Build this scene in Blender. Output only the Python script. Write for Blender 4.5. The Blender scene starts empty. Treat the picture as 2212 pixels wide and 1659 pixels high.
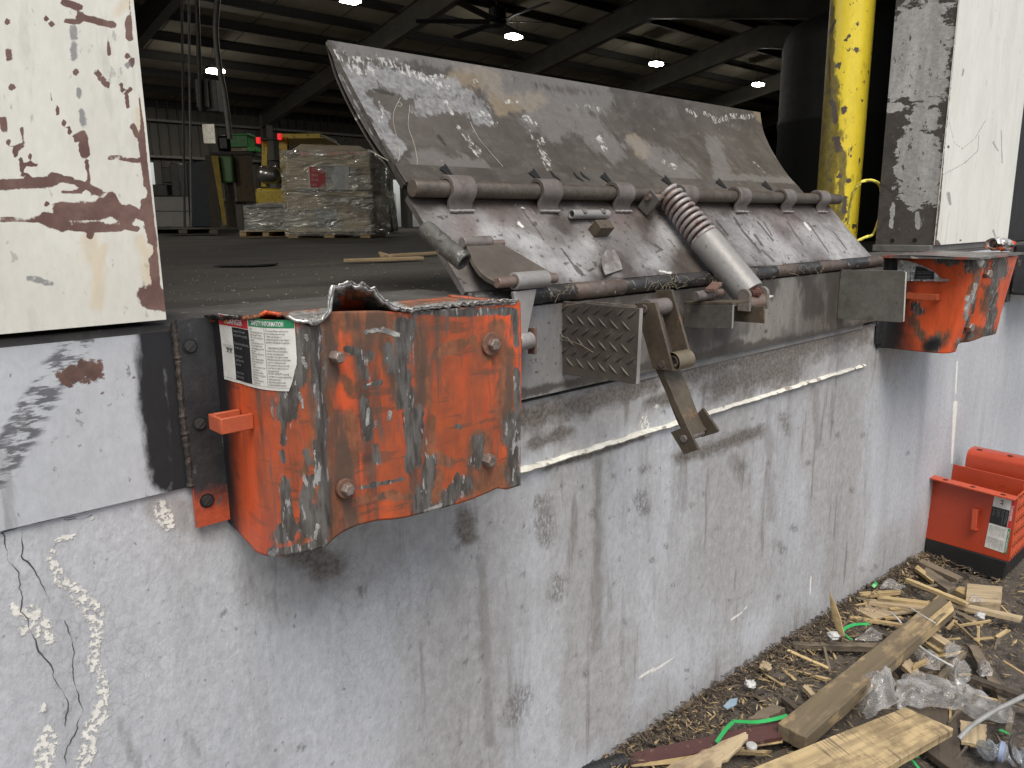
import bpy, bmesh, math, random
import numpy as np
from mathutils import Vector, Matrix, noise as mn
random.seed(7); rng = np.random.default_rng(7)
S = bpy.context.scene
COL = S.collection
# ------------------------------------------------------------------ camera
F, CX, CY = 1665.0, 1106.0, 829.5           # photo measured on a 2212 px wide view
vx = np.array([2936-CX, 460-CY, F]); vx /= np.linalg.norm(vx)
dn = np.array([75, 7950, 1665.]); dn -= vx*dn.dot(vx); dn /= np.linalg.norm(dn)
up = -dn
RR = np.array([vx, np.cross(up, vx), up])   # X along the dock, Y into the building, Z up
CC = np.array([0, -1.0868, 1.35])
def ray(u, v): return RR @ np.array([u-CX, v-CY, F])
def P(u, v, ax, val):                       # where the sight line meets the plane ax = val
    d = ray(u, v); i = 'xyz'.index(ax); return CC + d*(val-CC[i])/d[i]
def PP(u, v, o, n):                         # ... or any plane
    d = ray(u, v); o = np.array(o, float); n = np.array(n, float); return CC + d*((o-CC).dot(n)/d.dot(n))
def PD(u, v, depth): return CC + ray(u, v)/F*depth
def proj(p):
    c = (np.asarray(p, float)-CC) @ RR
    return np.stack([CX+F*c[..., 0]/c[..., 2], CY+F*c[..., 1]/c[..., 2]], -1)
def fwd(p): return float((np.asarray(p, float)-CC) @ RR[:, 2])
def z1(x, y): return (x*.4, y*.4)                                           # enlargements -> photo
def z2(x, y): return ((750+x*.4218)/1.1302, (50+y*.4218)/1.1302)
def z3(x, y): return ((1400+x*.4973)/1.1302, (50+y*.4973)/1.1302)
def z4(x, y): return ((450+x*.452)/1.1302, (650+y*.452)/1.1302)
def z5(x, y): return ((1200+x*.3617)/1.1302, (550+y*.3617)/1.1302)
def z6(x, y): return ((2000+x*.226)/1.1302, (550+y*.226)/1.1302)
def z7(x, y): return ((1500+x*.4521)/1.1302, (1275+y*.4521)/1.1302)
def z8(x, y): return ((2150+x*.241)/1.1302, (1050+y*.241)/1.1302)
def zl(x, y): return (x*.4135, (1100+y*.4673)/1.1302)
def zs(x, y): return ((1480+x*.2532)/1.1302, (400+y*.2532)/1.1302)
def zd(x, y): return ((950+x*.2486)/1.1302, (380+y*.2486)/1.1302)
def zi(x, y): return ((300+x*.3165)/1.1302, (250+y*.3165)/1.1302)

cam = bpy.data.cameras.new('camera'); co = bpy.data.objects.new('camera', cam); COL.objects.link(co)
cam.sensor_width = 36; cam.lens = 36*F/2212; cam.clip_end = 500; cam.clip_start = .02
M4 = Matrix.Identity(4)
for i in range(3):
    M4[i][0] = RR[i, 0]; M4[i][1] = -RR[i, 1]; M4[i][2] = -RR[i, 2]; M4[i][3] = CC[i]
co.matrix_world = M4; S.camera = co

# ------------------------------------------------------------------ objects
def tag(o, label=None, cat=None, group=None, kind=None):
    if label: o['label'] = label
    if cat: o['category'] = cat
    if group: o['group'] = group
    if kind: o['kind'] = kind
    return o
def thing(name, loc, label, cat, group=None):
    o = bpy.data.objects.new(name, None); COL.objects.link(o); o.empty_display_size = .05
    o.location = Vector([float(c) for c in loc]); return tag(o, label, cat, group)
def root(o):
    while o.parent: o = o.parent
    return o
class MB:
    def __init__(s): s.v = []; s.f = []; s.mi = []
    def add(s, vs, fs, m=0):
        n = len(s.v); s.v += [tuple(float(c) for c in v) for v in vs]
        s.f += [tuple(i+n for i in f) for f in fs]; s.mi += [m]*len(fs); return s
    def hexa(s, a, b, m=0):                 # two quads a (4 pts), b (4 pts)
        fs = [(3, 2, 1, 0), (4, 5, 6, 7)] + [(i, (i+1) % 4, 4+(i+1) % 4, 4+i) for i in range(4)]
        return s.add(list(a)+list(b), fs, m)
    def slab(s, pts, vec, m=0):             # polygon pushed along vec
        n = len(pts); vec = np.array(vec, float); p = [np.array(q, float) for q in pts]
        fs = [tuple(range(n-1, -1, -1)), tuple(range(n, 2*n))] + [(i, (i+1) % n, n+(i+1) % n, n+i) for i in range(n)]
        return s.add(p+[q+vec for q in p], fs, m)
    def box(s, x0, x1, y0, y1, z0, z1, m=0):
        return s.hexa([(x0, y0, z0), (x1, y0, z0), (x1, y1, z0), (x0, y1, z0)], [(x0, y0, z1), (x1, y0, z1), (x1, y1, z1), (x0, y1, z1)], m)
    def obox(s, c, X, Y, Z, hx, hy, hz, m=0):
        c, X, Y, Z = (np.array(q, float) for q in (c, X, Y, Z)); X, Y, Z = X*hx, Y*hy, Z*hz
        return s.hexa([c-X-Y-Z, c+X-Y-Z, c+X+Y-Z, c-X+Y-Z], [c-X-Y+Z, c+X-Y+Z, c+X+Y+Z, c-X+Y+Z], m)
    def tube(s, pts, r, n=12, m=0, cap=True, flat=None):
        pts = [np.array(p, float) for p in pts]; k = len(pts)
        rs = r if hasattr(r, '__len__') else [r]*k
        vs = []; prev = None
        for i, p in enumerate(pts):
            t = pts[min(i+1, k-1)]-pts[max(i-1, 0)]; t /= (np.linalg.norm(t)+1e-9)
            if prev is None: a = np.cross(t, [0, 0, 1.]) if abs(t[2]) < .9 else np.cross(t, [1., 0, 0])
            else: a = prev-t*prev.dot(t)
            a /= np.linalg.norm(a); prev = a; b = np.cross(t, a)
            for j in range(n):
                q = 2*math.pi*j/n; vs.append(p+rs[i]*(a*math.cos(q)+b*math.sin(q)*(flat or 1)))
        fs = [(i*n+j, i*n+(j+1) % n, (i+1)*n+(j+1) % n, (i+1)*n+j) for i in range(k-1) for j in range(n)]
        if cap: fs += [tuple(range(n-1, -1, -1)), tuple(range((k-1)*n, k*n))]
        return s.add(vs, fs, m)
    def pipe(s, p0, p1, ro, ri, n=20, m=0):  # hollow pipe
        p0, p1 = np.array(p0, float), np.array(p1, float); t = p1-p0; t /= np.linalg.norm(t)
        a = np.cross(t, [0, 0, 1.]) if abs(t[2]) < .9 else np.cross(t, [1., 0, 0]); a /= np.linalg.norm(a); b = np.cross(t, a)
        vs = []
        for p, r in ((p0, ro), (p1, ro), (p1, ri), (p0, ri)):
            for j in range(n):
                q = 2*math.pi*j/n; vs.append(p+r*(a*math.cos(q)+b*math.sin(q)))
        fs = [(k*n+j, k*n+(j+1) % n, ((k+1) % 4)*n+(j+1) % n, ((k+1) % 4)*n+j) for k in range(4) for j in range(n)]
        return s.add(vs, fs, m)
    def grid(s, A, m=0, thick=None, flip=False):  # A[nv][nu][3]
        A = np.asarray(A, float); nv, nu = A.shape[:2]; base = A.reshape(-1, 3)
        idx = np.arange(nv*nu).reshape(nv, nu)
        q = np.stack([idx[:-1, :-1], idx[:-1, 1:], idx[1:, 1:], idx[1:, :-1]], -1).reshape(-1, 4)
        if flip: q = q[:, ::-1]
        fs = [tuple(r) for r in q.tolist()]; vs = base.tolist()
        if thick is not None:
            N = nv*nu; T = np.asarray(thick, float); T = T.reshape(-1, 3) if T.ndim > 1 else T
            vs = vs+(base+T).tolist(); fs = fs+[tuple(i+N for i in f[::-1]) for f in fs]
            ring = list(idx[0, :])+list(idx[1:, -1])+list(idx[-1, -2::-1])+list(idx[-2:0, 0])
            for a, b in zip(ring, ring[1:]+ring[:1]):
                f = (int(b), int(a), int(a+N), int(b+N)); fs.append(f[::-1] if flip else f)
        return s.add(vs, fs, m)
def obj(name, mb, mats, parent=None, bevel=0, sharp=35, strokes=None, smooth=True, noiseamp=0, loc=None):
    V = np.array(mb.v, float)
    if noiseamp:
        for i in range(len(V)):
            V[i] += np.array(mn.noise_vector(Vector(V[i])*14))*noiseamp
    if parent is not None: off = np.array(root(parent).location)
    elif loc is not None: off = np.array(loc, float)
    else: off = np.array([(V[:, 0].min()+V[:, 0].max())/2, (V[:, 1].min()+V[:, 1].max())/2, V[:, 2].min()])
    me = bpy.data.meshes.new(name); me.from_pydata((V-off).tolist(), [], mb.f)
    mats = mats if isinstance(mats, (list, tuple)) else [mats]
    for m in mats: me.materials.append(m)
    if len(mats) > 1: me.polygons.foreach_set('material_index', mb.mi)
    me.validate(); me.update()
    b = bmesh.new(); b.from_mesh(me)
    if len(b.faces) < 6000: bmesh.ops.recalc_face_normals(b, faces=b.faces)
    b.to_mesh(me); b.free()
    if smooth:
        me.polygons.foreach_set('use_smooth', [True]*len(me.polygons)); me.set_sharp_from_angle(angle=math.radians(sharp))
    need = {a for m in mats for a in m.get('wear', '').split(',') if a}
    strokes = {**{a: [] for a in need}, **(strokes or {})}
    if strokes:
        uv = proj(V)
        for an, st in strokes.items():
            a = me.attributes.new(an, 'FLOAT', 'POINT')
            a.data.foreach_set('value', (sdist(uv, st) if an.startswith('crack') else paint(uv, st)).astype(np.float32))
    o = bpy.data.objects.new(name, me); COL.objects.link(o)
    if parent is not None: o.parent = parent
    else: o.location = off
    if bevel:
        bv = o.modifiers.new('bevel', 'BEVEL'); bv.width = bevel; bv.segments = 2; bv.limit_method = 'ANGLE'; bv.angle_limit = math.radians(40)
    return o
def segd(uv, a, b):
    ab = b-a; L = ab.dot(ab)+1e-9; t = np.clip(((uv-a)@ab)/L, 0, 1); return np.linalg.norm(uv-a-t[:, None]*ab, axis=1), t
def paint(uv, st):                          # wear marks: +1 on the stroke's spine, 0 on its edge, -1 away
    out = np.full(len(uv), -1.0)
    for pts, r in st:
        pts = [np.array(p, float) for p in pts]
        if len(pts) == 1: pts = pts*2
        r = r if hasattr(r, '__len__') else (r, r); k = len(pts)-1
        for i in range(k):
            d, t = segd(uv, pts[i], pts[i+1]); rr = r[0]+(r[1]-r[0])*(i+t)/k
            out = np.maximum(out, np.maximum(-1, 1-d/rr))
    return out
def sdist(uv, st):
    best = np.full(len(uv), 999.); sg = np.ones(len(uv))
    for pts in st:
        pts = [np.array(p, float) for p in pts]
        for a, b in zip(pts[:-1], pts[1:]):
            d, t = segd(uv, a, b); ab = b-a
            s = np.sign(ab[0]*(uv[:, 1]-a[1])-ab[1]*(uv[:, 0]-a[0])); m = d < best
            best = np.where(m, d, best); sg = np.where(m, s, sg)
    return np.clip(best, 0, 60)*sg/10
def smooth0(pts, st=.004):
    out = []
    for a, b in zip(pts[:-1], pts[1:]):
        n = max(2, int(np.linalg.norm(b-a)/st)); out += [a+(b-a)*k/n for k in range(n)]
    return out+[pts[-1]]
def ZZ(f, L): return [([f(*p) for p in pts], r) for pts, r in L]
def RS(L, k): return [(p, tuple(np.array(r, float)*k) if hasattr(r, '__len__') else r*k) for p, r in L]

# ------------------------------------------------------------------ materials
def lin(r, g, b):
    f = lambda c: c/12.92 if c <= .04045 else ((c+.055)/1.055)**2.4
    return (f(r/255), f(g/255), f(b/255))
class NT:
    def __init__(s, name):
        s.used = set(); s.m = bpy.data.materials.new(name); s.m.use_nodes = True; s.t = s.m.node_tree; s.N = s.t.nodes; s.b = s.N['Principled BSDF']
        s.co = s.N.new('ShaderNodeTexCoord').outputs['Object']; s.inf = s.N.new('ShaderNodeObjectInfo').outputs['Random']
    def L(s, a, b): s.t.links.new(a, b)
    def put(s, sock, x):
        if isinstance(x, bpy.types.NodeSocket): s.L(x, sock)
        elif isinstance(x, (tuple, list)) and sock.type == 'RGBA': sock.default_value = (*x[:3], 1)
        else: sock.default_value = x
    def math(s, op, a, b=0, clamp=False):
        n = s.N.new('ShaderNodeMath'); n.operation = op; n.use_clamp = clamp; s.put(n.inputs[0], a); s.put(n.inputs[1], b); return n.outputs[0]
    def vec(s, st=(1, 1, 1), off=0, rot=(0, 0, 0), rnd=False):
        n = s.N.new('ShaderNodeMapping'); s.L(s.co, n.inputs[0]); n.inputs['Scale'].default_value = st; n.inputs['Rotation'].default_value = rot
        if rnd:
            c = s.N.new('ShaderNodeCombineXYZ'); q = s.math('MULTIPLY', s.inf, 37.); [s.L(q, c.inputs[i]) for i in range(3)]; s.L(c.outputs[0], n.inputs['Location'])
        else: n.inputs['Location'].default_value = (off*1.7, off*2.3, off*.9)
        return n.outputs[0]
    def noise(s, sc, st=(1, 1, 1), det=4, off=0, rough=.55, rot=(0, 0, 0), rnd=False, dist=0):
        n = s.N.new('ShaderNodeTexNoise'); s.L(s.vec(st, off, rot, rnd), n.inputs['Vector']); n.inputs['Scale'].default_value = sc
        n.inputs['Detail'].default_value = det; n.inputs['Roughness'].default_value = rough; n.inputs['Distortion'].default_value = dist; return n.outputs['Fac']
    def voro(s, sc, feat='DISTANCE_TO_EDGE', st=(1, 1, 1), off=0):
        n = s.N.new('ShaderNodeTexVoronoi'); n.feature = feat; s.L(s.vec(st, off), n.inputs['Vector']); n.inputs['Scale'].default_value = sc; return n.outputs['Distance']
    def step(s, x, a, b, lo=0, hi=1):
        n = s.N.new('ShaderNodeMapRange'); n.interpolation_type = 'SMOOTHSTEP'; s.put(n.inputs[0], x)
        n.inputs[1].default_value = a; n.inputs[2].default_value = b; n.inputs[3].default_value = lo; n.inputs[4].default_value = hi; return n.outputs[0]
    def attr(s, nm):
        n = s.N.new('ShaderNodeAttribute'); n.attribute_name = nm; return n.outputs['Fac']
    def mix(s, f, a, b):
        n = s.N.new('ShaderNodeMix'); n.data_type = 'RGBA'; s.put(n.inputs[0], f); s.put(n.inputs[6], a); s.put(n.inputs[7], b); return n.outputs[2]
    def mixf(s, f, a, b):
        n = s.N.new('ShaderNodeMix'); n.data_type = 'FLOAT'; s.put(n.inputs[0], f); s.put(n.inputs[2], a); s.put(n.inputs[3], b); return n.outputs[0]
    def bump(s, h, dist=.002, st=1.0):
        n = s.N.new('ShaderNodeBump'); n.inputs['Strength'].default_value = st; n.inputs['Distance'].default_value = dist; s.put(n.inputs['Height'], h)
        if s.b.inputs['Normal'].is_linked: s.L(s.b.inputs['Normal'].links[0].from_socket, n.inputs['Normal'])
        s.L(n.outputs[0], s.b.inputs['Normal'])
    def mask(s, k):
        t = k[0]
        if t == 'attr':                     # attr, name, amp, scale, soft, stretch
            _, nm, amp, sc, soft, st = tuple(k)+(None, None, None, .5, 40, .08, (1, 1, 1))[len(k)+1:]
            n = s.noise(sc, st, 7, 3, .68); x = s.math('ADD', s.attr(nm), s.math('MULTIPLY', s.math('SUBTRACT', n, .5), 5*amp)); s.used.add(nm)
            return s.step(x, -soft, soft)
        if t == 'noise':                    # noise, scale, threshold, soft, stretch, off
            _, sc, th, soft, st, off = tuple(k)+(None, None, None, .05, (1, 1, 1), 0)[len(k):]
            return s.step(s.noise(sc, st, 6, off, .6, rnd=s.rnd), th-soft, th+soft)
        if t == 'crack':
            _, nm, w, sc, amp = k; s.used.add(nm)
            d = s.math('ADD', s.attr(nm), s.math('MULTIPLY', s.math('SUBTRACT', s.noise(sc, det=5), .5), amp)); return s.step(s.math('ABSOLUTE', d), w*1.6, w*.5)
        if t == 'voro':
            _, sc, w, off = k; return s.step(s.voro(sc, off=off), w*1.5, w*.4)
        return k
def mat(name, c1, c2=None, nsc=6, nst=(1, 1, 1), rough=.6, metal=0., layers=(), bump=None, fine=.12, rnd=False, spec=.5, rvar=.15):
    s = NT(name); s.rnd = rnd
    col = c1
    if c2 is not None: col = s.mix(s.step(s.noise(nsc, nst, 6, 1, .6, rnd=rnd), .32, .68), c1, c2)
    ro = rough; me = metal
    for L in layers:
        f = s.mask(L['m'])
        if 'm2' in L: f = s.math('MULTIPLY', f, s.mask(L['m2']))
        if L.get('fac', 1) != 1: f = s.math('MULTIPLY', f, L['fac'])
        lc = L['c']
        if 'c2' in L: lc = s.mix(s.step(s.noise(L.get('ns', 30), L.get('st', (1, 1, 1)), 5, 9, .65), .35, .65), lc, L['c2'])
        col = s.mix(f, col, lc)
        if 'r' in L: ro = s.mixf(f, ro, L['r'])
        if 'me' in L: me = s.mixf(f, me, L['me'])
        if 'h' in L: s.bump(f, abs(L['h']), 1.0 if L['h'] > 0 else -1.0)
    if fine:                                # fine tonal grain that belongs to the surface itself
        h = s.N.new('ShaderNodeHueSaturation'); s.put(h.inputs['Color'], col); s.L(s.step(s.noise(70, nst, 5, 7, .75, rnd=rnd), .25, .75, 1-fine, 1+fine), h.inputs['Value']); col = h.outputs[0]
    s.put(s.b.inputs['Base Color'], col)
    if rvar: ro = s.math('ADD', ro, s.math('MULTIPLY', s.math('SUBTRACT', s.noise(18, nst, 4, 2, .6), .5), rvar*2), clamp=True)
    s.put(s.b.inputs['Roughness'], ro); s.put(s.b.inputs['Metallic'], me); s.b.inputs['Specular IOR Level'].default_value = spec
    if bump:
        for sc, d in bump: s.bump(s.noise(sc, nst, 5, 4, .6, rnd=rnd), d)
    s.m['wear'] = ','.join(sorted(s.used))
    return s.m
def film(name, tint=(.9, .9, .88), fac=.35, rough=.18, dist=.01, dif=.5, st=(1, 1, 1)):
    s = NT(name); s.rnd = False
    s.N.remove(s.b); out = s.N['Material Output']
    tr = s.N.new('ShaderNodeBsdfTransparent'); gl = s.N.new('ShaderNodeBsdfGlossy'); df = s.N.new('ShaderNodeBsdfDiffuse')
    gl.inputs['Roughness'].default_value = rough; gl.inputs['Color'].default_value = (*tint, 1); df.inputs['Color'].default_value = (*tint, 1); tr.inputs['Color'].default_value = (*tint, 1)
    bp = s.N.new('ShaderNodeBump'); bp.inputs['Distance'].default_value = dist; s.L(s.noise(22 if st[2] == 1 else 3, st, 6 if st[2] == 1 else 3, 0, .6, dist=1.0), bp.inputs['Height']); s.L(bp.outputs[0], gl.inputs['Normal']); s.L(bp.outputs[0], df.inputs['Normal'])
    m1 = s.N.new('ShaderNodeMixShader'); m1.inputs[0].default_value = 1-dif; s.L(df.outputs[0], m1.inputs[1]); s.L(gl.outputs[0], m1.inputs[2])
    lw = s.N.new('ShaderNodeLayerWeight'); lw.inputs['Blend'].default_value = .3; s.L(bp.outputs[0], lw.inputs['Normal'])
    fc = s.math('ADD', s.math('MULTIPLY', lw.outputs['Facing'], .35), s.step(s.noise(9 if st[2] == 1 else 2.6, st, 5 if st[2] == 1 else 2.5, 3, .6), .44, .60, fac*.5, fac*1.5), clamp=True)
    m2 = s.N.new('ShaderNodeMixShader'); s.L(fc, m2.inputs[0]); s.L(tr.outputs[0], m2.inputs[1]); s.L(m1.outputs[0], m2.inputs[2]); s.L(m2.outputs[0], out.inputs['Surface'])
    return s.m
def emis(name, c, st):
    s = NT(name); s.b.inputs['Base Color'].default_value = (*c, 1); s.b.inputs['Emission Color'].default_value = (*c, 1); s.b.inputs['Emission Strength'].default_value = st; return s.m
def flat(name, c, rough=.6, metal=0., spec=.5):
    return mat(name, c, tuple(q*.7 for q in c), 12, rough=rough, metal=metal, fine=.06, spec=spec, rvar=.1)
# ================================================================== SETTING
ZF = 1.2                                    # warehouse floor
def gz(x, y=0): return -.056*(x-1.4)
m_ground = mat('dirty_asphalt', (.075, .062, .05), (.115, .098, .08), 3, rough=.9, bump=((60, .006), (250, .002)), fine=.35,
               layers=[dict(m=('noise', 7, .58, .05), c=(.035, .028, .022)), dict(m=('noise', 60, .66, .03), c=(.16, .13, .09))])
g = MB()
xs = np.concatenate([np.linspace(-40, .6, 8), np.linspace(.8, 5, 106), np.linspace(6, 60, 8)])
ys = np.concatenate([np.linspace(-60, -1.8, 7), np.linspace(-1.6, .1, 56)])
A = np.array([[(x, y, gz(min(max(x, -2), 8))+(.012*mn.noise(Vector((x*5, y*5, 0)))+.006*mn.noise(Vector((x*17, y*17, 3))) if -1.7 < y and .7 < x < 5.1 else 0)
      + (.035*max(0, 1+y/.25) if .7 < x < 3.1 else 0)) for x in xs] for y in ys])
tag(obj('ground', MB().grid(A), m_ground, sharp=180), kind='structure')
m_bounce = mat('bounce_concrete', (.34, .33, .31), (.42, .41, .385), .6, rough=.85, fine=.12, layers=[dict(m=('noise', 1.2, .58, .08), c=(.24, .23, .21), fac=.7)])
tag(obj('bounce_yard', MB().box(-40, 60, -60, -2.1, -.6, -.05), m_bounce), kind='structure')  # unseen pale slab added to bounce daylight into the building
m_floor = mat('warehouse_floor', (.052, .049, .045), (.072, .067, .06), 1.2, (1, 1, 1), rough=.85, spec=.15, bump=((30, .001),), fine=.2,
              layers=[dict(m=('noise', 2.2, .56, .08, (1, 3, 1)), c=(.05, .046, .042)), dict(m=('noise', 110, .70, .02), c=(.22, .2, .17), fac=.8)])
tag(obj('floor', MB().box(-9.0, 46, .012, 24.0, ZF-.12, ZF), m_floor), kind='structure')

# ------------------------------------------------------------------ dock wall
crk = [[zl(*p) for p in L] for L in ([(10, 430), (40, 560), (100, 630), (105, 750), (115, 840), (180, 980), (200, 1050), (270, 1110), (290, 1200), (355, 1310), (340, 1440)],
       [(110, 420), (120, 550), (190, 650), (240, 740), (260, 800)], [(345, 890), (375, 1000), (385, 1200), (430, 1350), (395, 1470), (345, 1560), (345, 1640)],
       [(0, 432), (200, 372), (300, 350), (400, 350), (480, 300), (560, 285), (680, 255), (780, 232)], [(330, 360), (410, 358), (480, 335)])]
wst = {
 'white': ZZ(zl, RS([([(260, 540), (330, 680), (450, 790), (500, 870)], (20, 42)), ([(500, 870), (490, 1130)], 26), ([(540, 1180), (540, 1340)], 24),
    ([(540, 1340), (470, 1500), (430, 1660)], 34), ([(80, 810), (120, 950)], 20), ([(170, 850), (250, 980)], 36), ([(250, 1520), (225, 1660)], 44), ([(220, 1330), (220, 1400)], 14),
    ([(310, 465), (400, 440)], 13), ([(840, 300), (880, 380)], 34), ([(480, 350)], 12), ([(250, 1450), (260, 1490)], 14)], .5))
   + [([(1390, 905), (1400, 935)], 9), ([(1420, 880)], 6), ([(1155, 1145)], 3), ([(1560, 1300)], 3), ([(1160, 1000)], 3)]
 ,
 'scratch': [([(1375, 1466), (1405, 1450)], (1.2, 3.2)), ([(1405, 1450), (1440, 1432), (1478, 1408)], (3.2, 1.4)), ([(1580, 1338), (1600, 1324), (1613, 1311)], (2.6, 1)), ([(2064, 870), (2060, 930), (2056, 1000)], (4.5, 2)), ([(2068, 780), (2064, 850)], 1.6), ([(1752, 1245), (1750, 1285)], 1.5)],
 'spot': [([(1172, 1090), (1178, 1160)], 20), ([(1280, 1110)], 9), ([(1385, 1075), (1390, 1100)], 14), ([(1208, 1255), (1200, 1285)], 15), ([(1128, 1500), (1108, 1545)], 22), ([(780, 1275)], 10),
   ([(1392, 1012)], 12), ([(985, 1185)], 7), ([(1600, 1010)], 12), ([(1690, 900), (1700, 930)], 9), ([(1660, 1000)], 5), ([(1350, 1345)], 5), ([(1905, 1315), (1903, 1335)], 8), ([(1860, 1230)], 6),
   ([(1610, 1555)], 6), ([(1570, 1460)], 6), ([(1040, 1420)], 5), ([(655, 1615)], 8), ([(1265, 1455)], 8), ([(1810, 940)], 7), ([(1960, 980)], 5), ([(1495, 1090)], 6), ([(1745, 1000)], 6), ([(590, 1430)], 6),
   ([(1255, 1195)], 7), ([(1440, 1180)], 5), ([(1715, 1140)], 8), ([(1130, 1240)], 5), ([(1840, 1060)], 6), ([(1520, 985)], 7), ([(1685, 1175), (1690, 1190)], 7)]
   + [([(float(rng.uniform(1000, 1950)), float(rng.uniform(830, 1560)))], float(rng.uniform(2, 5.5))) for i in range(90)] + [([(float(rng.uniform(0, 1000)), float(rng.uniform(1250, 1650)))], float(rng.uniform(1.5, 4))) for i in range(30)],
 'dirt': [([(1130, 920), (1400, 830), (1900, 740)], 75), ([(1000, 1060), (1000, 1650)], 130), ([(1550, 900), (1560, 1250)], 120), ([(1250, 1000), (1270, 1550)], 90), ([(1800, 850), (1800, 1250)], 70),
   ([(600, 1230), (760, 1230), (960, 1130)], 75), ([(1360, 1640), (1990, 1205)], 70), ([(340, 1100), (470, 1130)], 30)],  # strokes under the near bumper, smear and grime too, mix shade with dirt
 'smear': [([(1130, 905), (1290, 860), (1390, 830)], 13), ([(1480, 800), (1700, 750), (1850, 700)], 16), ([(1040, 1210), (1060, 1600)], 10), ([(380, 1560), (440, 1640)], 7), ([(255, 1560), (300, 1660)], 7),
   ([(1290, 1000), (1290, 1400)], 10), ([(1660, 880), (1665, 1120)], 9), ([(640, 1185), (700, 1230)], 30), ([(1590, 990), (1600, 1030)], 12), ([(1480, 960), (1475, 1100)], 8), ([(1760, 840), (1765, 960)], 8)],
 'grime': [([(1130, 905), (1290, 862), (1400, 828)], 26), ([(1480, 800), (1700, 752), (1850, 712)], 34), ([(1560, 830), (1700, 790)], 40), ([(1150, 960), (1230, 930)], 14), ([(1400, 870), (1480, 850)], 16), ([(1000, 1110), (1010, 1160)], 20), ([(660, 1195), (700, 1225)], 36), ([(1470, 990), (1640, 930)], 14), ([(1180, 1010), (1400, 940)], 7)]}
m_wall = mat('painted_concrete', (.40, .41, .43), (.48, .49, .51), 2.2, (1, 1, .6), rough=.75, fine=.13, bump=((45, .002), (130, .0012)), layers=[
   dict(m=('noise', 9, .60, .12, (1, 1, .12), 2), c=(.29, .29, .295), fac=.4),
   dict(m=('attr', 'dirt', .75, 5, .6, (1, 1, .5)), c=(.23, .21, .19), c2=(.33, .315, .30), fac=.54),
   dict(m=('noise', 26, .62, .07, (1, 1, .10), 4), m2=('attr', 'dirt', .5, 5, .8, (1, 1, .5)), c=(.13, .115, .10), fac=.6),
   dict(m=('noise', 75, .665, .03, (1, 1, .8), 6), c=(.13, .125, .12), fac=.6),
   dict(m=('attr', 'smear', .9, 38, .7, (1, 1, .3)), c=(.13, .115, .10), fac=.38),
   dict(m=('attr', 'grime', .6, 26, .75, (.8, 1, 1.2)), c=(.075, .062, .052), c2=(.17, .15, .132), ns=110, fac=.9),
   dict(m=('attr', 'spot', .9, 70, .8, (1, 1, .6)), m2=('noise', 150, .45, .12, (1, 1, .6), 8), c=(.095, .083, .072), fac=.66),
   dict(m=('voro', 55, .035, 1), m2=('noise', 3.2, .57, .05, (1, 1, 1), 6), c=(.2, .2, .21), fac=.3, h=-.0015),
   dict(m=('attr', 'white', .55, 60, .25, (1, 1, 1)), m2=('noise', 120, .47, .03, (1, 1, 1), 2), c=(.76, .74, .68), h=.001),
   dict(m=('attr', 'scratch', .22, 120, .3, (1, 1, 1)), c=(.74, .72, .66))])
dock = thing('dock_wall', (1.5, 0, 0), 'long grey painted concrete loading dock wall, stained and cracked, below the leveler', 'wall')
def wgrid(x0, x1, z0, z1, st, y=0): return np.array([[(x, y, z) for x in np.arange(x0, x1+1e-6, st)] for z in np.arange(z0, z1+1e-6, st)])
A = wgrid(-.9, 5.2, -.45, 1.003, .0085)
A[..., 1] += np.array([[.004*mn.noise(Vector((p[0]*3, p[2]*3, 0))) for p in r] for r in A])
obj('concrete_face', MB().grid(A, thick=(0, .3, 0)), m_wall, dock, strokes=wst, sharp=60)
m_crack = flat('crack_dark', (.075, .07, .065), .9)
for L in crk:
    pts = smooth0([P(*p, 'y', 0) for p in L]); ck = MB(); G = []
    for i, p in enumerate(pts):
        x, z = p[0]+.0035*mn.noise(Vector((p[0]*60, p[2]*60, 1)))+.0016*mn.noise(Vector((p[0]*260, p[2]*260, 2))), p[2]+.0022*mn.noise(Vector((p[0]*90, p[2]*90, 5)))
        w = max(.00012, .00048+.0010*mn.noise(Vector((p[0]*45, p[2]*45, 9)))); y = .004*mn.noise(Vector((x*3, z*3, 0)))-.0007
        q = pts[min(i+1, len(pts)-1)]-pts[max(i-1, 0)]; q /= np.linalg.norm(q); G.append([(x-w*q[2], y, z+w*q[0]), (x+w*q[2], y, z-w*q[0])])
    obj('crack', MB().grid(np.array(G).transpose(1, 0, 2)), m_crack, dock, smooth=False)
m_plate = mat('painted_edge_steel', (.49, .505, .53), (.44, .455, .475), 3, (1, 1, .6), rough=.55, fine=.08, bump=((12, .001), (90, .0006)), layers=[
   dict(m=('noise', 24, .63, .05, (1, 1, .12), 3), c=(.2, .2, .2), fac=.5),
   dict(m=('noise', 60, .67, .03, (1, 1, .6), 5), c=(.1, .085, .07), fac=.7),
   dict(m=('attr', 'scuff', .5, 40, .5, (.7, 1, 3)), m2=('noise', 34, .50, .05, (1.2, 1, 4.5), 4), c=(.07, .07, .075), fac=.85),
   dict(m=('attr', 'rust', .7, 60, .15, (1, 1, 1)), c=(.15, .085, .065), c2=(.09, .05, .04), r=.8),
   dict(m=('attr', 'soot', .35, 30, .35, (1, 1, .4)), c=(.014, .014, .016), r=.55)])
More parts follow.
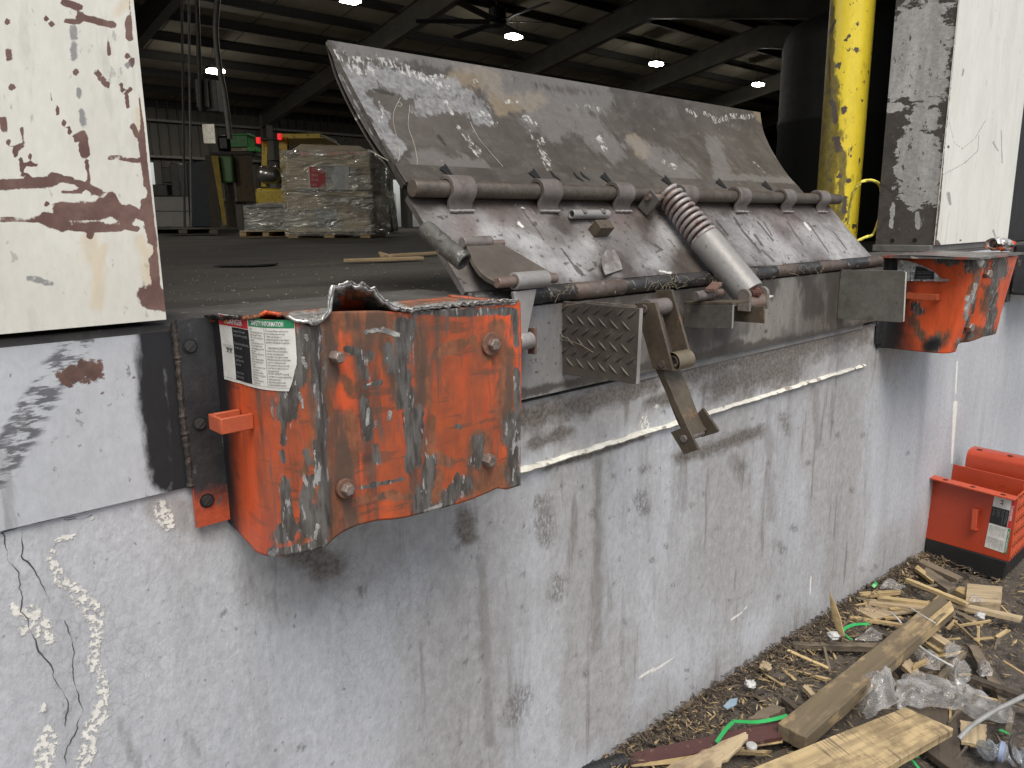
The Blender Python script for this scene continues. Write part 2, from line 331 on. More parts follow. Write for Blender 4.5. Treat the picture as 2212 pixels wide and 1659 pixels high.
pst = {'scuff': [([(15, 1000), (60, 930), (110, 830), (165, 745)], 26), ([(0, 960), (80, 830)], 12), ([(100, 800), (185, 725)], 16), ([(0, 1040), (40, 985)], 14)],
  'rust': [([(148, 812), (200, 800)], 22), ([(170, 968)], 6), ([(55, 1035)], 4), ([(310, 1020)], 5)] + [([(float(rng.uniform(0, 300)), float(rng.uniform(740, 1100)))], float(rng.uniform(1, 3))) for i in range(25)],
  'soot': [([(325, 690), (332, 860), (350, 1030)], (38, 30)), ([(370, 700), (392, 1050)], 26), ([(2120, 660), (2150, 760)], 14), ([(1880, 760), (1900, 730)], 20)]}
for i, (a, b) in enumerate(((-.9, .93), (2.725, 5.2))):
    A = wgrid(a, b, .985, 1.215, .008, -.006)
    obj('edge_plate', MB().grid(A, thick=(0, .02, 0)), m_plate, dock, strokes=pst, sharp=60)
m_ledge = mat('worn_ledge_steel', (.045, .042, .039), (.075, .07, .064), 9, rough=.75, metal=0, fine=.2, bump=((80, .002),), layers=[dict(m=('noise', 40, .66, .04), c=(.3, .28, .24), fac=.6)])
obj('dock_ledge', MB().box(-.9, .93, -.004, .19, 1.2, 1.219).box(2.725, 5.2, -.004, .19, 1.2, 1.219), m_ledge, dock, bevel=.003)
m_caulk = mat('white_caulk', (.72, .70, .62), (.55, .53, .46), 25, rough=.7, bump=((60, .004),), fine=.12, layers=[dict(m=('noise', 34, .60, .05), c=(.24, .215, .185))])
cb = MB()
pts = []; rs = []
for i, x in enumerate(np.arange(.9, 2.66, .012)):
    n1 = mn.noise(Vector((x*40, 0, 0))); n2 = mn.noise(Vector((x*13, 5, 0)))
    pts.append((x, -.001, .8555+.0025*n2)); rs.append(.0125+.005*n1+.003*n2)
cb.tube(pts, rs, 10, flat=.45); obj('caulk_line', cb, m_caulk, dock, noiseamp=.0026, sharp=60)
sb = MB().box(1.37, 2.62, .001-.0045, .01, .985, 1.012)
obj('channel_lip', sb, flat('grey_channel', (.22, .215, .21)), dock, bevel=.002)

for a, b in ((-9.0, -.9), (5.2, 46.0)):       # the dock wall carried on past what the photo shows
    obj('concrete_face', MB().box(a, b, 0, .3, -1.2, 1.003), m_wall, dock); obj('edge_plate', MB().box(a, b, -.006, -.001, .985, 1.215), m_plate, dock); obj('dock_ledge', MB().box(a, b, -.004, .19, 1.2, 1.219), m_ledge, dock)

# ------------------------------------------------------------------ door jambs
m_jamb = mat('cream_painted_steel', (.685, .672, .60), (.615, .60, .53), 5, (1, 1, .5), rough=.45, fine=.05, bump=((8, .002), (70, .0006)), layers=[
   dict(m=('noise', 30, .62, .05, (1, 1, .2), 2), c=(.48, .47, .42), fac=.45),
   dict(m=('noise', 85, .675, .025, (1, 1, .5), 7), c=(.3, .29, .27), fac=.55),
   dict(m=('attr', 'stain', .8, 25, .6, (1, 1, .3)), c=(.58, .42, .20), fac=.36),
   dict(m=('attr', 'chip', .26, 60, .10, (1, 1, 1)), c=(.12, .062, .052), c2=(.175, .105, .085), r=.75, h=-.0012),
   dict(m=('attr', 'gray', .45, 110, .25, (1, 1, 1)), c=(.17, .17, .175), fac=.8)])
J = [([(0, 1000), (290, 980)], 30), ([(280, 950), (385, 975)], 20), ([(420, 990), (470, 1010), (540, 1040)], 20), ([(330, 1040), (440, 1045)], 12), ([(215, 1020), (270, 1025)], 9),
 ([(0, 1185), (240, 1187)], 13), ([(240, 1180), (350, 1215)], 38), ([(320, 1130), (420, 1140)], 42), ([(400, 1150), (560, 1130)], 52), ([(560, 1110), (690, 1170)], 46), ([(600, 1060), (625, 1110)], 28),
 ([(400, 1230), (640, 1232)], 22), ([(490, 1225), (485, 1275)], 20), ([(680, 1222), (740, 1238)], 17), ([(700, 1130), (775, 1170)], 28),
 ([(335, 650), (420, 770), (480, 920), (495, 1020)], 11), ([(500, 1050), (505, 1090)], 11), ([(280, 470), (285, 540), (320, 620)], 9), ([(410, 390)], 20), ([(445, 725), (465, 830)], 24),
 ([(360, 110), (420, 120)], 15), ([(430, 90), (540, 120), (610, 135)], 20), ([(340, 10), (430, 40)], 20), ([(240, 90), (290, 140)], 12), ([(40, 115)], 22), ([(45, 265), (50, 320)], 17), ([(65, 470)], 21),
 ([(15, 640), (25, 700)], 20), ([(120, 700), (140, 780)], 11), ([(45, 760), (110, 870), (120, 920), (155, 960)], 11), ([(90, 790), (115, 800)], 17), ([(160, 830), (175, 870)], 8), ([(140, 885), (190, 895)], 12),
 ([(255, 1100)], 19), ([(300, 365)], 10), ([(325, 370)], 10), ([(520, 390), (580, 460)], 18), ([(645, 450), (670, 490), (695, 580)], 12), ([(700, 480)], 14), ([(580, 850), (640, 850), (770, 875)], 12),
 ([(585, 180), (590, 300)], 5), ([(693, 110), (697, 200)], 20), ([(690, 300)], 18), ([(710, 340)], 21), ([(715, 680), (760, 760), (780, 900), (790, 1000)], 16), ([(785, 1090), (800, 1200), (825, 1300)], 26),
 ([(690, 0), (730, 420), (790, 850), (830, 1300), (880, 1660)], 9), ([(825, 1400), (855, 1640)], 24), ([(800, 1600), (870, 1620)], 62), ([(790, 1310)], 9), ([(545, 1440)], 6)]
jst = {'chip': ZZ(z1, RS(J, .39)), 'gray': ZZ(z1, RS([([(395, 150), (400, 200)], 19), ([(400, 240), (402, 310)], 19), ([(425, 480), (425, 520)], 15), ([(440, 600), (455, 680)], 15), ([(290, 490), (400, 390)], 5), ([(280, 650), (290, 800)], 4),
   ([(160, 1500), (270, 1530)], 16), ([(690, 350)], 16)], .42)),
  'stain': ZZ(z1, RS([([(490, 1290), (535, 1450), (530, 1650)], 30), ([(830, 1350), (800, 1450), (820, 1560)], 42), ([(745, 600), (760, 720)], 18), ([(560, 1330), (545, 1500)], 14), ([(690, 0), (640, 60)], 30), ([(760, 1290), (800, 1420)], 30)], .42))}
lj = thing('door_jamb', (-.2, .1, ZF), 'cream painted steel door jamb with brown rust patches, at the left edge of the photo', 'door jamb', 'steel door jambs of the dock opening')
A = np.array([[(x, -.016, z) for x in np.linspace(-.55, .362, 184)] for z in np.linspace(1.2265, 2.45, 246)])
obj('front_plate', MB().grid(A, thick=(0, .012, 0)), m_jamb, lj, strokes=jst, sharp=60)
m_core = flat('rusty_jamb_core', (.10, .075, .06), .8)
obj('jamb_box', MB().box(-.55, .357, -.002, .225, 1.2265, 3.6).box(-.55, .362, -.016, -.003, 2.452, 3.6), [m_core], lj)
m_ret = mat('peeling_grey_paint', (.065, .054, .047), (.04, .034, .03), 8, rough=.7, fine=.2, bump=((50, .002),), layers=[
   dict(m=('attr', 'paint', .62, 22, .05, (1, .8, 1.5)), c=(.44, .435, .42), c2=(.30, .295, .285), h=.0015, r=.5, ns=12, st=(1, 1, .15)),
   dict(m=('noise', 45, .63, .02, (1, 1, .6), 3), c=(.06, .05, .045), fac=.9),
   dict(m=('noise', 60, .66, .03, (1, 1, .3), 8), c=(.42, .41, .39), fac=.5)])
R3 = [([(1720, 40), (1700, 300)], (160, 130)), ([(1600, 100), (1580, 330)], 60), ([(1780, 80), (1800, 240)], 50), ([(1700, 480), (1750, 480)], 60), ([(1660, 620), (1680, 830)], 85), ([(1740, 600), (1760, 850)], 60), ([(1560, 430), (1600, 420)], 26), ([(1650, 860), (1750, 870)], 20), ([(1560, 1010), (1570, 900)], 10), ([(1690, 950), (1690, 1020)], 12)]
rj = thing('door_jamb', (3.7, .1, ZF), 'white painted steel door jamb with a peeling grey inner side, above the far bumper', 'door jamb', 'steel door jambs of the dock opening')
A = np.array([[(3.221, y, z) for y in np.linspace(.004, .224, 45)] for z in np.linspace(1.246, 2.6, 220)])
obj('return_plate', MB().grid(A, thick=(.01, 0, 0)), m_ret, rj, strokes={'paint': [(p, r) for p, r in ZZ(z3, RS(R3, .44))]}, sharp=60)
m_jamb2 = mat('streaked_white_steel', (.72, .71, .645), (.64, .63, .565), 7, (1, 1, .3), rough=.5, fine=.05, bump=((9, .002), (70, .0006)), layers=[
   dict(m=('noise', 34, .62, .05, (1, 1, .10), 2), c=(.5, .47, .40), fac=.5),
   dict(m=('noise', 48, .70, .02, (1, 1, .22), 7), c=(.14, .125, .11), fac=.8),
   dict(m=('attr', 'mark', .45, 60, .3, (1, 1, .4)), c=(.12, .11, .10), fac=.65),
   dict(m=('attr', 'chip', .5, 50, .07, (1, 1, 1)), c=(.10, .07, .055), r=.7, h=-.001)])
A = np.array([[(x, 0-.002, z) for x in np.linspace(3.215, 4.125, 130)] for z in np.linspace(1.246, 2.6, 250)])
obj('front_plate', MB().grid(A, thick=(0, .005, 0)), m_jamb2, rj, sharp=60, strokes={
   'mark': ZZ(z3, [(p, r*.5) for p, r in [([(1845, 500), (1870, 600), (1910, 630), (1970, 580), (2030, 480)], 1.3), ([(1810, 760), (1920, 700), (1985, 640), (1990, 560)], 1.8), ([(1915, 240), (1910, 270)], 4), ([(2060, 600), (2085, 640)], 3), ([(1840, 850), (1850, 900)], 7), ([(2065, 590)], 3), ([(2060, 1030), (2070, 1060)], 4), ([(2100, 540), (2105, 700)], 2)]]),
   'chip': ZZ(z3, [(p, r*.6) for p, r in [([(1862, 60), (1840, 400)], 1.6), ([(1835, 420), (1800, 900), (1775, 1120)], 2.2), ([(1780, 1085), (1800, 1115)], 8), ([(1840, 620)], 5), ([(1900, 1080)], 4)]])})
obj('base_plate', MB().box(3.19, 4.13, .006, .222, 1.2195, 1.2455), flat('grey_base_plate', (.13, .125, .115), .6), rj, bevel=.002)
obj('jamb_box', MB().box(3.233, 4.12, .0045, .225, 1.246, 3.6).box(3.221, 3.2325, .0045, .225, 2.603, 3.6), m_core, rj)
m_black = flat('black_void', (.006, .006, .006), .9)
for p in (z6(790, 165), z6(1032, 160)):
    c = P(*p, 'x', 3.2205); obj('bolt_hole', MB().tube([c+[-.0012, 0, 0], c+[.003, 0, 0]], .0085, 16), m_black, rj)

# ------------------------------------------------------------------ yellow bollard and rope
m_yel = mat('chipped_yellow_paint', (.84, .66, .045), (.76, .58, .035), 5, (1, 1, .4), rough=.45, fine=.08, bump=((40, .001),), layers=[
   dict(m=('noise', 24, .64, .03, (1, 1, .4), 2), c=(.3, .24, .03), fac=.5),
   dict(m=('attr', 'grime', .6, 30, .3, (1, 1, .5)), c=(.055, .045, .025), c2=(.16, .125, .02), fac=.9),
   dict(m=('noise', 40, .645, .012, (1, 1, .6), 5), c=(.085, .068, .05), h=-.001),
   dict(m=('attr', 'chip', .75, 55, .08, (1, 1, 1)), c=(.08, .06, .05), h=-.001)])
Yp = .42
pc = (P(1769, 370, 'y', Yp)+P(1857, 370, 'y', Yp))/2
rp = 44*fwd(pc)/F
A = np.array([[(pc[0]+rp*math.cos(a), Yp+rp*math.sin(a), z) for a in np.linspace(0, 2*math.pi, 81)] for z in np.linspace(ZF, 2.6, 240)])
mb = MB().grid(A); mb.f.append(tuple(range(81*239, 81*240-1))); mb.mi.append(0)
pole = obj('bollard', mb, m_yel, strokes={'grime': [([(1792, 0), (1788, 200), (1780, 470)], (11, 32)), ([(1822, 330), (1815, 470)], 9), ([(1790, 300), (1780, 480)], 28)],
   'chip': ZZ(z3, [(p, r*.44) for p, r in [([(1392, 148)], 15), ([(1352, 75)], 8), ([(1330, 100), (1360, 75)], 4), ([(1352, 790)], 13), ([(1335, 870), (1330, 940)], 11), ([(1300, 220)], 16), ([(1325, 440)], 16), ([(1290, 590), (1300, 630)], 20), ([(1375, 1010)], 10), ([(1385, 610)], 5), ([(1345, 100)], 4), ([(1260, 60), (1285, 0)], 7), ([(1255, 180), (1260, 300)], 4), ([(1270, 400), (1290, 500)], 14)]])})
tag(pole, 'chipped yellow painted steel bollard standing in the doorway before the dark tank', 'bollard')
m_rope = mat('yellow_rope', (.85, .76, .15), (.5, .42, .05), 60, rough=.8, bump=((200, .002),))
rpts = [P(*z3(*p), 'y', y) for p, y in (((1350, 1000), .30), ((1355, 930), .29), ((1372, 850), .27), ((1400, 805), .25), ((1430, 787), .24), ((1470, 787), .235), ((1500, 803), .235), ((1512, 850), .26), ((1505, 950), .27), ((1475, 1045), .25), ((1440, 1062), .24), ((1410, 1075), .235), ((1395, 1083), .23))]
def smooth(pts, n=6):
    pts = [np.array(p, float) for p in pts]; out = []
    for i in range(len(pts)-1):
        a = pts[max(i-1, 0)]; b = pts[i]; c = pts[i+1]; d = pts[min(i+2, len(pts)-1)]
        for k in range(n):
            t = k/n; out.append(.5*((2*b)+(c-a)*t+(2*a-5*b+4*c-d)*t*t+(3*b-a-3*c+d)*t**3))
    return out+[pts[-1]]
def rope(name, pts, r, m, turns=60):
    b = MB(); sp = smooth(pts, 14); k = len(sp)
    for s in range(3):
        q = []
        for i, p in enumerate(sp):
            t = sp[min(i+1, k-1)]-sp[max(i-1, 0)]; t /= np.linalg.norm(t); a = np.cross(t, [.3, .2, .9]); a /= np.linalg.norm(a); c = np.cross(t, a)
            w = 2*math.pi*(s/3+i*turns/k); q.append(p+r*.5*(a*math.cos(w)+c*math.sin(w)))
        b.tube(q, r*.58, 6)
    return obj(name, b, m, sharp=80)
tag(rope('rope', rpts, .0065, m_rope), 'yellow twisted rope looped beside the bollard and tied behind the jamb', 'rope')

# ------------------------------------------------------------------ dark tank
yt = 1.95; a = P(1669, 400, 'y', yt); rt = .62
td = np.array([a[0]-CC[0], a[1]-CC[1]]); td /= np.linalg.norm(td)
tc = np.array([a[0], a[1]])+np.array([td[1], -td[0]])*rt*1.02
ztop = PD(1745, 72, math.hypot(tc[0], tc[1]+1.0868)*.93)[2]
m_tank = mat('black_polyethylene', (.004, .0045, .0045), (.006, .0065, .006), 4, spec=.25, rough=.6, fine=.1)
prof = [(0, ztop-.02), (rt*.55, ztop-.02), (rt*.80, ztop-.03), (rt*.9, ztop-.06), (rt*.97, ztop-.12), (rt, ztop-.2), (rt, ztop-.68), (rt*1.012, ztop-.7), (rt*1.012, ztop-.73), (rt, ztop-.75), (rt, ZF+.05), (rt*.97, ZF+.0)]
A = np.array([[(tc[0]+r*math.cos(q), tc[1]+r*math.sin(q), z) for q in np.linspace(0, 2*math.pi, 65)] for r, z in prof[::-1]])
tk = thing('storage_tank', (tc[0], tc[1], ZF), 'large black round shouldered plastic tank standing inside behind the yellow bollard', 'tank')
obj('tank_body', MB().grid(A), m_tank, tk, sharp=60)
obj('filler_cap', MB().tube([(tc[0], tc[1], ztop-.03), (tc[0], tc[1], ztop+.05)], rt*.3, 24), m_tank, tk, bevel=.01)
# ================================================================== BUMPERS
def text2d(body, bold=0.0, align='LEFT', space=1.0):
    cu = bpy.data.curves.new('txt', 'FONT'); cu.body = body; cu.offset = bold; cu.align_x = align; cu.space_line = space; cu.resolution_u = 2
    o = bpy.data.objects.new('txt', cu); COL.objects.link(o); dg = bpy.context.evaluated_depsgraph_get()
    me = bpy.data.meshes.new_from_object(o.evaluated_get(dg)); v = np.array([p.co[:2] for p in me.vertices]); f = [tuple(p.vertices) for p in me.polygons]
    bpy.data.objects.remove(o); bpy.data.curves.remove(cu); bpy.data.meshes.remove(me); return v, f
class Profile:                               # a bent steel wall seen from above, x(s), y(s)
    def __init__(s, pts):
        p = np.array(smooth([(a, b, 0) for a, b in pts], 10))[:, :2]
        d = np.r_[0, np.cumsum(np.linalg.norm(np.diff(p, axis=0), axis=1))]; s.d = d; s.p = p; s.len = d[-1]
    def at(s, q):
        q = np.asarray(q, float); return np.stack([np.interp(q, s.d, s.p[:, 0]), np.interp(q, s.d, s.p[:, 1])], -1)
    def nrm(s, q, e=.003):
        t = s.at(np.asarray(q)+e)-s.at(np.asarray(q)-e); n = np.stack([t[..., 1], -t[..., 0]], -1); return n/(np.linalg.norm(n, axis=-1, keepdims=True)+1e-9)
    def s_of_u(s, u, z):
        qs = np.linspace(0, s.len, 600); xy = s.at(qs); us = proj(np.c_[xy, np.full(600, z)])[:, 0]; k = int(np.argmax(us)); return float(np.interp(u, us[:k+1], qs[:k+1]))
    def z_edge(s, qs, poly, z0):
        xy = s.at(qs); z = np.full(len(qs), z0); poly = np.array(poly)
        uv0 = proj(np.c_[xy, z]); k = int(np.argmax(uv0[:, 0]))
        for _ in range(4):
            uv = proj(np.c_[xy, z]); e = proj(np.c_[xy, z+.001])
            vt = np.interp(uv[:, 0], poly[:, 0], poly[:, 1]); z = z+.001*(vt-uv[:, 1])/(e[:, 1]-uv[:, 1])
        z[k:] = z[k]; return z
ORANGE = (.66, .098, .026)
def orange(name, base=ORANGE, extra=()):
    return mat(name, base, tuple(c*.86 for c in base), 7, (1, 1, .4), rough=.42, fine=.07, bump=((14, .0015), (120, .0006)), spec=.4, layers=[
      dict(m=('noise', 16, .60, .08, (1.3, 1.3, .3), 2), c=(.36, .06, .02), fac=.55),
      dict(m=('noise', 50, .655, .03, (1, 1, .25), 4), c=(.20, .06, .03), fac=.75),
      dict(m=('noise', 9, .50, .10, (1.5, 1.5, .35), 14), m2=('attr', 'worn', .5, 8, .6, (1, 1, 1)), c=(.27, .075, .03), c2=(.14, .06, .035), ns=30, fac=.75),
      dict(m=('noise', 30, .60, .03, (.35, .35, 2.4), 15), m2=('attr', 'worn', .3, 8, .5, (1, 1, 1)), c=(.10, .06, .04), fac=.6),
      dict(m=('noise', 38, .62, .03, (2.6, 2.6, .22), 16), m2=('attr', 'worn', .3, 8, .5, (1, 1, 1)), c=(.10, .085, .075), fac=.7),
      dict(m=('noise', 11, .585, .05, (2, 2, .16), 21), m2=('attr', 'worn', .3, 8, .5, (1, 1, 1)), c=(.045, .036, .03), c2=(.11, .08, .06), fac=.8),
      dict(m=('attr', 'rust', .9, 24, .3, (1.6, 1.6, .6)), c=(.16, .065, .032), c2=(.27, .10, .05), r=.8, ns=40),
      dict(m=('noise', 22, .52, .06, (1.5, 1.5, .3), 11), m2=('attr', 'rust', .4, 9, .7, (1, 1, 1)), c=(.075, .055, .042), r=.75, fac=.8),
      dict(m=('attr', 'scuff', .85, 30, .16, (2, 2, .5)), c=(.06, .052, .045), c2=(.15, .14, .13), r=.5, me=.2, ns=55, st=(1.6, 1.6, .35)),
      dict(m=('noise', 70, .62, .03, (1.6, 1.6, .5), 12), m2=('attr', 'scuff', .4, 20, .4, (1, 1, 1)), c=(.42, .42, .41), r=.35, me=.4),
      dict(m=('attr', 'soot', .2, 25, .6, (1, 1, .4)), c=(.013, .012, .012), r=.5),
      dict(m=('attr', 'bare', .7, 80, .2, (1, 1, 1)), c=(.62, .61, .58), c2=(.22, .21, .2), r=.33, me=.55, ns=60, h=.001)]+list(extra))
m_or = orange('scraped_orange_steel')
m_flange = mat('black_oversprayed_steel', (.020, .020, .022), (.035, .036, .038), 9, rough=.42, fine=.2, bump=((50, .0015),), layers=[
   dict(m=('attr', 'orange', .3, 20, .35, (1, 1, 1)), c=(.42, .075, .03), r=.5),
   dict(m=('noise', 40, .64, .03, (1, 1, .5), 3), c=(.10, .095, .09), fac=.8)])
m_bolt = mat('rusty_bolt', (.30, .25, .22), (.17, .12, .095), 60, rough=.5, metal=.5, fine=.25, bump=((200, .001),))
m_washer = mat('rusty_washer', (.22, .11, .07), (.15, .08, .055), 40, rough=.75, metal=.2, fine=.25, bump=((150, .001),))
m_sil = mat('torn_bare_metal', (.62, .61, .58), (.25, .24, .23), 45, rough=.35, metal=.6, fine=.2, bump=((90, .004),))
def hexbolt(parent, c, n, r, h, washer=0, shape=None):
    c = np.array(c, float); n = np.array(n, float); n /= np.linalg.norm(n)
    b = MB().tube([c-n*.004, c+n*h*.8, c+n*h], [r, r, r*.8], 6); o = obj('bolt', b, m_bolt, parent, bevel=.0008)
    if washer: obj('washer', MB().tube([c-n*.003, c+n*.0035], washer, 28), m_washer, o, bevel=.0008)
    return o
LT_R = ("Do not use if fingers and front arm\nare in moving equipment area.\n- Never use damaged or\nmalfunctioning dock leveler. Report\nproblems immediately to supervisor.\n \n    MAINTENANCE/SERVICE\nRead and follow all instructions,\nwarnings and maintenance\nschedules in the owner's manual.\nMaintenance/Service of dock leveler\nlimited to trained personnel.\nPlace barriers on the ground and\ndock floor to indicate service is\nbeing performed.\nDO NOT ENTER PIT unless lip\nand deck are securely supported by\nmaintenance prop.\nElectrically powered units:\nDisconnect/lockout power.")
LT_L = ("USE\nOnly trained operators\nmay use dock leveler.\n- Do not use unless it is\ntrained.\n- Keep the area in front\n- Stay 18 inches clear\n- Lip must be supported\nby truck.\n- Make sure lip rests on\ntruck bed.\nBefore allowing trailer\nto leave dock, return\nleveler.\nNever use hands or feet\nto position lip.\nKeep hands and feet\naway from moving parts\nat all times.\nService with guards\nin place only.")
LT_B = ("Unsupported dock leveler\nramp can lower unexpectedly.\n \nBefore allowing vehicle to leave\nthe dock, store.\n \nDo not remain\nunder lip or deck\nat any time.\n \nAlways lock out\nbefore servicing.")
m_lab = mat('sticker_white', (.66, .65, .60), (.56, .55, .51), 30, rough=.35, fine=.06, layers=[dict(m=('noise', 60, .68, .03), c=(.2, .19, .17), fac=.7)])
m_red = flat('sticker_red', (.55, .03, .035), .35); m_grn = flat('sticker_green', (.02, .22, .09), .35); m_blk = flat('sticker_black', (.018, .018, .02), .35); m_wtx = flat('print_white', (.7, .7, .68), .4); m_gtx = flat('print_grey', (.28, .28, .28), .4); m_ylw = flat('print_yellow', (.7, .5, .03), .4); m_dtx = flat('print_dark', (.05, .05, .05), .4)
def sticker(parent, fn, right=lambda b: 1.0, green_first=False, curve=14):
    """fn(a, b, e): a across 0..1, b down 0..1, e lifted off the sheet -> world point"""
    def sheet(a0, a1, b0, b1, e, n=curve, cut=False):
        return MB().grid(np.array([[fn((a0+(min(a1, right(b)) if cut else a1)*1.0*i/n-a0*i/n), b, e) for i in range(n+1)] for b in np.linspace(b0, b1, 22)]))
    def put(nm, txt, a0, a1, b0, b1, m, par, bold=0.0, mono=True, e=.0011):
        v, f = text2d(txt, bold, space=1.0); lo, hi = v.min(0), v.max(0); q = (v-lo)/(hi-lo)
        b = MB(); b.add([fn(a0+(a1-a0)*x, b1-(b1-b0)*y, e) for x, y in q], f); return obj(nm, b, m, par, smooth=False)
    lab = obj('warning_label', sheet(0, 1.0, 0, 1, .0004, 30, True), m_lab, parent)
    obj('red_header', sheet(.0, .385, .015, .165, .0007), m_red, lab); obj('green_header', sheet(.398, .995, .0, .115, .0007), m_grn, lab); obj('black_panel', sheet(.16, .388, .175, .955, .0007), m_blk, lab)
    put('heading', 'DANGER', .105, .31, .05, .135, m_wtx, lab, .02); put('heading', 'SAFETY INFORMATION', .44, .86, .025, .095, m_wtx, lab, .02)
    tri = [(.07, .135), (.098, .135), (.084, .06)]; obj('warning_triangle', MB().add([fn(a, b, .0011) for a, b in tri], [(0, 1, 2)]), m_ylw, lab, smooth=False)
    put('panel_text', LT_B, .175, .375, .2, .93, m_gtx, lab); put('body_text', LT_L, .41, .59, .14, .94, m_dtx, lab); put('body_text', LT_R, .625, .93, .14, .94, m_dtx, lab)
    put('emblem', 'TT', .06, .145, .5, .555, m_dtx, lab, .06)
    ln = MB()
    for a0, a1, b0, b1 in ((.605, .609, .12, .95), (.02, .15, .455, .458), (.02, .15, .475, .478), (.05, .15, .49, .494), (.05, .15, .56, .564), (.0, .93, .955, .958)):
        N = 10; ln.grid(np.array([[fn(a0+(a1-a0)*i/N, b, .0009) for i in range(N+1)] for b in (b0, b1)]))
    obj('ruled_lines', ln, m_dtx, lab, smooth=False)
    return lab

# ---- near bumper
b1 = thing('dock_bumper', (.64, -.02, .91), 'large battered orange steel dock bumper with torn top and four bolts, nearest on the wall', 'dock bumper', 'orange steel dock bumpers on the wall')
pr = Profile([(.424, -.006), (.4255, -.05), (.428, -.09), (.431, -.122), (.439, -.153), (.455, -.178), (.471, -.192), (.481, -.195), (.488, -.191), (.497, -.186), (.53, -.184), (.60, -.188), (.66, -.183), (.72, -.188), (.80, -.189), (.838, -.197), (.847, -.194), (.851, -.18), (.852, -.1), (.852, -.012)])
qs = np.r_[np.linspace(0, .62, 170), np.linspace(.625, pr.len, 14)]
botp = [z4(*p) for p in ((200, 1360), (240, 1385), (300, 1450), (380, 1540), (460, 1572), (560, 1560), (690, 1535), (760, 1512), (800, 1475), (850, 1440), (940, 1400), (1080, 1375), (1200, 1355), (1300, 1330), (1480, 1285), (1600, 1240), (1690, 1200), (1740, 1207), (1835, 1180), (1900, 1180))]
topp = [z4(*p) for p in ((150, 292), (360, 287), (450, 287), (600, 302), (690, 325), (760, 272), (800, 246), (1050, 240), (1200, 250), (1500, 222), (1790, 192), (1900, 190))]
zb = pr.z_edge(qs, botp, .92); zt = pr.z_edge(qs, topp, 1.22)
xy = pr.at(qs); nn = pr.nrm(qs); nv = 90
A = np.zeros((nv, len(qs), 3))
for j in range(nv):
    t = j/(nv-1); z = zb+(zt-zb)*t; A[j, :, 2] = z
    for i, q in enumerate(qs):
        d = .0032*mn.noise(Vector((q*9, z[i]*5, 1)))+.0022*mn.noise(Vector((q*30, z[i]*8, 4)))
        if .245 < q < .58: d += -.006*math.exp(-((q-.30)/.02)**2)*(1-t)+.004*math.exp(-((q-.45)/.03)**2)*t
        e = min(1, q/.05); A[j, i, :2] = xy[i]+nn[i]*d*e
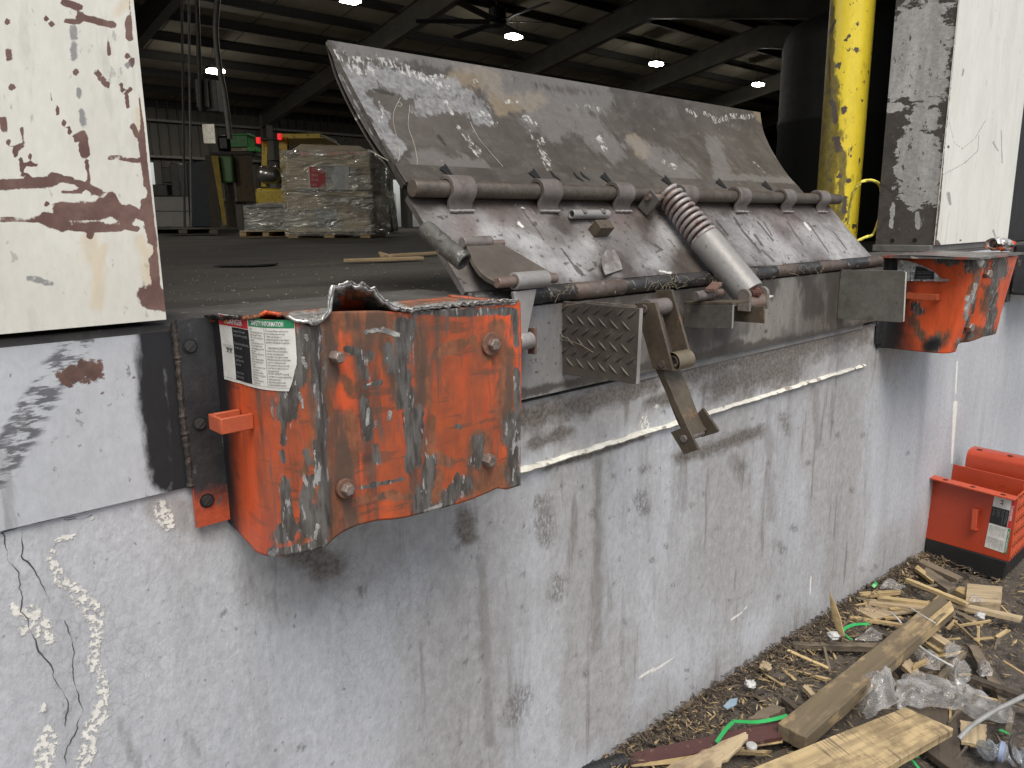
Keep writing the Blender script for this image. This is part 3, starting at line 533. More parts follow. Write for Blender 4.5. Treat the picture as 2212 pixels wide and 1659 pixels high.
bst = {
 'scuff': ZZ(z4, RS([([(690, 330), (715, 500), (735, 800), (745, 1100), (760, 1480)], (42, 26)), ([(650, 380), (600, 560), (560, 700), (540, 800)], 62), ([(540, 830), (535, 950)], 22), ([(530, 1010), (540, 1050)], 18), ([(545, 1160), (560, 1260), (560, 1350)], 34),
    ([(520, 1450), (600, 1400)], 50), ([(480, 1545), (560, 1540), (740, 1510)], 26), ([(660, 1000), (680, 1060)], 24), ([(690, 1150), (650, 1280), (680, 1420)], 40), ([(1240, 800), (1250, 950), (1240, 1060)], 48), ([(1190, 330), (1180, 480), (1190, 720)], 44),
    ([(1000, 480), (960, 520), (980, 600)], 24), ([(1050, 630), (980, 650)], 14), ([(1590, 940), (1575, 1060)], 36), ([(1760, 850), (1770, 1000), (1800, 1180)], 44), ([(1320, 1060), (1300, 1200), (1290, 1320), (1400, 1300)], 36), ([(1420, 1240), (1500, 1180)], 44), ([(1250, 240), (1500, 250), (1780, 240)], 22), ([(1785, 240), (1795, 420)], 18),
    ([(1030, 970), (1035, 1050)], 26), ([(990, 730), (1000, 920)], 26), ([(1100, 440), (1130, 560)], 30), ([(880, 450), (960, 470)], 20), ([(1795, 560), (1805, 900), (1820, 1160)], 13), ([(960, 1195), (1180, 1150)], 9), ([(1470, 860), (1490, 870)], 10), ([(700, 950), (715, 1100)], 18), ([(710, 1320), (715, 1480)], 20)], .43)),
 'rust': ZZ(z4, RS([([(700, 340), (730, 700), (750, 1100), (775, 1470)], 60), ([(770, 270), (1000, 290), (1150, 330), (1250, 360)], 64), ([(770, 350), (790, 460)], 60), ([(850, 830), (870, 1000), (860, 1150), (870, 1300), (900, 1380)], 62), ([(800, 560), (900, 660)], 40), ([(1700, 330), (1720, 500), (1740, 700), (1740, 900)], 46), ([(1600, 960), (1590, 1080), (1640, 1100)], 54),
    ([(1340, 1150), (1320, 1280)], 50), ([(1420, 1260), (1560, 1170), (1700, 1140)], 50), ([(900, 1275), (1100, 1235), (1250, 1250)], 20), ([(780, 1230), (800, 1400), (770, 1480)], 46), ([(1280, 400), (1290, 700)], 40), ([(1200, 700), (1300, 720)], 40), ([(1650, 430)], 66), ([(1080, 400), (1160, 700)], 40), ([(1340, 830), (1330, 960)], 22), ([(1310, 1000), (1430, 1060)], 26), ([(690, 700), (740, 1000)], 30),
    ([(640, 1130), (690, 1000)], 22), ([(660, 1420), (600, 1540)], 24), ([(960, 460), (1000, 380)], 50), ([(1350, 480), (1560, 400)], 26), ([(1400, 1320), (1250, 1360), (940, 1400)], 14)], .44)),
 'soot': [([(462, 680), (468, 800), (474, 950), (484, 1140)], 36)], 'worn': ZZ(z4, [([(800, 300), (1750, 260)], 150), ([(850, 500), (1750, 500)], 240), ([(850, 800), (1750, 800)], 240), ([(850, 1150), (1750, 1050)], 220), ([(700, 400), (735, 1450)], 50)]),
 'bare': ZZ(z4, RS([([(985, 355), (1070, 340), (1150, 370)], 20), ([(995, 770), (990, 860)], 10), ([(1110, 790), (1105, 825)], 16), ([(1035, 840), (1030, 880)], 10), ([(655, 370), (660, 400)], 10), ([(640, 500), (655, 545)], 14), ([(620, 690), (640, 760)], 12), ([(720, 1400), (705, 1470)], 14), ([(490, 1545), (470, 1560)], 26), ([(1300, 1330), (1390, 1290)], 14), ([(1240, 235), (1500, 212), (1790, 195)], 14), ([(1785, 600), (1790, 640)], 8), ([(700, 1000), (710, 1120)], 7), ([(980, 630), (1000, 640)], 6), ([(1280, 1220)], 10)], .3))}
obj('bumper_body', MB().grid(A), m_or, b1, strokes=bst, sharp=50).modifiers.new('t', 'SOLIDIFY').thickness = .006
# buckled, torn top plate
edp = np.array([z4(*p) for p in ((100, 265), (115, 264), (370, 270), (430, 241), (520, 247), (590, 276), (690, 303), (745, 288), (780, 225), (797, 110), (880, 88), (960, 100), (1030, 128), (1060, 168), (1130, 215), (1200, 233), (1350, 214), (1500, 200), (1790, 178), (1900, 178))])
m = (qs > .004) & (qs < .62); q2 = np.linspace(.004, pr.s_of_u(1116, 1.23), 170); xy2 = pr.at(q2)+pr.nrm(q2)*.004
pr2 = Profile.__new__(Profile); zf = np.full(len(q2), 1.22)
for _ in range(5):
    uv = proj(np.c_[xy2, zf]); e = proj(np.c_[xy2, zf+.001]); zf = zf+.001*(np.interp(uv[:, 0], edp[:, 0], edp[:, 1])-uv[:, 1])/(e[:, 1]-uv[:, 1])
nt = 30; A = np.zeros((nt, len(q2), 3))
for k in range(nt):
    t = k/(nt-1)
    for i, q in enumerate(q2):
        xb = .418+(.851-.418)*i/(len(q2)-1); yb = -.004; w = t
        j = (.006*mn.noise(Vector((q*120, 1, 0)))+.004*mn.noise(Vector((q*300, 2, 0))))*(t**6)
        z = 1.221+(zf[i]-1.221)*t**2.6+.004*mn.noise(Vector((q*14, t*3, 7)))*t*(1-t)*3+(.004*mn.noise(Vector((q*150, t*6, 3))) if t > .8 else 0)
        A[k, i] = (xb+(xy2[i][0]-xb)*w, yb+(xy2[i][1]+j-yb)*w, z)
tst = {'bare': ZZ(z4, RS([([(1180, 240), (1350, 216), (1500, 203), (1790, 180)], 15), ([(785, 110), (880, 90), (960, 104), (1030, 130), (1070, 180), (1180, 230)], 20), ([(600, 275), (690, 285), (750, 270), (800, 180), (800, 120)], 34)], .44)),
  'rust': ZZ(z4, RS([([(560, 250), (720, 240)], 40), ([(1060, 200), (1250, 210), (1600, 180)], 34), ([(120, 265), (380, 265)], 24), ([(820, 130), (980, 150)], 20)], .44)), 'scuff': ZZ(z4, RS([([(1000, 190), (1130, 215)], 30), ([(1500, 170), (1790, 160)], 20)], .44)), 'soot': [([(440, 680), (520, 681)], 5)]}
obj('top_plate', MB().grid(A), m_or, b1, strokes=tst, sharp=50).modifiers.new('t', 'SOLIDIFY').thickness = .004
# jagged bright torn rim standing on the plate's edge
rim = MB()
for (i0, i1, rr) in ((int(170*.36), int(170*.52), .0042), (int(170*.52), 169, .0033)):
    pts = [A[-1, i]+np.array([.0015*mn.noise(Vector((i*.7, 0, 0))), -.001+.002*mn.noise(Vector((i*.9, 3, 0))), .0025*mn.noise(Vector((i*.55, 9, 0)))]) for i in range(i0, i1)]
    rim.tube(pts, [rr*.62*(.8+1.2*mn.noise(Vector((i*.45, 4, 1)))) for i in range(i0, i1)], 6, flat=.7)
obj('torn_edge', rim, m_sil, b1, noiseamp=.0018, sharp=20)
obj('rubber_core', MB().box(.45, .842, -.162, -.008, .955, 1.195), flat('black_rubber', (.012, .012, .012), .8), b1, bevel=.01)
# mounting flange with three lag bolts
A = np.array([[(x, -.014, z) for x in np.linspace(.376, .428, 14)] for z in np.linspace(.924, 1.2235, 70)])
fl = obj('mounting_flange', MB().grid(A, thick=(0, .008, 0)), m_flange, b1, strokes={'orange': [([(400, 1190), (500, 1170)], 95)]}, sharp=50)
m_wd = mat('burnt_weld', (.03, .027, .025), (.09, .07, .055), 50, rough=.6, metal=.3, fine=.3, bump=((90, .004),))
pts = [(.3735+.0016*mn.noise(Vector((0, 0, z*90))), -.010, z) for z in np.arange(.985, 1.222, .004)]
obj('weld_bead', MB().tube(pts, [.0042+.0035*abs(mn.noise(Vector((3, 0, p[2]*130)))) for p in pts], 8), m_wd, b1, noiseamp=.0015)
m_wo = mat('cracked_weld_wood', (.12, .07, .04), (.03, .025, .02), 40, rough=.8)
for p in ((410, 748), (431, 915), (447, 1081)):
    c = P(*p, 'y', -.014); w = MB().tube([c+[0, .001, 0], c+[0, -.0012, 0]], .0105, 20); o = obj('lag_bolt', w, flat('bolt_pocket', (.01, .01, .01), .6), b1)
    h = MB().tube([c, c+[0, -.0035, 0]], [.0082, .0075], 14).obox(c+[0, -.004, 0], (.7, 0, .7), (0, 1, 0), (-.7, 0, .7), .0075, .0008, .0012); obj('bolt_head', h, flat('bolt_dark', (.06, .058, .055), .5, .4), o)
for p, wr in (((720, 771), 0), ((1057, 742), 22), ((742, 1055), 19), ((1049, 991), 0)):
    c = P(*p, 'y', -.187); q = pr.s_of_u(p[0], c[2]); n = pr.nrm(q); c = np.array([*(pr.at(q)+n*.004), c[2]]); d = fwd(c); hexbolt(b1, c, (n[0], n[1], 0), 14.5*d/F, .014, wr*1.15*d/F)
# lifting bracket
yn = P(546, 905, 'x', .428)[1]; zt_, zb_ = P(546, 893, 'y', yn)[2], P(546, 927, 'y', yn)[2]; xc = P(476, 905, 'y', yn)[0]; yf = P(450, 905, 'x', xc)[1]
hb = MB().box(xc, .429, yn, yn+.006, zb_, zt_).box(xc, xc+.006, yn+.006, yf, zb_, zt_).box(xc+.006, .4265, yf-.006, yf, zb_, zt_)
m_or2 = orange('faded_orange_bracket', (.44, .095, .042)); obj('lifting_bracket', hb, m_or2, b1, bevel=.0012)
# warning label wrapped on the bend
us_ = np.linspace(476, 640, 40); ss_ = [pr.s_of_u(u, 1.2) for u in us_]; zl0 = P(560, 692, 'x', .4275)[2]; zl1 = P(495, 822, 'x', .4255)[2]
def labfn(a, b, e):
    q = float(np.interp(476+164*a, us_, ss_)); z = zl0+(zl1-zl0)*b; i = np.interp(q, qs, np.arange(len(qs))); n = pr.nrm(q)
    d = .0032*mn.noise(Vector((q*9, z*5, 1)))+.0022*mn.noise(Vector((q*30, z*8, 4)))
    p = pr.at(q)+n*(.0008+e+d*min(1, q/.05)); return (p[0], p[1], z)
sticker(b1, labfn, right=lambda b: 1.0-.13*max(0, (b-.5)/.5)**1.6-.012*mn.noise(Vector((b*30, 0, 0)))*(b > .4), curve=14)

# ---- far bumper: same make, crushed differently
b2 = thing('dock_bumper', (2.98, -.02, .9), 'far orange steel dock bumper with creased front and a torn label, under the white jamb', 'dock bumper', 'orange steel dock bumpers on the wall')
X0 = 2.77
yb = P(*z6(1385, 1350), 'x', X0)[1]; zbb = P(*z6(1385, 1350), 'x', X0)[2]; ytp = P(*z6(1720, 420), 'x', X0)[1]
def prof2(t):
    y = yb+(ytp-yb)*t; k = yb*.98+(ytp*.93-yb*.98)*t
    return Profile([(X0-.03, -.008), (X0, -.02), (X0+.002, y*.5), (X0+.004, y*.82), (X0+.02, y*.97), (X0+.055, y*1.01), (X0+.085, y*1.0), (X0+.12, y*.93), (X0+.15+.05*(1-t), y*.90), (X0+.22, y*.97-.01), (X0+.34, y*.97-.02-.02*(1-t)), (X0+.47-.09*t, y*.98-.015), (X0+.485-.09*t, y*.9), (X0+.485-.09*t, -.01)])
nq = 130; A = np.zeros((70, nq, 3))
for j in range(70):
    t = j/69; p = prof2(t); q = np.linspace(0, p.len, nq); w = p.at(q); n = p.nrm(q)
    for i in range(nq):
        z0 = .905+(.012 if q[i] > .33 else 0)*1+.02*max(0, min(1, (q[i]-.42)/.1)) ; z = z0+(1.216-z0)*t
        d = .006*mn.noise(Vector((q[i]*8, z*6, 31)))+.003*mn.noise(Vector((q[i]*26, z*9, 14))); A[j, i] = (w[i][0]+n[i][0]*d, w[i][1]+n[i][1]*d, z)
fst = {'scuff': ZZ(z6, RS([([(1700, 340), (1640, 420)], 70), ([(1750, 320), (1780, 420)], 40), ([(1920, 480), (1880, 800), (1830, 1150)], 34), ([(1720, 560), (1680, 760), (1650, 950), (1560, 1160)], 12), ([(1050, 870), (1070, 930)], 40), ([(1950, 330), (1960, 500)], 60), ([(1240, 1280)], 50), ([(1620, 1190)], 30), ([(1300, 370), (1480, 400)], 30)], .3)),
  'rust': ZZ(z6, RS([([(1500, 1290), (1640, 1240)], 30), ([(1700, 1180), (1850, 1170)], 50), ([(1240, 1270), (1330, 1230)], 60), ([(1000, 1000), (1100, 1200)], 30), ([(1830, 700), (1780, 900)], 40), ([(1700, 480), (1640, 800)], 30)], .3)),
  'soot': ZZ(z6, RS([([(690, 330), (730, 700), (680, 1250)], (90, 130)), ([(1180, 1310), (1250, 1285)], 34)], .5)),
  'bare': ZZ(z6, RS([([(1610, 780), (1580, 1000)], 12), ([(1720, 320), (1740, 400)], 22), ([(1690, 640), (1650, 830)], 10), ([(1500, 1260), (1520, 1230)], 8)], .45))}
obj('bumper_body', MB().grid(A), m_or, b2, strokes=fst, sharp=50).modifiers.new('t', 'SOLIDIFY').thickness = .006
yF = ytp*.97-.03; A2 = np.array([[(x, y*(1+.02*mn.noise(Vector((x*20, 0, 5)))), 1.2195+.004*mn.noise(Vector((x*9, y*9, 2)))) for x in np.linspace(X0-.06, X0+.42, 40)] for y in np.linspace(-.006, yF, 16)])
m_top = mat('scraped_grey_top', (.11, .105, .10), (.18, .17, .16), 12, rough=.45, metal=.3, fine=.2, layers=[dict(m=('noise', 14, .60, .05, (1, 1, 1), 3), c=(.40, .07, .03), fac=.7), dict(m=('noise', 45, .64, .03), c=(.5, .48, .42))])
obj('top_plate', MB().grid(A2, thick=(0, 0, .007)), m_top, b2)
obj('rubber_core', MB().box(X0+.03, X0+.46, yb*.78, -.02, .95, 1.19), flat('black_rubber_b', (.012, .012, .012), .8), b2, bevel=.01)
# crumpled roll of the top plate at the outer corner
cr = MB(); c0 = P(*z6(1860, 200), 'x', X0+.33); c1 = P(*z6(2045, 215), 'x', X0+.44)
N = 26; G = np.array([[c0+(c1-c0)*i/N+np.array([0, -.028*math.cos(a)*(.7+.5*mn.noise(Vector((i*.5, a, 0)))), .02*math.sin(a)*(1+.6*mn.noise(Vector((i*.4, a*1.2, 8))))]) for i in range(N+1)] for a in np.linspace(0, 2*math.pi*.93, 22)])
cr.grid(G); obj('crumpled_corner', cr, m_or, b2, strokes={'bare': ZZ(z6, [([(1850, 180), (1980, 150), (2050, 190)], 10), ([(1990, 170), (2040, 260)], 6)]), 'rust': ZZ(z6, [([(1870, 230), (1900, 180)], 16)]), 'soot': [([(0, 0)], 1)], 'scuff': ZZ(z6, [([(1920, 150), (2000, 160)], 10)])}, sharp=30)
sf = lambda u, v, e=0: P(u, v, 'x', X0-.0005-e)
zt_ = sf(*z6(1210, 735))[2]; zb_ = sf(*z6(1210, 802))[2]; ya = sf(*z6(1310, 770))[1]; yc = sf(*z6(975, 765))[1]; xo = X0-.03
hb = MB().box(xo, X0+.002, ya, ya+.006, zb_, zt_).box(xo, xo+.006, ya+.006, yc, zb_, zt_).box(xo+.006, X0+.002, yc-.006, yc, zb_, zt_); obj('lifting_bracket', hb, m_or2, b2, bevel=.0012)
for p in ((1795, 525), (1735, 1035), (1605, 1100)):
    y = ytp*.95-.01 if p[1] < 800 else yb*.97; c = P(*z6(*p), 'y', y); hexbolt(b2, c, (-.25, -1, 0), .016, .018)
def crumple(c): return np.array(c)+np.array([-.004*abs(mn.noise(Vector((c[1]*60, c[2]*60, 0)))), 0, 0])
def polysheet(poly, f, n=26, amp=0, e=.001):
    us = [p[0] for p in poly]; mb = MB(); lo, hi = min(us), max(us)
    def rng_v(u):
        ys = []
        for (a, b), (c, d) in zip(poly, poly[1:]+poly[:1]):
            if min(a, c) <= u <= max(a, c) and a != c: ys.append(b+(d-b)*(u-a)/(c-a))
        return min(ys), max(ys)
    G = []
    for i in range(n+1):
        u = lo+(hi-lo)*min(max(i/n, .002), .998); a, b = rng_v(u); G.append([f(*z6(u, a+(b-a)*k/10), e+amp*abs(mn.noise(Vector((i*.7, k*.9, 0))))) for k in range(11)])
    return mb.grid(np.array(G).transpose(1, 0, 2))
sfy = lambda u, v, e=0: (lambda p: np.array([p[0]-.004, p[1], p[2]]))(sf(u, v, e))
lb = obj('torn_label', polysheet([(850, 370), (960, 380), (1110, 430), (1250, 500), (1330, 580), (1410, 580), (1410, 605), (935, 600), (850, 600)], sfy, 30, .008), mat('crumpled_foil', (.6, .6, .58), (.35, .35, .34), 60, rough=.3, metal=.4, fine=.2, bump=((60, .004),)), b2)
obj('black_panel', polysheet([(1040, 440), (1130, 455), (1245, 505), (1245, 582), (1032, 582)], sfy, 12, 0, .009), m_blk, lb)
v, f = text2d("leveler ramp can lower\nunexpectedly without\n \nNever allow vehicle to\nleave the dock until"); lo, hi = v.min(0), v.max(0); q = (v-lo)/(hi-lo)
obj('panel_text', MB().add([sfy(*z6(1060+165*a, 575-80*b), .0102) for a, b in q], f), m_gtx, lb, smooth=False)
fb = MB().box(X0-.05, X0+.0, -.013, -.006, .92, 1.216); obj('mounting_flange', fb, m_flange, b2, bevel=.002)

# ---- next bay's black bumper at the right edge
m_rub = mat('black_bay_bumper', (.014, .014, .015), (.03, .03, .032), 9, rough=.55, fine=.2, bump=((30, .002),), layers=[dict(m=('noise', 30, .63, .03), c=(.12, .09, .075))])
nb = thing('dock_bumper', (4.75, -.02, .9), 'black steel bumper plate of the next bay, cut by the right edge of the photo', 'dock bumper')
xa = P(*z6(2065, 400), 'y', -.012)[0]; xb2 = P(*z6(2125, 400), 'y', -.03)[0]
obj('mounting_flange', MB().box(xa, xb2+.04, -.016, -.006, .955, 1.222), m_rub, nb, bevel=.002)
obj('bumper_body', MB().box(xb2, xb2+.5, -.15, -.017, .99, 1.222), m_rub, nb, bevel=.012)
for z in (1.19, 1.09, 1.0): obj('lag_bolt', MB().tube([(xa+.03, -.018, z), (xa+.03, -.015, z)], .012, 16), m_black, nb)
# ================================================================== EDGE OF DOCK LEVELER
LX0, LX1 = .90, 2.665
HO = np.array([0, .004, 1.222]); TT = np.array([0, .195, .205]); TT = TT/np.linalg.norm(TT); NN = np.array([0, -TT[2], TT[1]])
def DK(u, v, h=0): return PP(u, v, HO+NN*h, NN)
def dk(x, s, h=0): return np.array([x, 0, 0])+HO+TT*s+NN*h
lv = thing('dock_leveler', (1.83, -.02, 1.0), 'grey brown steel edge of dock leveler with raised hinged lip plate, bolted across the doorway', 'dock leveler')
m_lip = mat('scuffed_dark_steel', (.060, .051, .043), (.095, .083, .072), 5, (1, 1, 1), rough=.52, metal=.15, fine=.12, bump=((60, .0012), (14, .001)), layers=[
   dict(m=('noise', 16, .58, .1, (1, 1.6, 1.6), 2), c=(.125, .112, .10), fac=.5),
   dict(m=('noise', 11, .58, .06, (1.6, .5, .5), 8), c=(.055, .047, .04), fac=.6),
   dict(m=('attr', 'tan', .8, 30, .4, (1, 1, 1)), c=(.26, .205, .13), fac=.6),
   dict(m=('attr', 'haze', .8, 24, .35, (1.6, .8, .8)), c=(.22, .21, .198), fac=.45),
   dict(m=('attr', 'blue', .75, 30, .14, (1.4, .7, .7)), c=(.30, .303, .305), c2=(.17, .168, .165), fac=.8, ns=70),
   dict(m=('attr', 'white', .8, 60, .13, (.8, 1, 1)), m2=('noise', 90, .53, .06, (1.3, .6, .6), 3), fac=.85, c=(.58, .56, .51), c2=(.42, .41, .39), ns=80),
   dict(m=('attr', 'dark', .7, 40, .25, (1, 1, 1)), c=(.03, .026, .022), fac=.8),
   dict(m=('noise', 55, .70, .02, (1.4, .7, .7), 6), c=(.4, .38, .34), fac=.6)])
prl = [P(*z2(*p), 'x', LX0) for p in ((560, 950), (500, 855), (430, 768), (360, 665), (290, 545), (230, 430), (170, 290), (120, 112))]
prl = smooth(prl, 10); d = np.r_[0, np.cumsum([np.linalg.norm(b-a) for a, b in zip(prl[:-1], prl[1:])])]
xr = P(1640, 243, 'z', prl[-1][2])[0]; xrb = P(1742, 394, 'y', prl[0][1])[0]; print('LIP', prl[0], prl[-1], xr, xrb)
def lip(x, t, h=0):
    q = t*d[-1]; p = np.array([np.interp(q, d, [k[i] for k in prl]) for i in range(3)]); q2 = min(q+.01, d[-1]); q1 = q2-.02
    tg = np.array([0]+[np.interp(q2, d, [k[i] for k in prl])-np.interp(q1, d, [k[i] for k in prl]) for i in (1, 2)]); tg /= np.linalg.norm(tg)
    return np.array([x, p[1], p[2]])+np.array([0, -tg[2], tg[1]])*h
nt = 60; LR = np.array([[lip(0, t) for t in np.linspace(0, 1, nt)]])[0]
A = np.array([[(LX0+(xrb+(xr-xrb)*t/(nt-1)-LX0)*i/299, LR[t][1], LR[t][2]) for i in range(300)] for t in range(nt)])
lst = {'white': ZZ(z2, RS([([(180, 185), (230, 240), (300, 290), (370, 290)], 24), ([(270, 220), (370, 240)], 16), ([(420, 240), (500, 245), (570, 275)], 22), ([(560, 285), (640, 320), (700, 335), (800, 385)], 18), ([(690, 330), (760, 318), (810, 330)], 14), ([(870, 610), (900, 650), (940, 700), (985, 765)], (7, 18)), ([(1000, 545), (1050, 570), (1085, 595)], 18), ([(800, 460), (840, 540)], 8),
     ([(1150, 470), (1220, 465)], 9), ([(1260, 560), (1320, 600)], 13), ([(1350, 700), (1370, 780), (1400, 850)], 16), ([(1290, 640), (1310, 680)], 6), ([(420, 470), (430, 640)], 10), ([(240, 570), (300, 560)], 14), ([(970, 350), (980, 360)], 8)], .44))
   + ZZ(z3, RS([([(640, 455), (700, 480)], 8), ([(690, 495), (780, 470), (880, 470)], 13), ([(560, 440), (600, 470)], 9), ([(880, 690), (938, 745)], 4), ([(980, 650), (1000, 675), (1040, 690)], 4), ([(130, 575), (160, 640)], 13), ([(440, 690), (500, 720)], 9), ([(60, 420), (120, 440)], 11)], .44)),
  'blue': ZZ(z2, RS([([(250, 300), (330, 380)], 50), ([(400, 290), (560, 370), (700, 390), (830, 410)], 56), ([(660, 500), (760, 480), (900, 480), (960, 510), (1010, 550)], 50), ([(280, 400), (360, 500), (420, 560), (430, 640)], 44), ([(440, 640), (530, 750)], 34), ([(880, 410), (930, 430)], 24)], .42)),
  'haze': ZZ(z3, RS([([(280, 590), (400, 660), (540, 760)], (24, 60)), ([(690, 600), (740, 770)], 34), ([(700, 760), (1080, 790)], 14)], .5))+ZZ(z2, RS([([(1100, 350), (1300, 450), (1500, 560)], 70), ([(1450, 480), (1700, 470)], 50), ([(1300, 550), (1450, 640)], 50), ([(640, 800), (1000, 860)], 40), ([(1600, 600), (1770, 760)], 50), ([(200, 130), (700, 210), (1700, 370)], 40)], .5)),
  'tan': ZZ(z2, RS([([(860, 330), (1060, 330)], 44), ([(1200, 480), (1330, 460)], 40), ([(1080, 400), (1130, 520)], 30)], .5))+ZZ(z3, RS([([(290, 590), (340, 640)], 30), ([(905, 450), (930, 480)], 20)], .5)),
  'dark': ZZ(z2, [([(500, 830), (540, 930), (580, 990)], 13), ([(760, 670), (800, 720)], 3), ([(380, 400), (500, 430)], 3)])}
obj('lip_plate', MB().grid(A, thick=np.array([[lip(0, t/(nt-1), -.012)-lip(0, t/(nt-1)) for i in range(300)] for t in range(nt)])), m_lip, lv, strokes=lst, sharp=40)
sc = MB()                                   # long thin scratches, bright wire-like curls
for L, f in (([(570, 397), (535, 470), (528, 540), (550, 660), (552, 740), (535, 800)], z2), ([(625, 440), (615, 560), (640, 660), (650, 740), (642, 825), (580, 822)], z2), ([(550, 430), (565, 425), (578, 435), (568, 448), (552, 440)], z2), ([(975, 540), (1030, 650), (1145, 830)], z2), ([(380, 720), (500, 810)], z2)):
    sc.tube(smooth([(lambda p: lip(p[0], np.clip((p[2]-prl[0][2])/(prl[-1][2]-prl[0][2]), 0, 1), .0006))(PP(*f(*p), prl[0], np.cross(prl[-1]-prl[0], [1, 0, 0]))) for p in L], 6), .0007, 5)
obj('scratch', sc, flat('bright_scratch', (.4, .37, .31), .5), lv)
m_deck = mat('sprayed_silver_deck', (.165, .155, .148), (.245, .235, .228), 3.2, rough=.5, metal=.1, fine=.13, bump=((7, .003), (70, .0012)), layers=[
   dict(m=('noise', 5, .55, .14, (1, 1, 1), 2), c=(.125, .108, .098), fac=.75),
   dict(m=('attr', 'red', .8, 9, .8, (1, 1, 1)), c=(.13, .082, .070), fac=.5),
   dict(m=('attr', 'brown', .8, 14, .6, (1, 1, 1)), c=(.055, .043, .036), fac=.9),
   dict(m=('attr', 'bright', .7, 9, .8, (1, 1, 1)), c=(.42, .415, .41), fac=.65),
   dict(m=('attr', 'dark', .4, 60, .3, (1, 1, 1)), c=(.045, .036, .03), fac=.8),
   dict(m=('noise', 7, .55, .12, (1, 1, 1), 13), c=(.095, .078, .068), fac=.7),
   dict(m=('noise', 34, .60, .05, (2.2, .5, .5), 14), c=(.10, .08, .068), fac=.2),
   dict(m=('noise', 60, .62, .03, (1, 1, 1), 6), c=(.06, .047, .038), fac=.8),
   dict(m=('attr', 'white', .7, 70, .2, (1, 1, 1)), c=(.65, .63, .58))])
SL = .249
A = np.zeros((56, 300, 3))
for j in range(56):
    s = .004+(SL-.004)*j/55
    for i in range(300):
        x = LX0+(LX1-LX0)*i/299; xx = x+.10*(s/SL); h = 0
        for c, w, a in ((1.30, .035, .010), (1.62, .03, .008), (2.02, .04, .009), (2.42, .035, .007)): h -= a*math.exp(-((x-c)/w)**2)*min(1, (SL-s)/.1)*.9
        h += .002*mn.noise(Vector((x*6, s*6, 0))); A[j, i] = dk(x, s, h)
dst = {'dark': ZZ(zs, RS([([(1015, 570), (1095, 670)], 4), ([(1060, 545), (1175, 690)], 5), ([(1230, 515), (1290, 605)], 5), ([(1310, 640), (1490, 850)], 5), ([(1430, 680), (1500, 780)], 6), ([(1460, 560), (1610, 740)], 4), ([(1140, 720), (1310, 945)], 4), ([(1500, 830), (1620, 940)], 5), ([(370, 560), (400, 660)], 5), ([(470, 780), (540, 830), (480, 850)], 5), ([(380, 730), (480, 800)], 3)], .45))
    + ZZ(zd, RS([([(1690, 910), (1800, 1060), (1860, 1150)], 5), ([(1830, 1090), (1900, 1170)], 9), ([(1310, 530), (1430, 700), (1520, 830)], 4), ([(1400, 490), (1450, 560)], 9), ([(1960, 1130), (2010, 1110)], 5)], .45)) + [([(1890, 480), (1840, 470)], .5)] + [([(1700, 478), (1735, 530)], 1.3), ([(1745, 480), (1790, 545)], 1.3), ([(1650, 480), (1668, 510)], 1.3), ([(1800, 500), (1830, 540)], 1.2), ([(1590, 480), (1610, 505)], 1.2)],
  'red': [([(1080, 460), (1160, 460)], 30), ([(1690, 440), (1700, 480)], 40), ([(1900-100, 455)], 26), ([(1000, 470), (1030, 520)], 26), ([(1290, 470), (1400, 470)], 22)],
  'brown': [([(890, 428), (1780, 443)], 24), ([(1400, 480), (1430, 560)], 26), ([(1420, 575), (1530, 590)], 34), ([(1305, 560), (1345, 580)], 24), ([(1210, 480), (1280, 560)], 20), ([(1100, 620), (1880, 565)], 12), ([(1540, 500), (1560, 560)], 20), ([(1180, 560), (1210, 600)], 18)],
  'bright': [([(1130, 500), (1190, 560)], 40), ([(1440, 505), (1420, 560)], 30), ([(1250, 540), (1240, 590)], 34), ([(1640, 520), (1680, 560)], 40), ([(1800, 520), (1830, 560)], 34), ([(1740, 520)], 30), ([(1060, 500)], 26)],
  'white': ZZ(zd, [([(1270, 665), (1310, 700)], 3.2), ([(1240, 480), (1250, 495)], 2.2), ([(1300, 510), (1330, 520)], 2)])+[([(1738, 482), (1750, 496)], 2.5), ([(1425, 585), (1450, 590)], 2)]}
obj('deck_plate', MB().grid(A, thick=-NN*.012), m_deck, lv, strokes=dst, sharp=40)
# hinge bar across the top of the deck with its loops
m_bar = mat('brown_hinge_bar', (.066, .054, .043), (.105, .088, .070), 14, rough=.5, metal=.2, fine=.18, bump=((90, .0015),), layers=[dict(m=('noise', 60, .64, .03), c=(.06, .04, .03)), dict(m=('noise', 12, .6, .08, (1, 1, 1), 3), c=(.11, .085, .066), fac=.6)])
m_loop = mat('sprayed_loop', (.125, .108, .098), (.18, .158, .146), 14, rough=.5, metal=.1, fine=.15, bump=((80, .001),), layers=[dict(m=('noise', 20, .58, .06), c=(.10, .078, .067), fac=.7)])
HB = .0225; rb = .0172
hbS = SL-.004
obj('hinge_bar', MB().tube([dk(LX0-.002, hbS, HB), dk(LX0, hbS, HB), dk(2.2, hbS, HB), dk(LX1+.045, hbS, HB)], [rb*.93, rb, rb, rb], 22), m_bar, lv, sharp=50)
def bar_x(u): return PP(u, 408+(u-890)*.022, dk(0, hbS, HB), NN)[0]
lxs = [bar_x(u) for u in (988, 1178, 1337, 1478, 1594, 1693, 1768)]; print('LOOPS', [round(x, 3) for x in lxs], 'hb', bar_x(890), bar_x(1797))
tabs = []
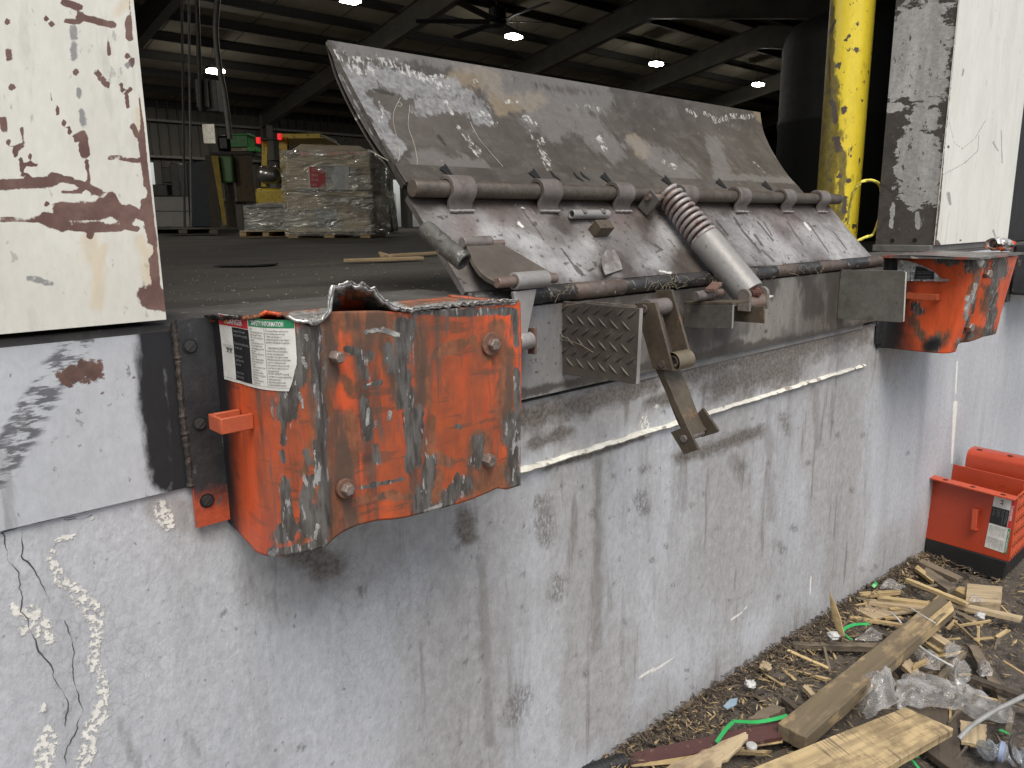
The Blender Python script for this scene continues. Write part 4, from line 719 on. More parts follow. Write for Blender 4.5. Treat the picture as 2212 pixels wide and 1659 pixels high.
for i, x in enumerate(lxs):
    lw = .030; ro = rb+.0105; ri = rb+.0015; prof = []
    for a in np.linspace(-10, 190, 22):
        q = math.radians(a); prof.append((-math.cos(q), math.sin(q)))
    outer = [(-.027, -.001), (-.029, .008)]; k = []
    pts_o = [(hbS-ro*1.0-.012, 0.0), (hbS-ro*1.02, HB*.55)]+[(hbS-ro*math.cos(math.radians(a)), HB+ro*math.sin(math.radians(a))) for a in np.linspace(0, 178, 20)]
    pts_i = [(hbS-ri*1.0-.012, -.004), (hbS-ri*1.02, HB*.5)]+[(hbS-ri*math.cos(math.radians(a)), HB+ri*math.sin(math.radians(a))) for a in np.linspace(0, 178, 20)]
    G = [[dk(x+sx, s, h) for s, h in pts_o+pts_i[::-1]] for sx in (-lw, lw)]; n = len(G[0]); mb = MB(); mb.add(G[0]+G[1], [(j, (j+1) % n, n+(j+1) % n, n+j) for j in range(n)]+[(j, j+1, n-2-j, n-1-j)[::-1] for j in range(n//2-1)]+[(n+j, n+j+1, 2*n-2-j, 2*n-1-j) for j in range(n//2-1)])
    lo = obj('hinge_loop', mb, m_loop, lv, sharp=40, bevel=.001)
    w = MB(); wp = [dk(x-lw*1.05+2.1*lw*k/10, hbS-ro-.012+.003*mn.noise(Vector((k*.9, i, 0))), .002) for k in range(11)]; w.tube(wp, .006, 8, flat=.6); obj('weld', w, flat('weld_pale', (.30, .28, .27), .5), lo, noiseamp=.001)
# lip hinge leaf: raised tabs with a dark folded notch beside each loop
t1 = .135; ln_ = np.cross(lip(1, .1)-lip(1, .0), [1, 0, 0])
nx_ = [PP(u, v, lip(0, .12, .006), ln_)[0] for u, v in ((960, 357), (1151, 367), (1305, 376), (1435, 381), (1551, 387), (1650, 392), (1734, 395))]
tb = [LX0+.004]+[x for x in nx_ if x < xrb-.01]+[xrb-.002]
for i in range(len(tb)-1):
    a, b = tb[i]+(.001 if i else 0), tb[i+1]-.002
    if b-a < .004: continue
    q = [lip(a, .004, .006), lip(b, .004, .006), lip(b, t1, .006), lip(a, t1, .006)]; base = [lip(p[0], t, -.001) for p, t in zip(q, (.004, .004, t1, t1))]
    obj('lip_tab', MB().hexa(base, q), m_lip, lv, bevel=.0012)
    if i:
        k = .022*max(.55, fwd(q[0])/1.5); tri = [lip(a, t1*1.10, .0075), lip(a-.002, t1*.95, .012), lip(a-k, t1*.78, .0085), lip(a-k*.5, t1*.40, .0075), lip(a+.003, t1*.30, .0075)]
        obj('lip_notch', MB().add(tri, [(0, 1, 2, 3, 4)]), m_black, lv, smooth=False)
for p in ((1620, 200), (1845, 210), (1910, 200)):
    c = PP(*zd(*p), lip(0, .1, .006), np.cross(lip(1, .1)-lip(1, .0), [1, 0, 0])); obj('gouge', MB().tube([c+TT*.016, c, c-TT*.014+[.012, 0, 0]], [.002, .006, .003], 6, flat=.4), m_black, lv)
# lower hinge knuckles
m_k1 = mat('oily_knuckle', (.036, .034, .033), (.075, .072, .07), 12, rough=.36, metal=.4, fine=.2, bump=((70, .0015),), layers=[dict(m=('noise', 50, .63, .03), c=(.3, .28, .25), fac=.7)])
m_k2 = mat('brown_knuckle', (.085, .062, .05), (.13, .10, .085), 12, rough=.5, metal=.2, fine=.2, bump=((70, .0015),), layers=[dict(m=('noise', 50, .63, .03), c=(.3, .28, .25), fac=.6), dict(m=('noise', 20, .6, .04), c=(.13, .072, .052), fac=.7)])
ku = [985, 1175, 1236, 1345, 1452, 1530, 1625, 1672, 1722, 1765, 1818, 1868, 1893]
kx = [P(u, 632-(u-1120)*.0912, 'y', -.006)[0] for u in ku]; kx[0] = LX0; kx[-1] = LX1+.035
for i in range(len(kx)-1):
    a, b = kx[i]+.0012, kx[i+1]-.0012; r = .0168 if i % 2 else .0178
    obj('hinge_knuckle', MB().tube([(a, -.006, 1.208), (a+.002, -.006, 1.208), (b-.002, -.006, 1.208), (b, -.006, 1.208)], [r*.9, r, r, r*.9], 18), m_k2 if i in (2, 5, 7, 9, 11) else m_k1, lv, sharp=50)
# mounting plate
m_mp = mat('grimy_mounting_plate', (.105, .094, .083), (.15, .139, .126), 5, (1, 1, .4), rough=.6, metal=.1, fine=.14, bump=((40, .0015),), layers=[
   dict(m=('noise', 22, .58, .07, (1, 1, .10), 2), c=(.10, .085, .072), fac=.7),
   dict(m=('attr', 'grey', .6, 12, .6, (1, 1, 1)), c=(.24, .238, .236), fac=.9),
   dict(m=('attr', 'pale', .8, 18, .6, (1, 1, .25)), c=(.26, .24, .215), fac=.75),
   dict(m=('attr', 'dark', .85, 24, .5, (1, 1, .4)), c=(.055, .045, .038), fac=.85),
   dict(m=('noise', 75, .655, .03, (1, 1, 1), 6), c=(.05, .04, .035), fac=.85)])
A = wgrid(LX0-.002, LX1+.055, 1.006, 1.193, .0065, -.0135)
mst = {'grey': [([(1160, 690), (1175, 830)], 60), ([(1130, 760), (1140, 840)], 40)], 'pale': [([(1700, 610), (1690, 680)], 30), ([(1670, 660), (1650, 730)], 26), ([(1600, 740), (1640, 735)], 14)],
  'dark': [([(1490, 640), (1660, 620)], 24), ([(1500, 720), (1560, 700)], 34), ([(1740, 600), (1760, 660)], 24), ([(1130, 850), (1400, 790), (1890, 700)], 9), ([(1800, 600), (1800, 690)], 20), ([(1655, 715)], 3), ([(1430, 750), (1460, 700)], 30), ([(1300, 640), (1480, 620)], 20), ([(1540, 760), (1600, 740)], 8)]}
obj('mounting_plate', MB().grid(A, thick=(0, .012, 0)), m_mp, lv, strokes=mst, sharp=50)
obj('mounting_plate_top', MB().box(LX0, LX1+.055, -.0132, .06, 1.1935, 1.1995), m_mp, lv)
# tread plate keeper (near) and plain keeper (far)
m_tread = mat('brown_tread_plate', (.072, .061, .050), (.10, .086, .072), 9, rough=.55, metal=.15, fine=.15, bump=((60, .001),), layers=[dict(m=('noise', 40, .63, .04), c=(.15, .13, .115), fac=.7)])
m_edge = flat('bare_plate_edge', (.33, .31, .295), .5, .2)
xk = P(1215, 650, 'y', -.014)[0]; K = [P(*z5(*p), 'x', xk) for p in ((470, 512), (1000, 562), (975, 1072), (455, 1000))]; K[0][1] = K[3][1] = -.0145
kp = obj('lip_keeper', MB().slab(K, (.009, 0, 0)), m_tread, lv, bevel=.0008)
e = MB().hexa([K[1]+[-.0004, -.0006, 0], K[1]+[.0094, -.0006, 0], K[1]+[.0094, .0, 0], K[1]+[-.0004, .0, 0]], [K[2]+[-.0004, -.0006, 0], K[2]+[.0094, -.0006, 0], K[2]+[.0094, .0, 0], K[2]+[-.0004, .0, 0]]); obj('bare_edge', e, m_edge, kp)
tr = MB(); dy = abs(K[1][1]-K[0][1]); z0 = K[2][2]; rows = 8
for r in range(9):
    for c in range(8):
        y = -.02-c*.0285-(.0142 if r % 2 else 0); z = 1.004+r*.0218
        if y < K[1][1]+.012 or z > np.interp(y, [K[1][1], K[0][1]], [K[1][2], K[0][2]])-.008 or z < np.interp(y, [K[2][1], K[3][1]], [K[2][2], K[3][2]])+.008: continue
        sg = 1 if (r % 2) else -1; t = np.array([0, .78*sg, .63]); pts = [np.array([xk+.0006-.0012*math.sin(math.pi*k/6), y, z])+t*(k/6-.5)*.027 for k in range(7)]
        tr.tube(pts, [.0006+.0021*math.sin(math.pi*(k+.4)/6.8) for k in range(7)], 6, flat=1)
obj('tread_bars', tr, m_tread, kp, sharp=70)
xk2 = P(1815, 590, 'y', -.014)[0]; K2 = [P(*z6(*p), 'x', xk2) for p in ((230, 480), (905, 492), (932, 505), (905, 1040), (885, 1050), (150, 1005))]; K2[0][1] = K2[5][1] = -.0145
m_kp2 = mat('greenish_worn_plate', (.12, .11, .094), (.16, .152, .134), 12, rough=.5, metal=.15, fine=.14, bump=((60, .001),), layers=[dict(m=('noise', 18, .6, .08), c=(.10, .085, .07), fac=.8), dict(m=('noise', 55, .66, .03), c=(.06, .05, .04), fac=.7)])
k2 = obj('lip_keeper', MB().slab(K2, (.009, 0, 0)), m_kp2, lv, bevel=.0008); k2['label'] = 'plain flat keeper plate'
a, b = K2[2], K2[3]; obj('bare_edge', MB().hexa([a+[-.0004, -.0006, 0], a+[.0094, -.0006, 0], a+[.0094, 0, 0], a+[-.0004, 0, 0]], [b+[-.0004, -.0006, 0], b+[.0094, -.0006, 0], b+[.0094, 0, 0], b+[-.0004, 0, 0]]), flat('bare_cream_edge', (.5, .47, .40), .5), k2)
# hanging latch linkage
m_arm = mat('rusty_brown_arm', (.068, .053, .037), (.105, .083, .056), 16, rough=.6, metal=.15, fine=.16, bump=((70, .001),), layers=[dict(m=('noise', 30, .62, .05), c=(.19, .115, .06), fac=.7), dict(m=('noise', 60, .65, .03), c=(.05, .04, .03))])
xA, xB = 1.205, 1.275
def quadx(pts, x, f=z5): return [P(*f(*p), 'x', x) for p in pts]
la = obj('latch_arm', MB().slab(quadx([(965, 527), (1105, 520), (1225, 985), (1088, 970)], xA), (.007, 0, 0)), m_arm, lv, bevel=.0008)
lb_ = obj('latch_arm', MB().slab(quadx([(1105, 440), (1215, 435), (1335, 870), (1235, 905)], xB), (.007, 0, 0)), m_arm, lv, bevel=.0008)
c0 = P(*z5(1060, 590), 'x', xA); cB = P(*z5(1150, 520), 'x', xB); pv = (c0+np.array([xA, cB[1], cB[2]]))/2
obj('pivot_tube', MB().tube([pv+[.0071, 0, 0], [xB-.0003, pv[1], pv[2]]], .017, 18), m_loop, lv, sharp=50)
obj('pivot_pin', MB().tube([pv+[-.0035, 0, 0], pv+[0.0, 0, 0]], .0085, 14), m_k2, lv, bevel=.001)
lm = P(*z5(1150, 935), 'x', xA); obj('pivot_pin', MB().tube([lm+[-.003, 0, 0], lm+[xB-xA+.006, 0, 0]], .007, 12), m_k2, lv)
st = [P(*z5(*p), 'x', xA+.009) for p in ((1150, 985), (1215, 1125), (1265, 1260), (1310, 1365), (1345, 1420))]; nv_ = []
mb = MB(); G0 = []
off = np.array([0, .0035, .0015])
G = np.array([[p+np.array([sx, 0, 0]) for sx in np.linspace(0, .056, 6)] for p in smooth(st, 6)])
obj('latch_strap', mb.grid(G, thick=np.array([0, .017, .004])), m_arm, lv, sharp=40, bevel=.0008)
cl = P(*z5(1215, 925), 'x', xA+.009); rc = .019
G = np.array([[cl+np.array([sx, -rc*math.cos(a), rc*math.sin(a)]) for sx in np.linspace(0, .052, 5)] for a in np.linspace(-1.0, 3.6, 24)])
obj('latch_curl', MB().grid(G, thick=np.array([[[0, .006*math.cos(a), -.006*math.sin(a)]]*5 for a in np.linspace(-1.0, 3.6, 24)])), mat('worn_tan_curl', (.22, .18, .12), (.16, .13, .09), 20, rough=.4, metal=.3, fine=.15), lv, sharp=40)
ep = obj('latch_foot', MB().slab(quadx([(1208, 1397), (1318, 1352), (1395, 1515), (1297, 1547)], xA-.004), (.006, 0, 0)), m_arm, lv, bevel=.0008)
pn = P(*z5(1300, 1440), 'x', xA-.004); obj('foot_pin', MB().tube([pn+[-.004, 0, 0], pn+[.06, 0, 0]], .0072, 14), m_loop, ep, bevel=.001)
obj('latch_foot', MB().slab(quadx([(1425, 1232), (1530, 1385), (1520, 1400), (1415, 1432), (1360, 1300)], xB-.004), (.006, 0, 0)), m_arm, lv, bevel=.0008)
# spring bracket channel
m_br = mat('dark_bracket', (.075, .066, .056), (.105, .095, .082), 12, rough=.55, fine=.15, bump=((60, .001),), layers=[dict(m=('noise', 50, .64, .04), c=(.18, .14, .09), fac=.7)])
xC = P(1478, 650, 'y', -.014)[0]
q = quadx([(1235, 528), (1627, 538), (1620, 697), (1285, 690)], xC); q[0][1] = q[3][1] = -.0145
o = obj('spring_bracket', MB().slab(q, (.006, 0, 0)), m_br, lv, bevel=.0008)
obj('bare_edge', MB().hexa([q[1]+[-.0003, -.0006, 0], q[1]+[.0063, -.0006, 0], q[1]+[.0063, 0, 0], q[1]+[-.0003, 0, 0]], [q[2]+[-.0003, -.0006, 0], q[2]+[.0063, -.0006, 0], q[2]+[.0063, 0, 0], q[2]+[-.0003, 0, 0]]), m_edge, o)
obj('bracket_flange', MB().hexa([q[0]+[.0, 0, .0005], q[0]+[.07, 0, .0005], q[1]+[.07, 0, .0005], q[1]+[0, 0, .0005]], [q[0]+[.0, 0, .0065], q[0]+[.07, 0, .0065], q[1]+[.07, 0, .0065], q[1]+[0, 0, .0065]]), m_arm, o, bevel=.0008)
xD = xC+.115; q = quadx([(1630, 560), (1838, 545), (1838, 662), (1625, 652)], xD); q[0][1] = q[3][1] = -.0145
obj('spring_bracket', MB().slab(q, (.006, 0, 0)), m_arm, lv, bevel=.0008)
m_ear = mat('dusty_ear', (.21, .19, .17), (.15, .125, .105), 20, rough=.6, fine=.15, bump=((90, .001),))
# spring cylinder
m_cyl = mat('silver_spring_tube', (.25, .24, .228), (.31, .30, .288), 8, rough=.45, metal=.15, fine=.08, bump=((90, .0006),), layers=[dict(m=('noise', 60, .665, .03), c=(.10, .08, .07), fac=.8), dict(m=('noise', 9, .62, .08), c=(.2, .175, .16), fac=.6)])
m_coil = mat('coil_spring', (.36, .345, .335), (.27, .215, .195), 18, rough=.42, metal=.2, fine=.12, layers=[dict(m=('noise', 25, .58, .07), c=(.15, .075, .055), fac=.7)])
m_rod = mat('rusty_spring_rod', (.16, .085, .065), (.11, .065, .05), 30, rough=.7, fine=.2, layers=[dict(m=('noise', 60, .62, .05), c=(.25, .22, .2), fac=.6)])
m_cop = mat('coppery_pin', (.215, .13, .095), (.19, .155, .135), 30, rough=.4, metal=.3, fine=.15)
B = P(1625, 642, 'y', -.115); T = P(1437, 412, 'x', B[0]-.02); T = DK(1437, 412, .045) if T[1] < .05 or T[1] > .4 else T
print('SPRING', B, T); ax = (T-B); L = np.linalg.norm(ax); ax /= L
ea = np.cross(ax, [1, 0, 0]); ea /= np.linalg.norm(ea); eb = np.cross(ax, ea)
mid = P(1513, 527, 'x', (B[0]+T[0])/2); tm = np.clip((mid-B).dot(ax)/L, .45, .6); Mp = B+ax*L*tm; rc = 29*fwd(Mp)/F; rt_ = 33.5*fwd(Mp)/F; print('tm', tm, rc)
sp = obj('spring_tube', MB().tube([B+ax*.012, B+ax*.02, Mp-ax*.002, Mp], [rt_*.98, rt_, rt_, rt_*.985], 32), m_cyl, lv, sharp=50)
hol = MB().tube([B+ax*.0135, B+ax*.009], [rt_*.62, rt_*.6], 20); obj('tube_hole', hol, m_rod, sp)
turns = 9.5; hp = [Mp+ax*(L*(1-tm)*.93*k/240)+(ea*math.cos(2*math.pi*turns*k/240)+eb*math.sin(2*math.pi*turns*k/240))*rc*(1.0-.12*k/240) for k in range(241)]
obj('spring_coil', MB().tube(hp, .0056, 10), m_coil, sp, sharp=80)
obj('spring_rod', MB().tube([Mp, B+ax*L*.95], rc*.62, 18), m_rod, sp)
obj('spring_cap', MB().tube([B+ax*L*.925, B+ax*L*.97, B+ax*L*.99], [rc*.8, rc*.8, rc*.6], 18), m_rod, sp, bevel=.001)
bq = [DK(*zs(*p), h) for p, h in (((300, 410), .004), ((395, 500), .004), ((515, 350), .055), ((425, 245), .055))]
xs_ = [p[0] for p in bq]; tl = obj('spring_lug', MB().slab(bq, (.008, 0, 0)), m_br, lv, bevel=.0008)
bq2 = [p+np.array([.075, 0, 0]) for p in bq]; obj('spring_lug', MB().slab(bq2, (.008, 0, 0)), m_br, lv, bevel=.0008)
lc = DK(*zs(410, 320), .04); obj('lug_pin', MB().tube([lc+[-.006, 0, 0], lc+[.09, 0, 0]], .008, 12), m_bolt, lv)
for dx in (-.047, .036):                     # ears that hold the tube foot
    c = B+np.array([dx, -.004, .0]); G = []
    mb = MB(); out = [c+np.array([0, math.cos(a)*.017, .006+math.sin(a)*.018]) for a in np.linspace(-.3, math.pi+.3, 12)]+[c+np.array([0, -.016, -.03]), c+np.array([0, .015, -.03])]
    obj('foot_ear', mb.slab(out, (.010, 0, 0)), m_ear, lv, bevel=.0015)
obj('foot_roller', MB().tube([B+[-.04, .0, -.012], B+[.04, .0, -.012]], .019, 16), m_cop, lv, bevel=.002)
obj('foot_rust', MB().tube([B+[-.02, -.008, .012], B+[.0, -.012, .014], B+[.022, -.006, .01]], [.006, .013, .008], 8), mat('rust_lump', (.20, .06, .035), (.05, .02, .015), 60, rough=.7, bump=((120, .006),)), lv, noiseamp=.004)
cpn = P(*z5(1880, 483), 'y', -.10); obj('cotter_tab', MB().slab([cpn+[-.03, 0, -.004], cpn+[.016, 0, -.001], cpn+[.016, 0, .003], cpn+[-.03, 0, .006]], (0, .004, 0)), m_caulk, lv)
s0_ = P(*z5(1375, 480), 'y', -.06); s1_ = s0_+np.array([.11, 0, 0]); obj('stub_pin', MB().tube([s0_, s0_+[.07, 0, 0]], .012, 16), m_loop, lv, bevel=.0015); obj('stub_pin', MB().tube([s0_+[.068, 0, 0.002], s1_+[0, 0, .002]], .009, 14), m_cop, lv)
t0_ = P(*z5(1500, 415), 'y', -.075); obj('rusty_tab', MB().obox(t0_, (.93, .2, .25), (-.2, .97, 0), (-.2, 0, .97), .026, .012, .004), m_rod, lv, bevel=.001)
# near lift arm, socket sleeve and linkage
m_sleeve = mat('mottled_sleeve', (.10, .097, .085), (.055, .054, .047), 22, rough=.6, fine=.25, bump=((60, .003),), layers=[dict(m=('noise', 40, .60, .03), c=(.30, .30, .27), fac=.7), dict(m=('noise', 34, .62, .03, (1, 1, 1), 5), c=(.035, .032, .028))])
xS = .985; a = DK(*zd(735, 1045), .066); b = DK(*zd(372, 735), .052); print('SLEEVE', a, b); rS = 21.5*fwd(a)/F; ax2 = (b-a)/np.linalg.norm(b-a)
slv = obj('handle_socket', MB().pipe(a, b, rS, rS*.76, 28), m_sleeve, lv, sharp=50, noiseamp=.0008)
obj('socket_end', MB().tube([b-ax2*.004, b+ax2*.006, b+ax2*.010], [rS*.99, rS*.96, rS*.6], 24), m_sleeve, slv, sharp=50)
obj('socket_pin', MB().tube([a+ax2*.010+[0.002, 0, 0], a+ax2*.08], rS*.46, 18), m_k1, slv, bevel=.0015)
t1_ = DK(*zd(830, 850), .022); p2 = P(*zd(1340, 1225), 'y', -.045); pn_ = np.cross(np.array([0, p2[1]-t1_[1], p2[2]-t1_[2]]), [1, 0, 0]); pn_ /= np.linalg.norm(pn_); pn_ *= np.sign(pn_[2])
fA = lambda x, y: PP(*zd(x, y), t1_, pn_)
obj('lift_arm', MB().slab([fA(*p) for p in ((760, 880), (1090, 850), (1600, 1150), (1560, 1235), (1060, 1245), (960, 1190), (890, 1130), (830, 1040))], -pn_*.010), mat('brown_lift_arm', (.085, .072, .058), (.115, .098, .082), 10, rough=.55, metal=.1, fine=.12, bump=((60, .001),)), lv, bevel=.001)
xx0, xx1 = fA(690, 830)[0], fA(985, 835)[0]; r_ = 13*fwd(t1_)/F; obj('arm_knuckle', MB().tube([(xx0, t1_[1], t1_[2]), (xx1, t1_[1], t1_[2])], r_, 20), m_loop, lv, bevel=.002)
obj('knuckle_pin', MB().tube([(xx1-.01, t1_[1], t1_[2]-.003), (fA(1110, 830)[0], t1_[1], t1_[2]-.003)], r_*.55, 14), m_cop, lv)
k0, k1_ = P(*zd(1225, 1235), 'y', -.045)[0], P(*zd(1535, 1212), 'y', -.045)[0]; kr = 19*fwd(p2)/F; pc_ = np.array([0, p2[1], p2[2]])
obj('link_knuckle', MB().pipe(pc_+[k0, 0, 0], pc_+[k1_, 0, 0], kr, kr*.66, 24), m_cyl, lv, bevel=.001)
obj('link_pin', MB().tube([pc_+[P(*zd(1055, 1265), 'y', -.045)[0], 0, 0], pc_+[k0+.005, 0, 0]], kr*.62, 18), m_cop, lv, bevel=.0015)
obj('link_pin', MB().tube([pc_+[k1_-.005, 0, 0], pc_+[P(*zd(1632, 1205), 'y', -.045)[0], 0, 0]], kr*.62, 18), m_cop, lv, bevel=.0015)
ys = -.05; sp_ = [P(*z5(*p), 'y', ys) for p in ((150, 450), (305, 430), (245, 725), (185, 745))]; obj('link_strap', MB().slab(sp_, (0, .008, 0)), m_cyl, lv, bevel=.001)
r0 = P(*z5(170, 790), 'y', ys+.004); r1 = P(*z5(262, 780), 'y', ys+.004); r1[2] = r0[2]; obj('link_foot', MB().tube([r0, r1], 20*fwd(r0)/F*.95, 20), m_cyl, lv, bevel=.002)
q = [P(*z5(*p), 'x', r1[0]+.001) for p in ((238, 695), (290, 692), (292, 872), (245, 868))]; o_ = MB().slab(q, (.006, 0, 0)); obj('foot_plate', o_, m_rod, lv, bevel=.0008)
# small welded bits on the deck
pa, pb = DK(*zd(1790, 575), .012), DK(*zd(2140, 565), .012); pb = np.array([pb[0], pa[1], pa[2]]); o = obj('stop_tube', MB().pipe(pa, pb, .0105, .007, 18), m_cyl, lv, bevel=.001)
for f_ in (.28, .8): c = pa+(pb-pa)*f_+NN*.0105; obj('rivet', MB().tube([c-NN*.003, c+NN*.002], .0075, 14), m_loop, o, bevel=.0008)
c = DK(*zd(2085, 715), .014); obj('stop_block', MB().obox(c, (1, 0, 0), TT, NN, .024, .013, .0155), m_arm, lv, bevel=.0015)
fp = [DK(*zd(*p), h) for p, h in (((2075, 1010), .012), ((2130, 920), .02), ((2212, 930), .018), ((2260, 1010), .01), ((2290, 1110), .005), ((2130, 1170), .003), ((2100, 1100), .006))]
obj('torn_flap', MB().slab(fp, -NN*.002), mat('peeled_flap', (.12, .095, .08), (.4, .37, .34), 20, rough=.4, metal=.3, fine=.2, bump=((60, .003),)), lv, noiseamp=.003, sharp=20)
dbm = MB()                                   # dry stalks and grit caught along the hinge
for i in range(130):
    u = float(rng.choice([rng.uniform(1130, 1260), rng.uniform(1440, 1560), rng.uniform(1690, 1780), rng.uniform(1390, 1480), rng.uniform(1100, 1880)])); c = P(u, 640-(u-1120)*.0912+float(rng.normal(0, 6)), 'y', -.03+float(rng.uniform(-.01, .012)))
    dd = np.array([rng.normal(), rng.normal()*.4, rng.normal()*.7]); dd /= np.linalg.norm(dd); l = float(rng.uniform(.004, .016)); dbm.tube([c-dd*l, c+np.array([0, 0, .002]), c+dd*l], .0006, 4)
m_straw = mat('dry_straw', (.24, .20, .13), (.07, .055, .04), 60, rough=.9)
so = obj('dry_stalks', dbm, m_straw, smooth=False); tag(so, 'fine dry stalks and grit caught along the leveler hinge', 'debris', kind='stuff')
for nm, pts, r in (('straw', [z5(400, 690), z5(508, 768)], .0013), ('grass_blade', [z5(400, 765), z5(560, 790), z5(690, 860)], .0008), ('straw', [z5(470, 545), z5(700, 520), z5(980, 548)], .0008)):
    b = MB().tube(smooth([P(*p, 'x', xk-.006) for p in pts], 5), r, 5); o = obj(nm, b, m_straw); tag(o, {0: 'short pale straw stuck beside the tread plate'}.get(0), 'straw')
    o['label'] = ['short thick pale straw poking out left of the tread plate', 'thin curved grey blade of grass across the tread plate', 'long straw lying along the top edge of the tread plate'][[.0013, .0008, .0008].index(r) if pts[0] != z5(470, 545) and r == .0013 else (2 if pts[0] == z5(470, 545) else 1)]
# ================================================================== WAREHOUSE
YB, ZE, SR, YR = 24.0, 5.06, .2, 12.3        # back wall, eave, roof slope, ridge
def zroof(y): return ZE+SR*(YB-y) if y > YR else ZE+SR*(YB-YR)-SR*(YR-y)
m_ceil = mat('stained_ceiling_liner', (.34, .30, .235), (.28, .245, .19), 1.5, (1, .4, 1), rough=.8, fine=.08, layers=[dict(m=('noise', .9, .60, .1, (.3, 1, 1), 2), c=(.2, .18, .15), fac=.6)])
m_purl = flat('shaded_purlin', (.030, .029, .028), .7); m_raft = mat('grey_rafter', (.14, .13, .11), (.10, .094, .08), 2, rough=.6, fine=.1)  # purlin colour kept dark to carry the shade on their near faces
m_clad = mat('grey_cladding', (.095, .089, .077), (.07, .066, .057), 1.2, rough=.55, fine=.1)
m_girt = flat('light_girt', (.21, .205, .19), .6)
wh = thing('warehouse', (18, 12, ZF), 'dim steel framed warehouse with purlins under a sloping roof, seen through the dock opening', 'building')
XW0, XW1 = -9.0, 46
ySt = [YB-1.15*k for k in range(21)]
obj('roof', MB().hexa([(XW0, YB, ZE), (XW1, YB, ZE), (XW1, YR, zroof(YR)), (XW0, YR, zroof(YR))], [(XW0, YB, ZE+.15), (XW1, YB, ZE+.15), (XW1, YR, zroof(YR)+.15), (XW0, YR, zroof(YR)+.15)]).hexa(
   [(XW0, YR, zroof(YR)), (XW1, YR, zroof(YR)), (XW1, .2, zroof(.2)), (XW0, .2, zroof(.2))], [(XW0, YR, zroof(YR)+.15), (XW1, YR, zroof(YR)+.15), (XW1, .2, zroof(.2)+.15), (XW0, .2, zroof(.2)+.15)]), m_ceil, wh, smooth=False)
sm = MB()
for k in range(30): x = XW0+1.83*k; sm.hexa([(x, YB, ZE-.012), (x+.03, YB, ZE-.012), (x+.03, YR, zroof(YR)-.012), (x, YR, zroof(YR)-.012)], [(x, YB, ZE-.004), (x+.03, YB, ZE-.004), (x+.03, YR, zroof(YR)-.004), (x, YR, zroof(YR)-.004)])
obj('liner_seams', sm, flat('seam_brown', (.16, .14, .11)), wh, smooth=False)
for k, y in enumerate(ySt):
    if y < .6: continue
    z = zroof(y); obj('purlin', MB().box(XW0, XW1, y-.03, y-.022, z-.23, z-.012).box(XW0, XW1, y-.09, y-.0305, z-.236, z-.2305).box(XW0, XW1, y-.0215, y+.04, z-.02, z-.0125), m_purl, wh, smooth=False)
for x in (1.2+5.45*k for k in range(1, 9)):
    mb = MB()
    for ya, yb_, d0, d1 in ((YB-.1, YR, .42, .62), (YR, .5, .62, .42)):
        za, zb_ = zroof(ya)-.24, zroof(yb_)-.24
        mb.hexa([(x-.006, ya, za-d0), (x+.006, ya, za-d0), (x+.006, yb_, zb_-d1), (x-.006, yb_, zb_-d1)], [(x-.006, ya, za), (x+.006, ya, za), (x+.006, yb_, zb_), (x-.006, yb_, zb_)])
        for dz, h in ((0, .015), (1, -.015)):
            p, q = za-d0*dz, zb_-d1*dz; mb.hexa([(x-.11, ya, p), (x+.11, ya, p), (x+.11, yb_, q), (x-.11, yb_, q)], [(x-.11, ya, p+h), (x+.11, ya, p+h), (x+.11, yb_, q+h), (x-.11, yb_, q+h)])
    obj('rafter', mb, m_raft, wh, smooth=False)
    obj('column', MB().box(x-.11, x+.11, YB-.16, YB-.145, ZF, ZE-.2).box(x-.11, x+.11, YB-.6, YB-.585, ZF, ZE-.55).box(x-.006, x+.006, YB-.584, YB-.161, ZF, ZE-.55), m_raft, wh, smooth=False)
# back wall of ribbed cladding with two daylight openings
W0 = P(304, 350, 'y', YB); W1 = P(336, 402, 'y', YB); D0 = P(845, 388, 'y', YB); D1 = P(884, 500, 'y', YB)
ops = [(W0[0], W1[0], W1[2], W0[2]), (D0[0]-.0, D1[0]+.6, ZF, D0[2])]; print('OPEN', ops)
def ribbed(x0, x1, z0, z1, y):
    mb = MB(); xs_ = []; x = x0; k = 0
    while x < x1: xs_ += [(x, 0), (x+.22, 0), (x+.25, -.035), (x+.28, -.035), (x+.305, 0)]; x += .305
    xs_ = [(min(a, x1), b) for a, b in xs_]+[(x1, 0)]
    return mb.grid(np.array([[(a, y+b, z) for a, b in xs_] for z in (z0, z1)]))
parts = [(XW0, ops[0][0], ZF, ZE+.1), (ops[0][0], ops[0][1], ops[0][3], ZE+.1), (ops[0][0], ops[0][1], ZF, ops[0][2]), (ops[0][1], ops[1][0], ZF, ZE+.1), (ops[1][0], ops[1][1], ops[1][3], ZE+.1), (ops[1][1], XW1, ZF, ZE+.1)]
for p in parts: obj('back_wall', ribbed(*p, YB), m_clad, wh, smooth=False)
for z in (2.1, 3.35, 4.4): obj('girt', MB().box(XW0, XW1 if z > ops[1][3] else ops[1][0]-.05, YB-.20, YB-.045, z, z+.07), m_girt, wh, smooth=False)
obj('door_frame', MB().box(ops[1][0]-.5, ops[1][1]+.2, YB-.12, YB-.04, ops[1][3], ops[1][3]+.28).box(ops[1][0]-.12, ops[1][0], YB-.12, YB-.04, ZF, ops[1][3]), m_girt, wh)
obj('side_wall', MB().box(XW0-.1, XW0, .2, YB, ZF, 8).box(XW1, XW1+.1, .2, YB, ZF, 8), m_clad, wh, smooth=False)
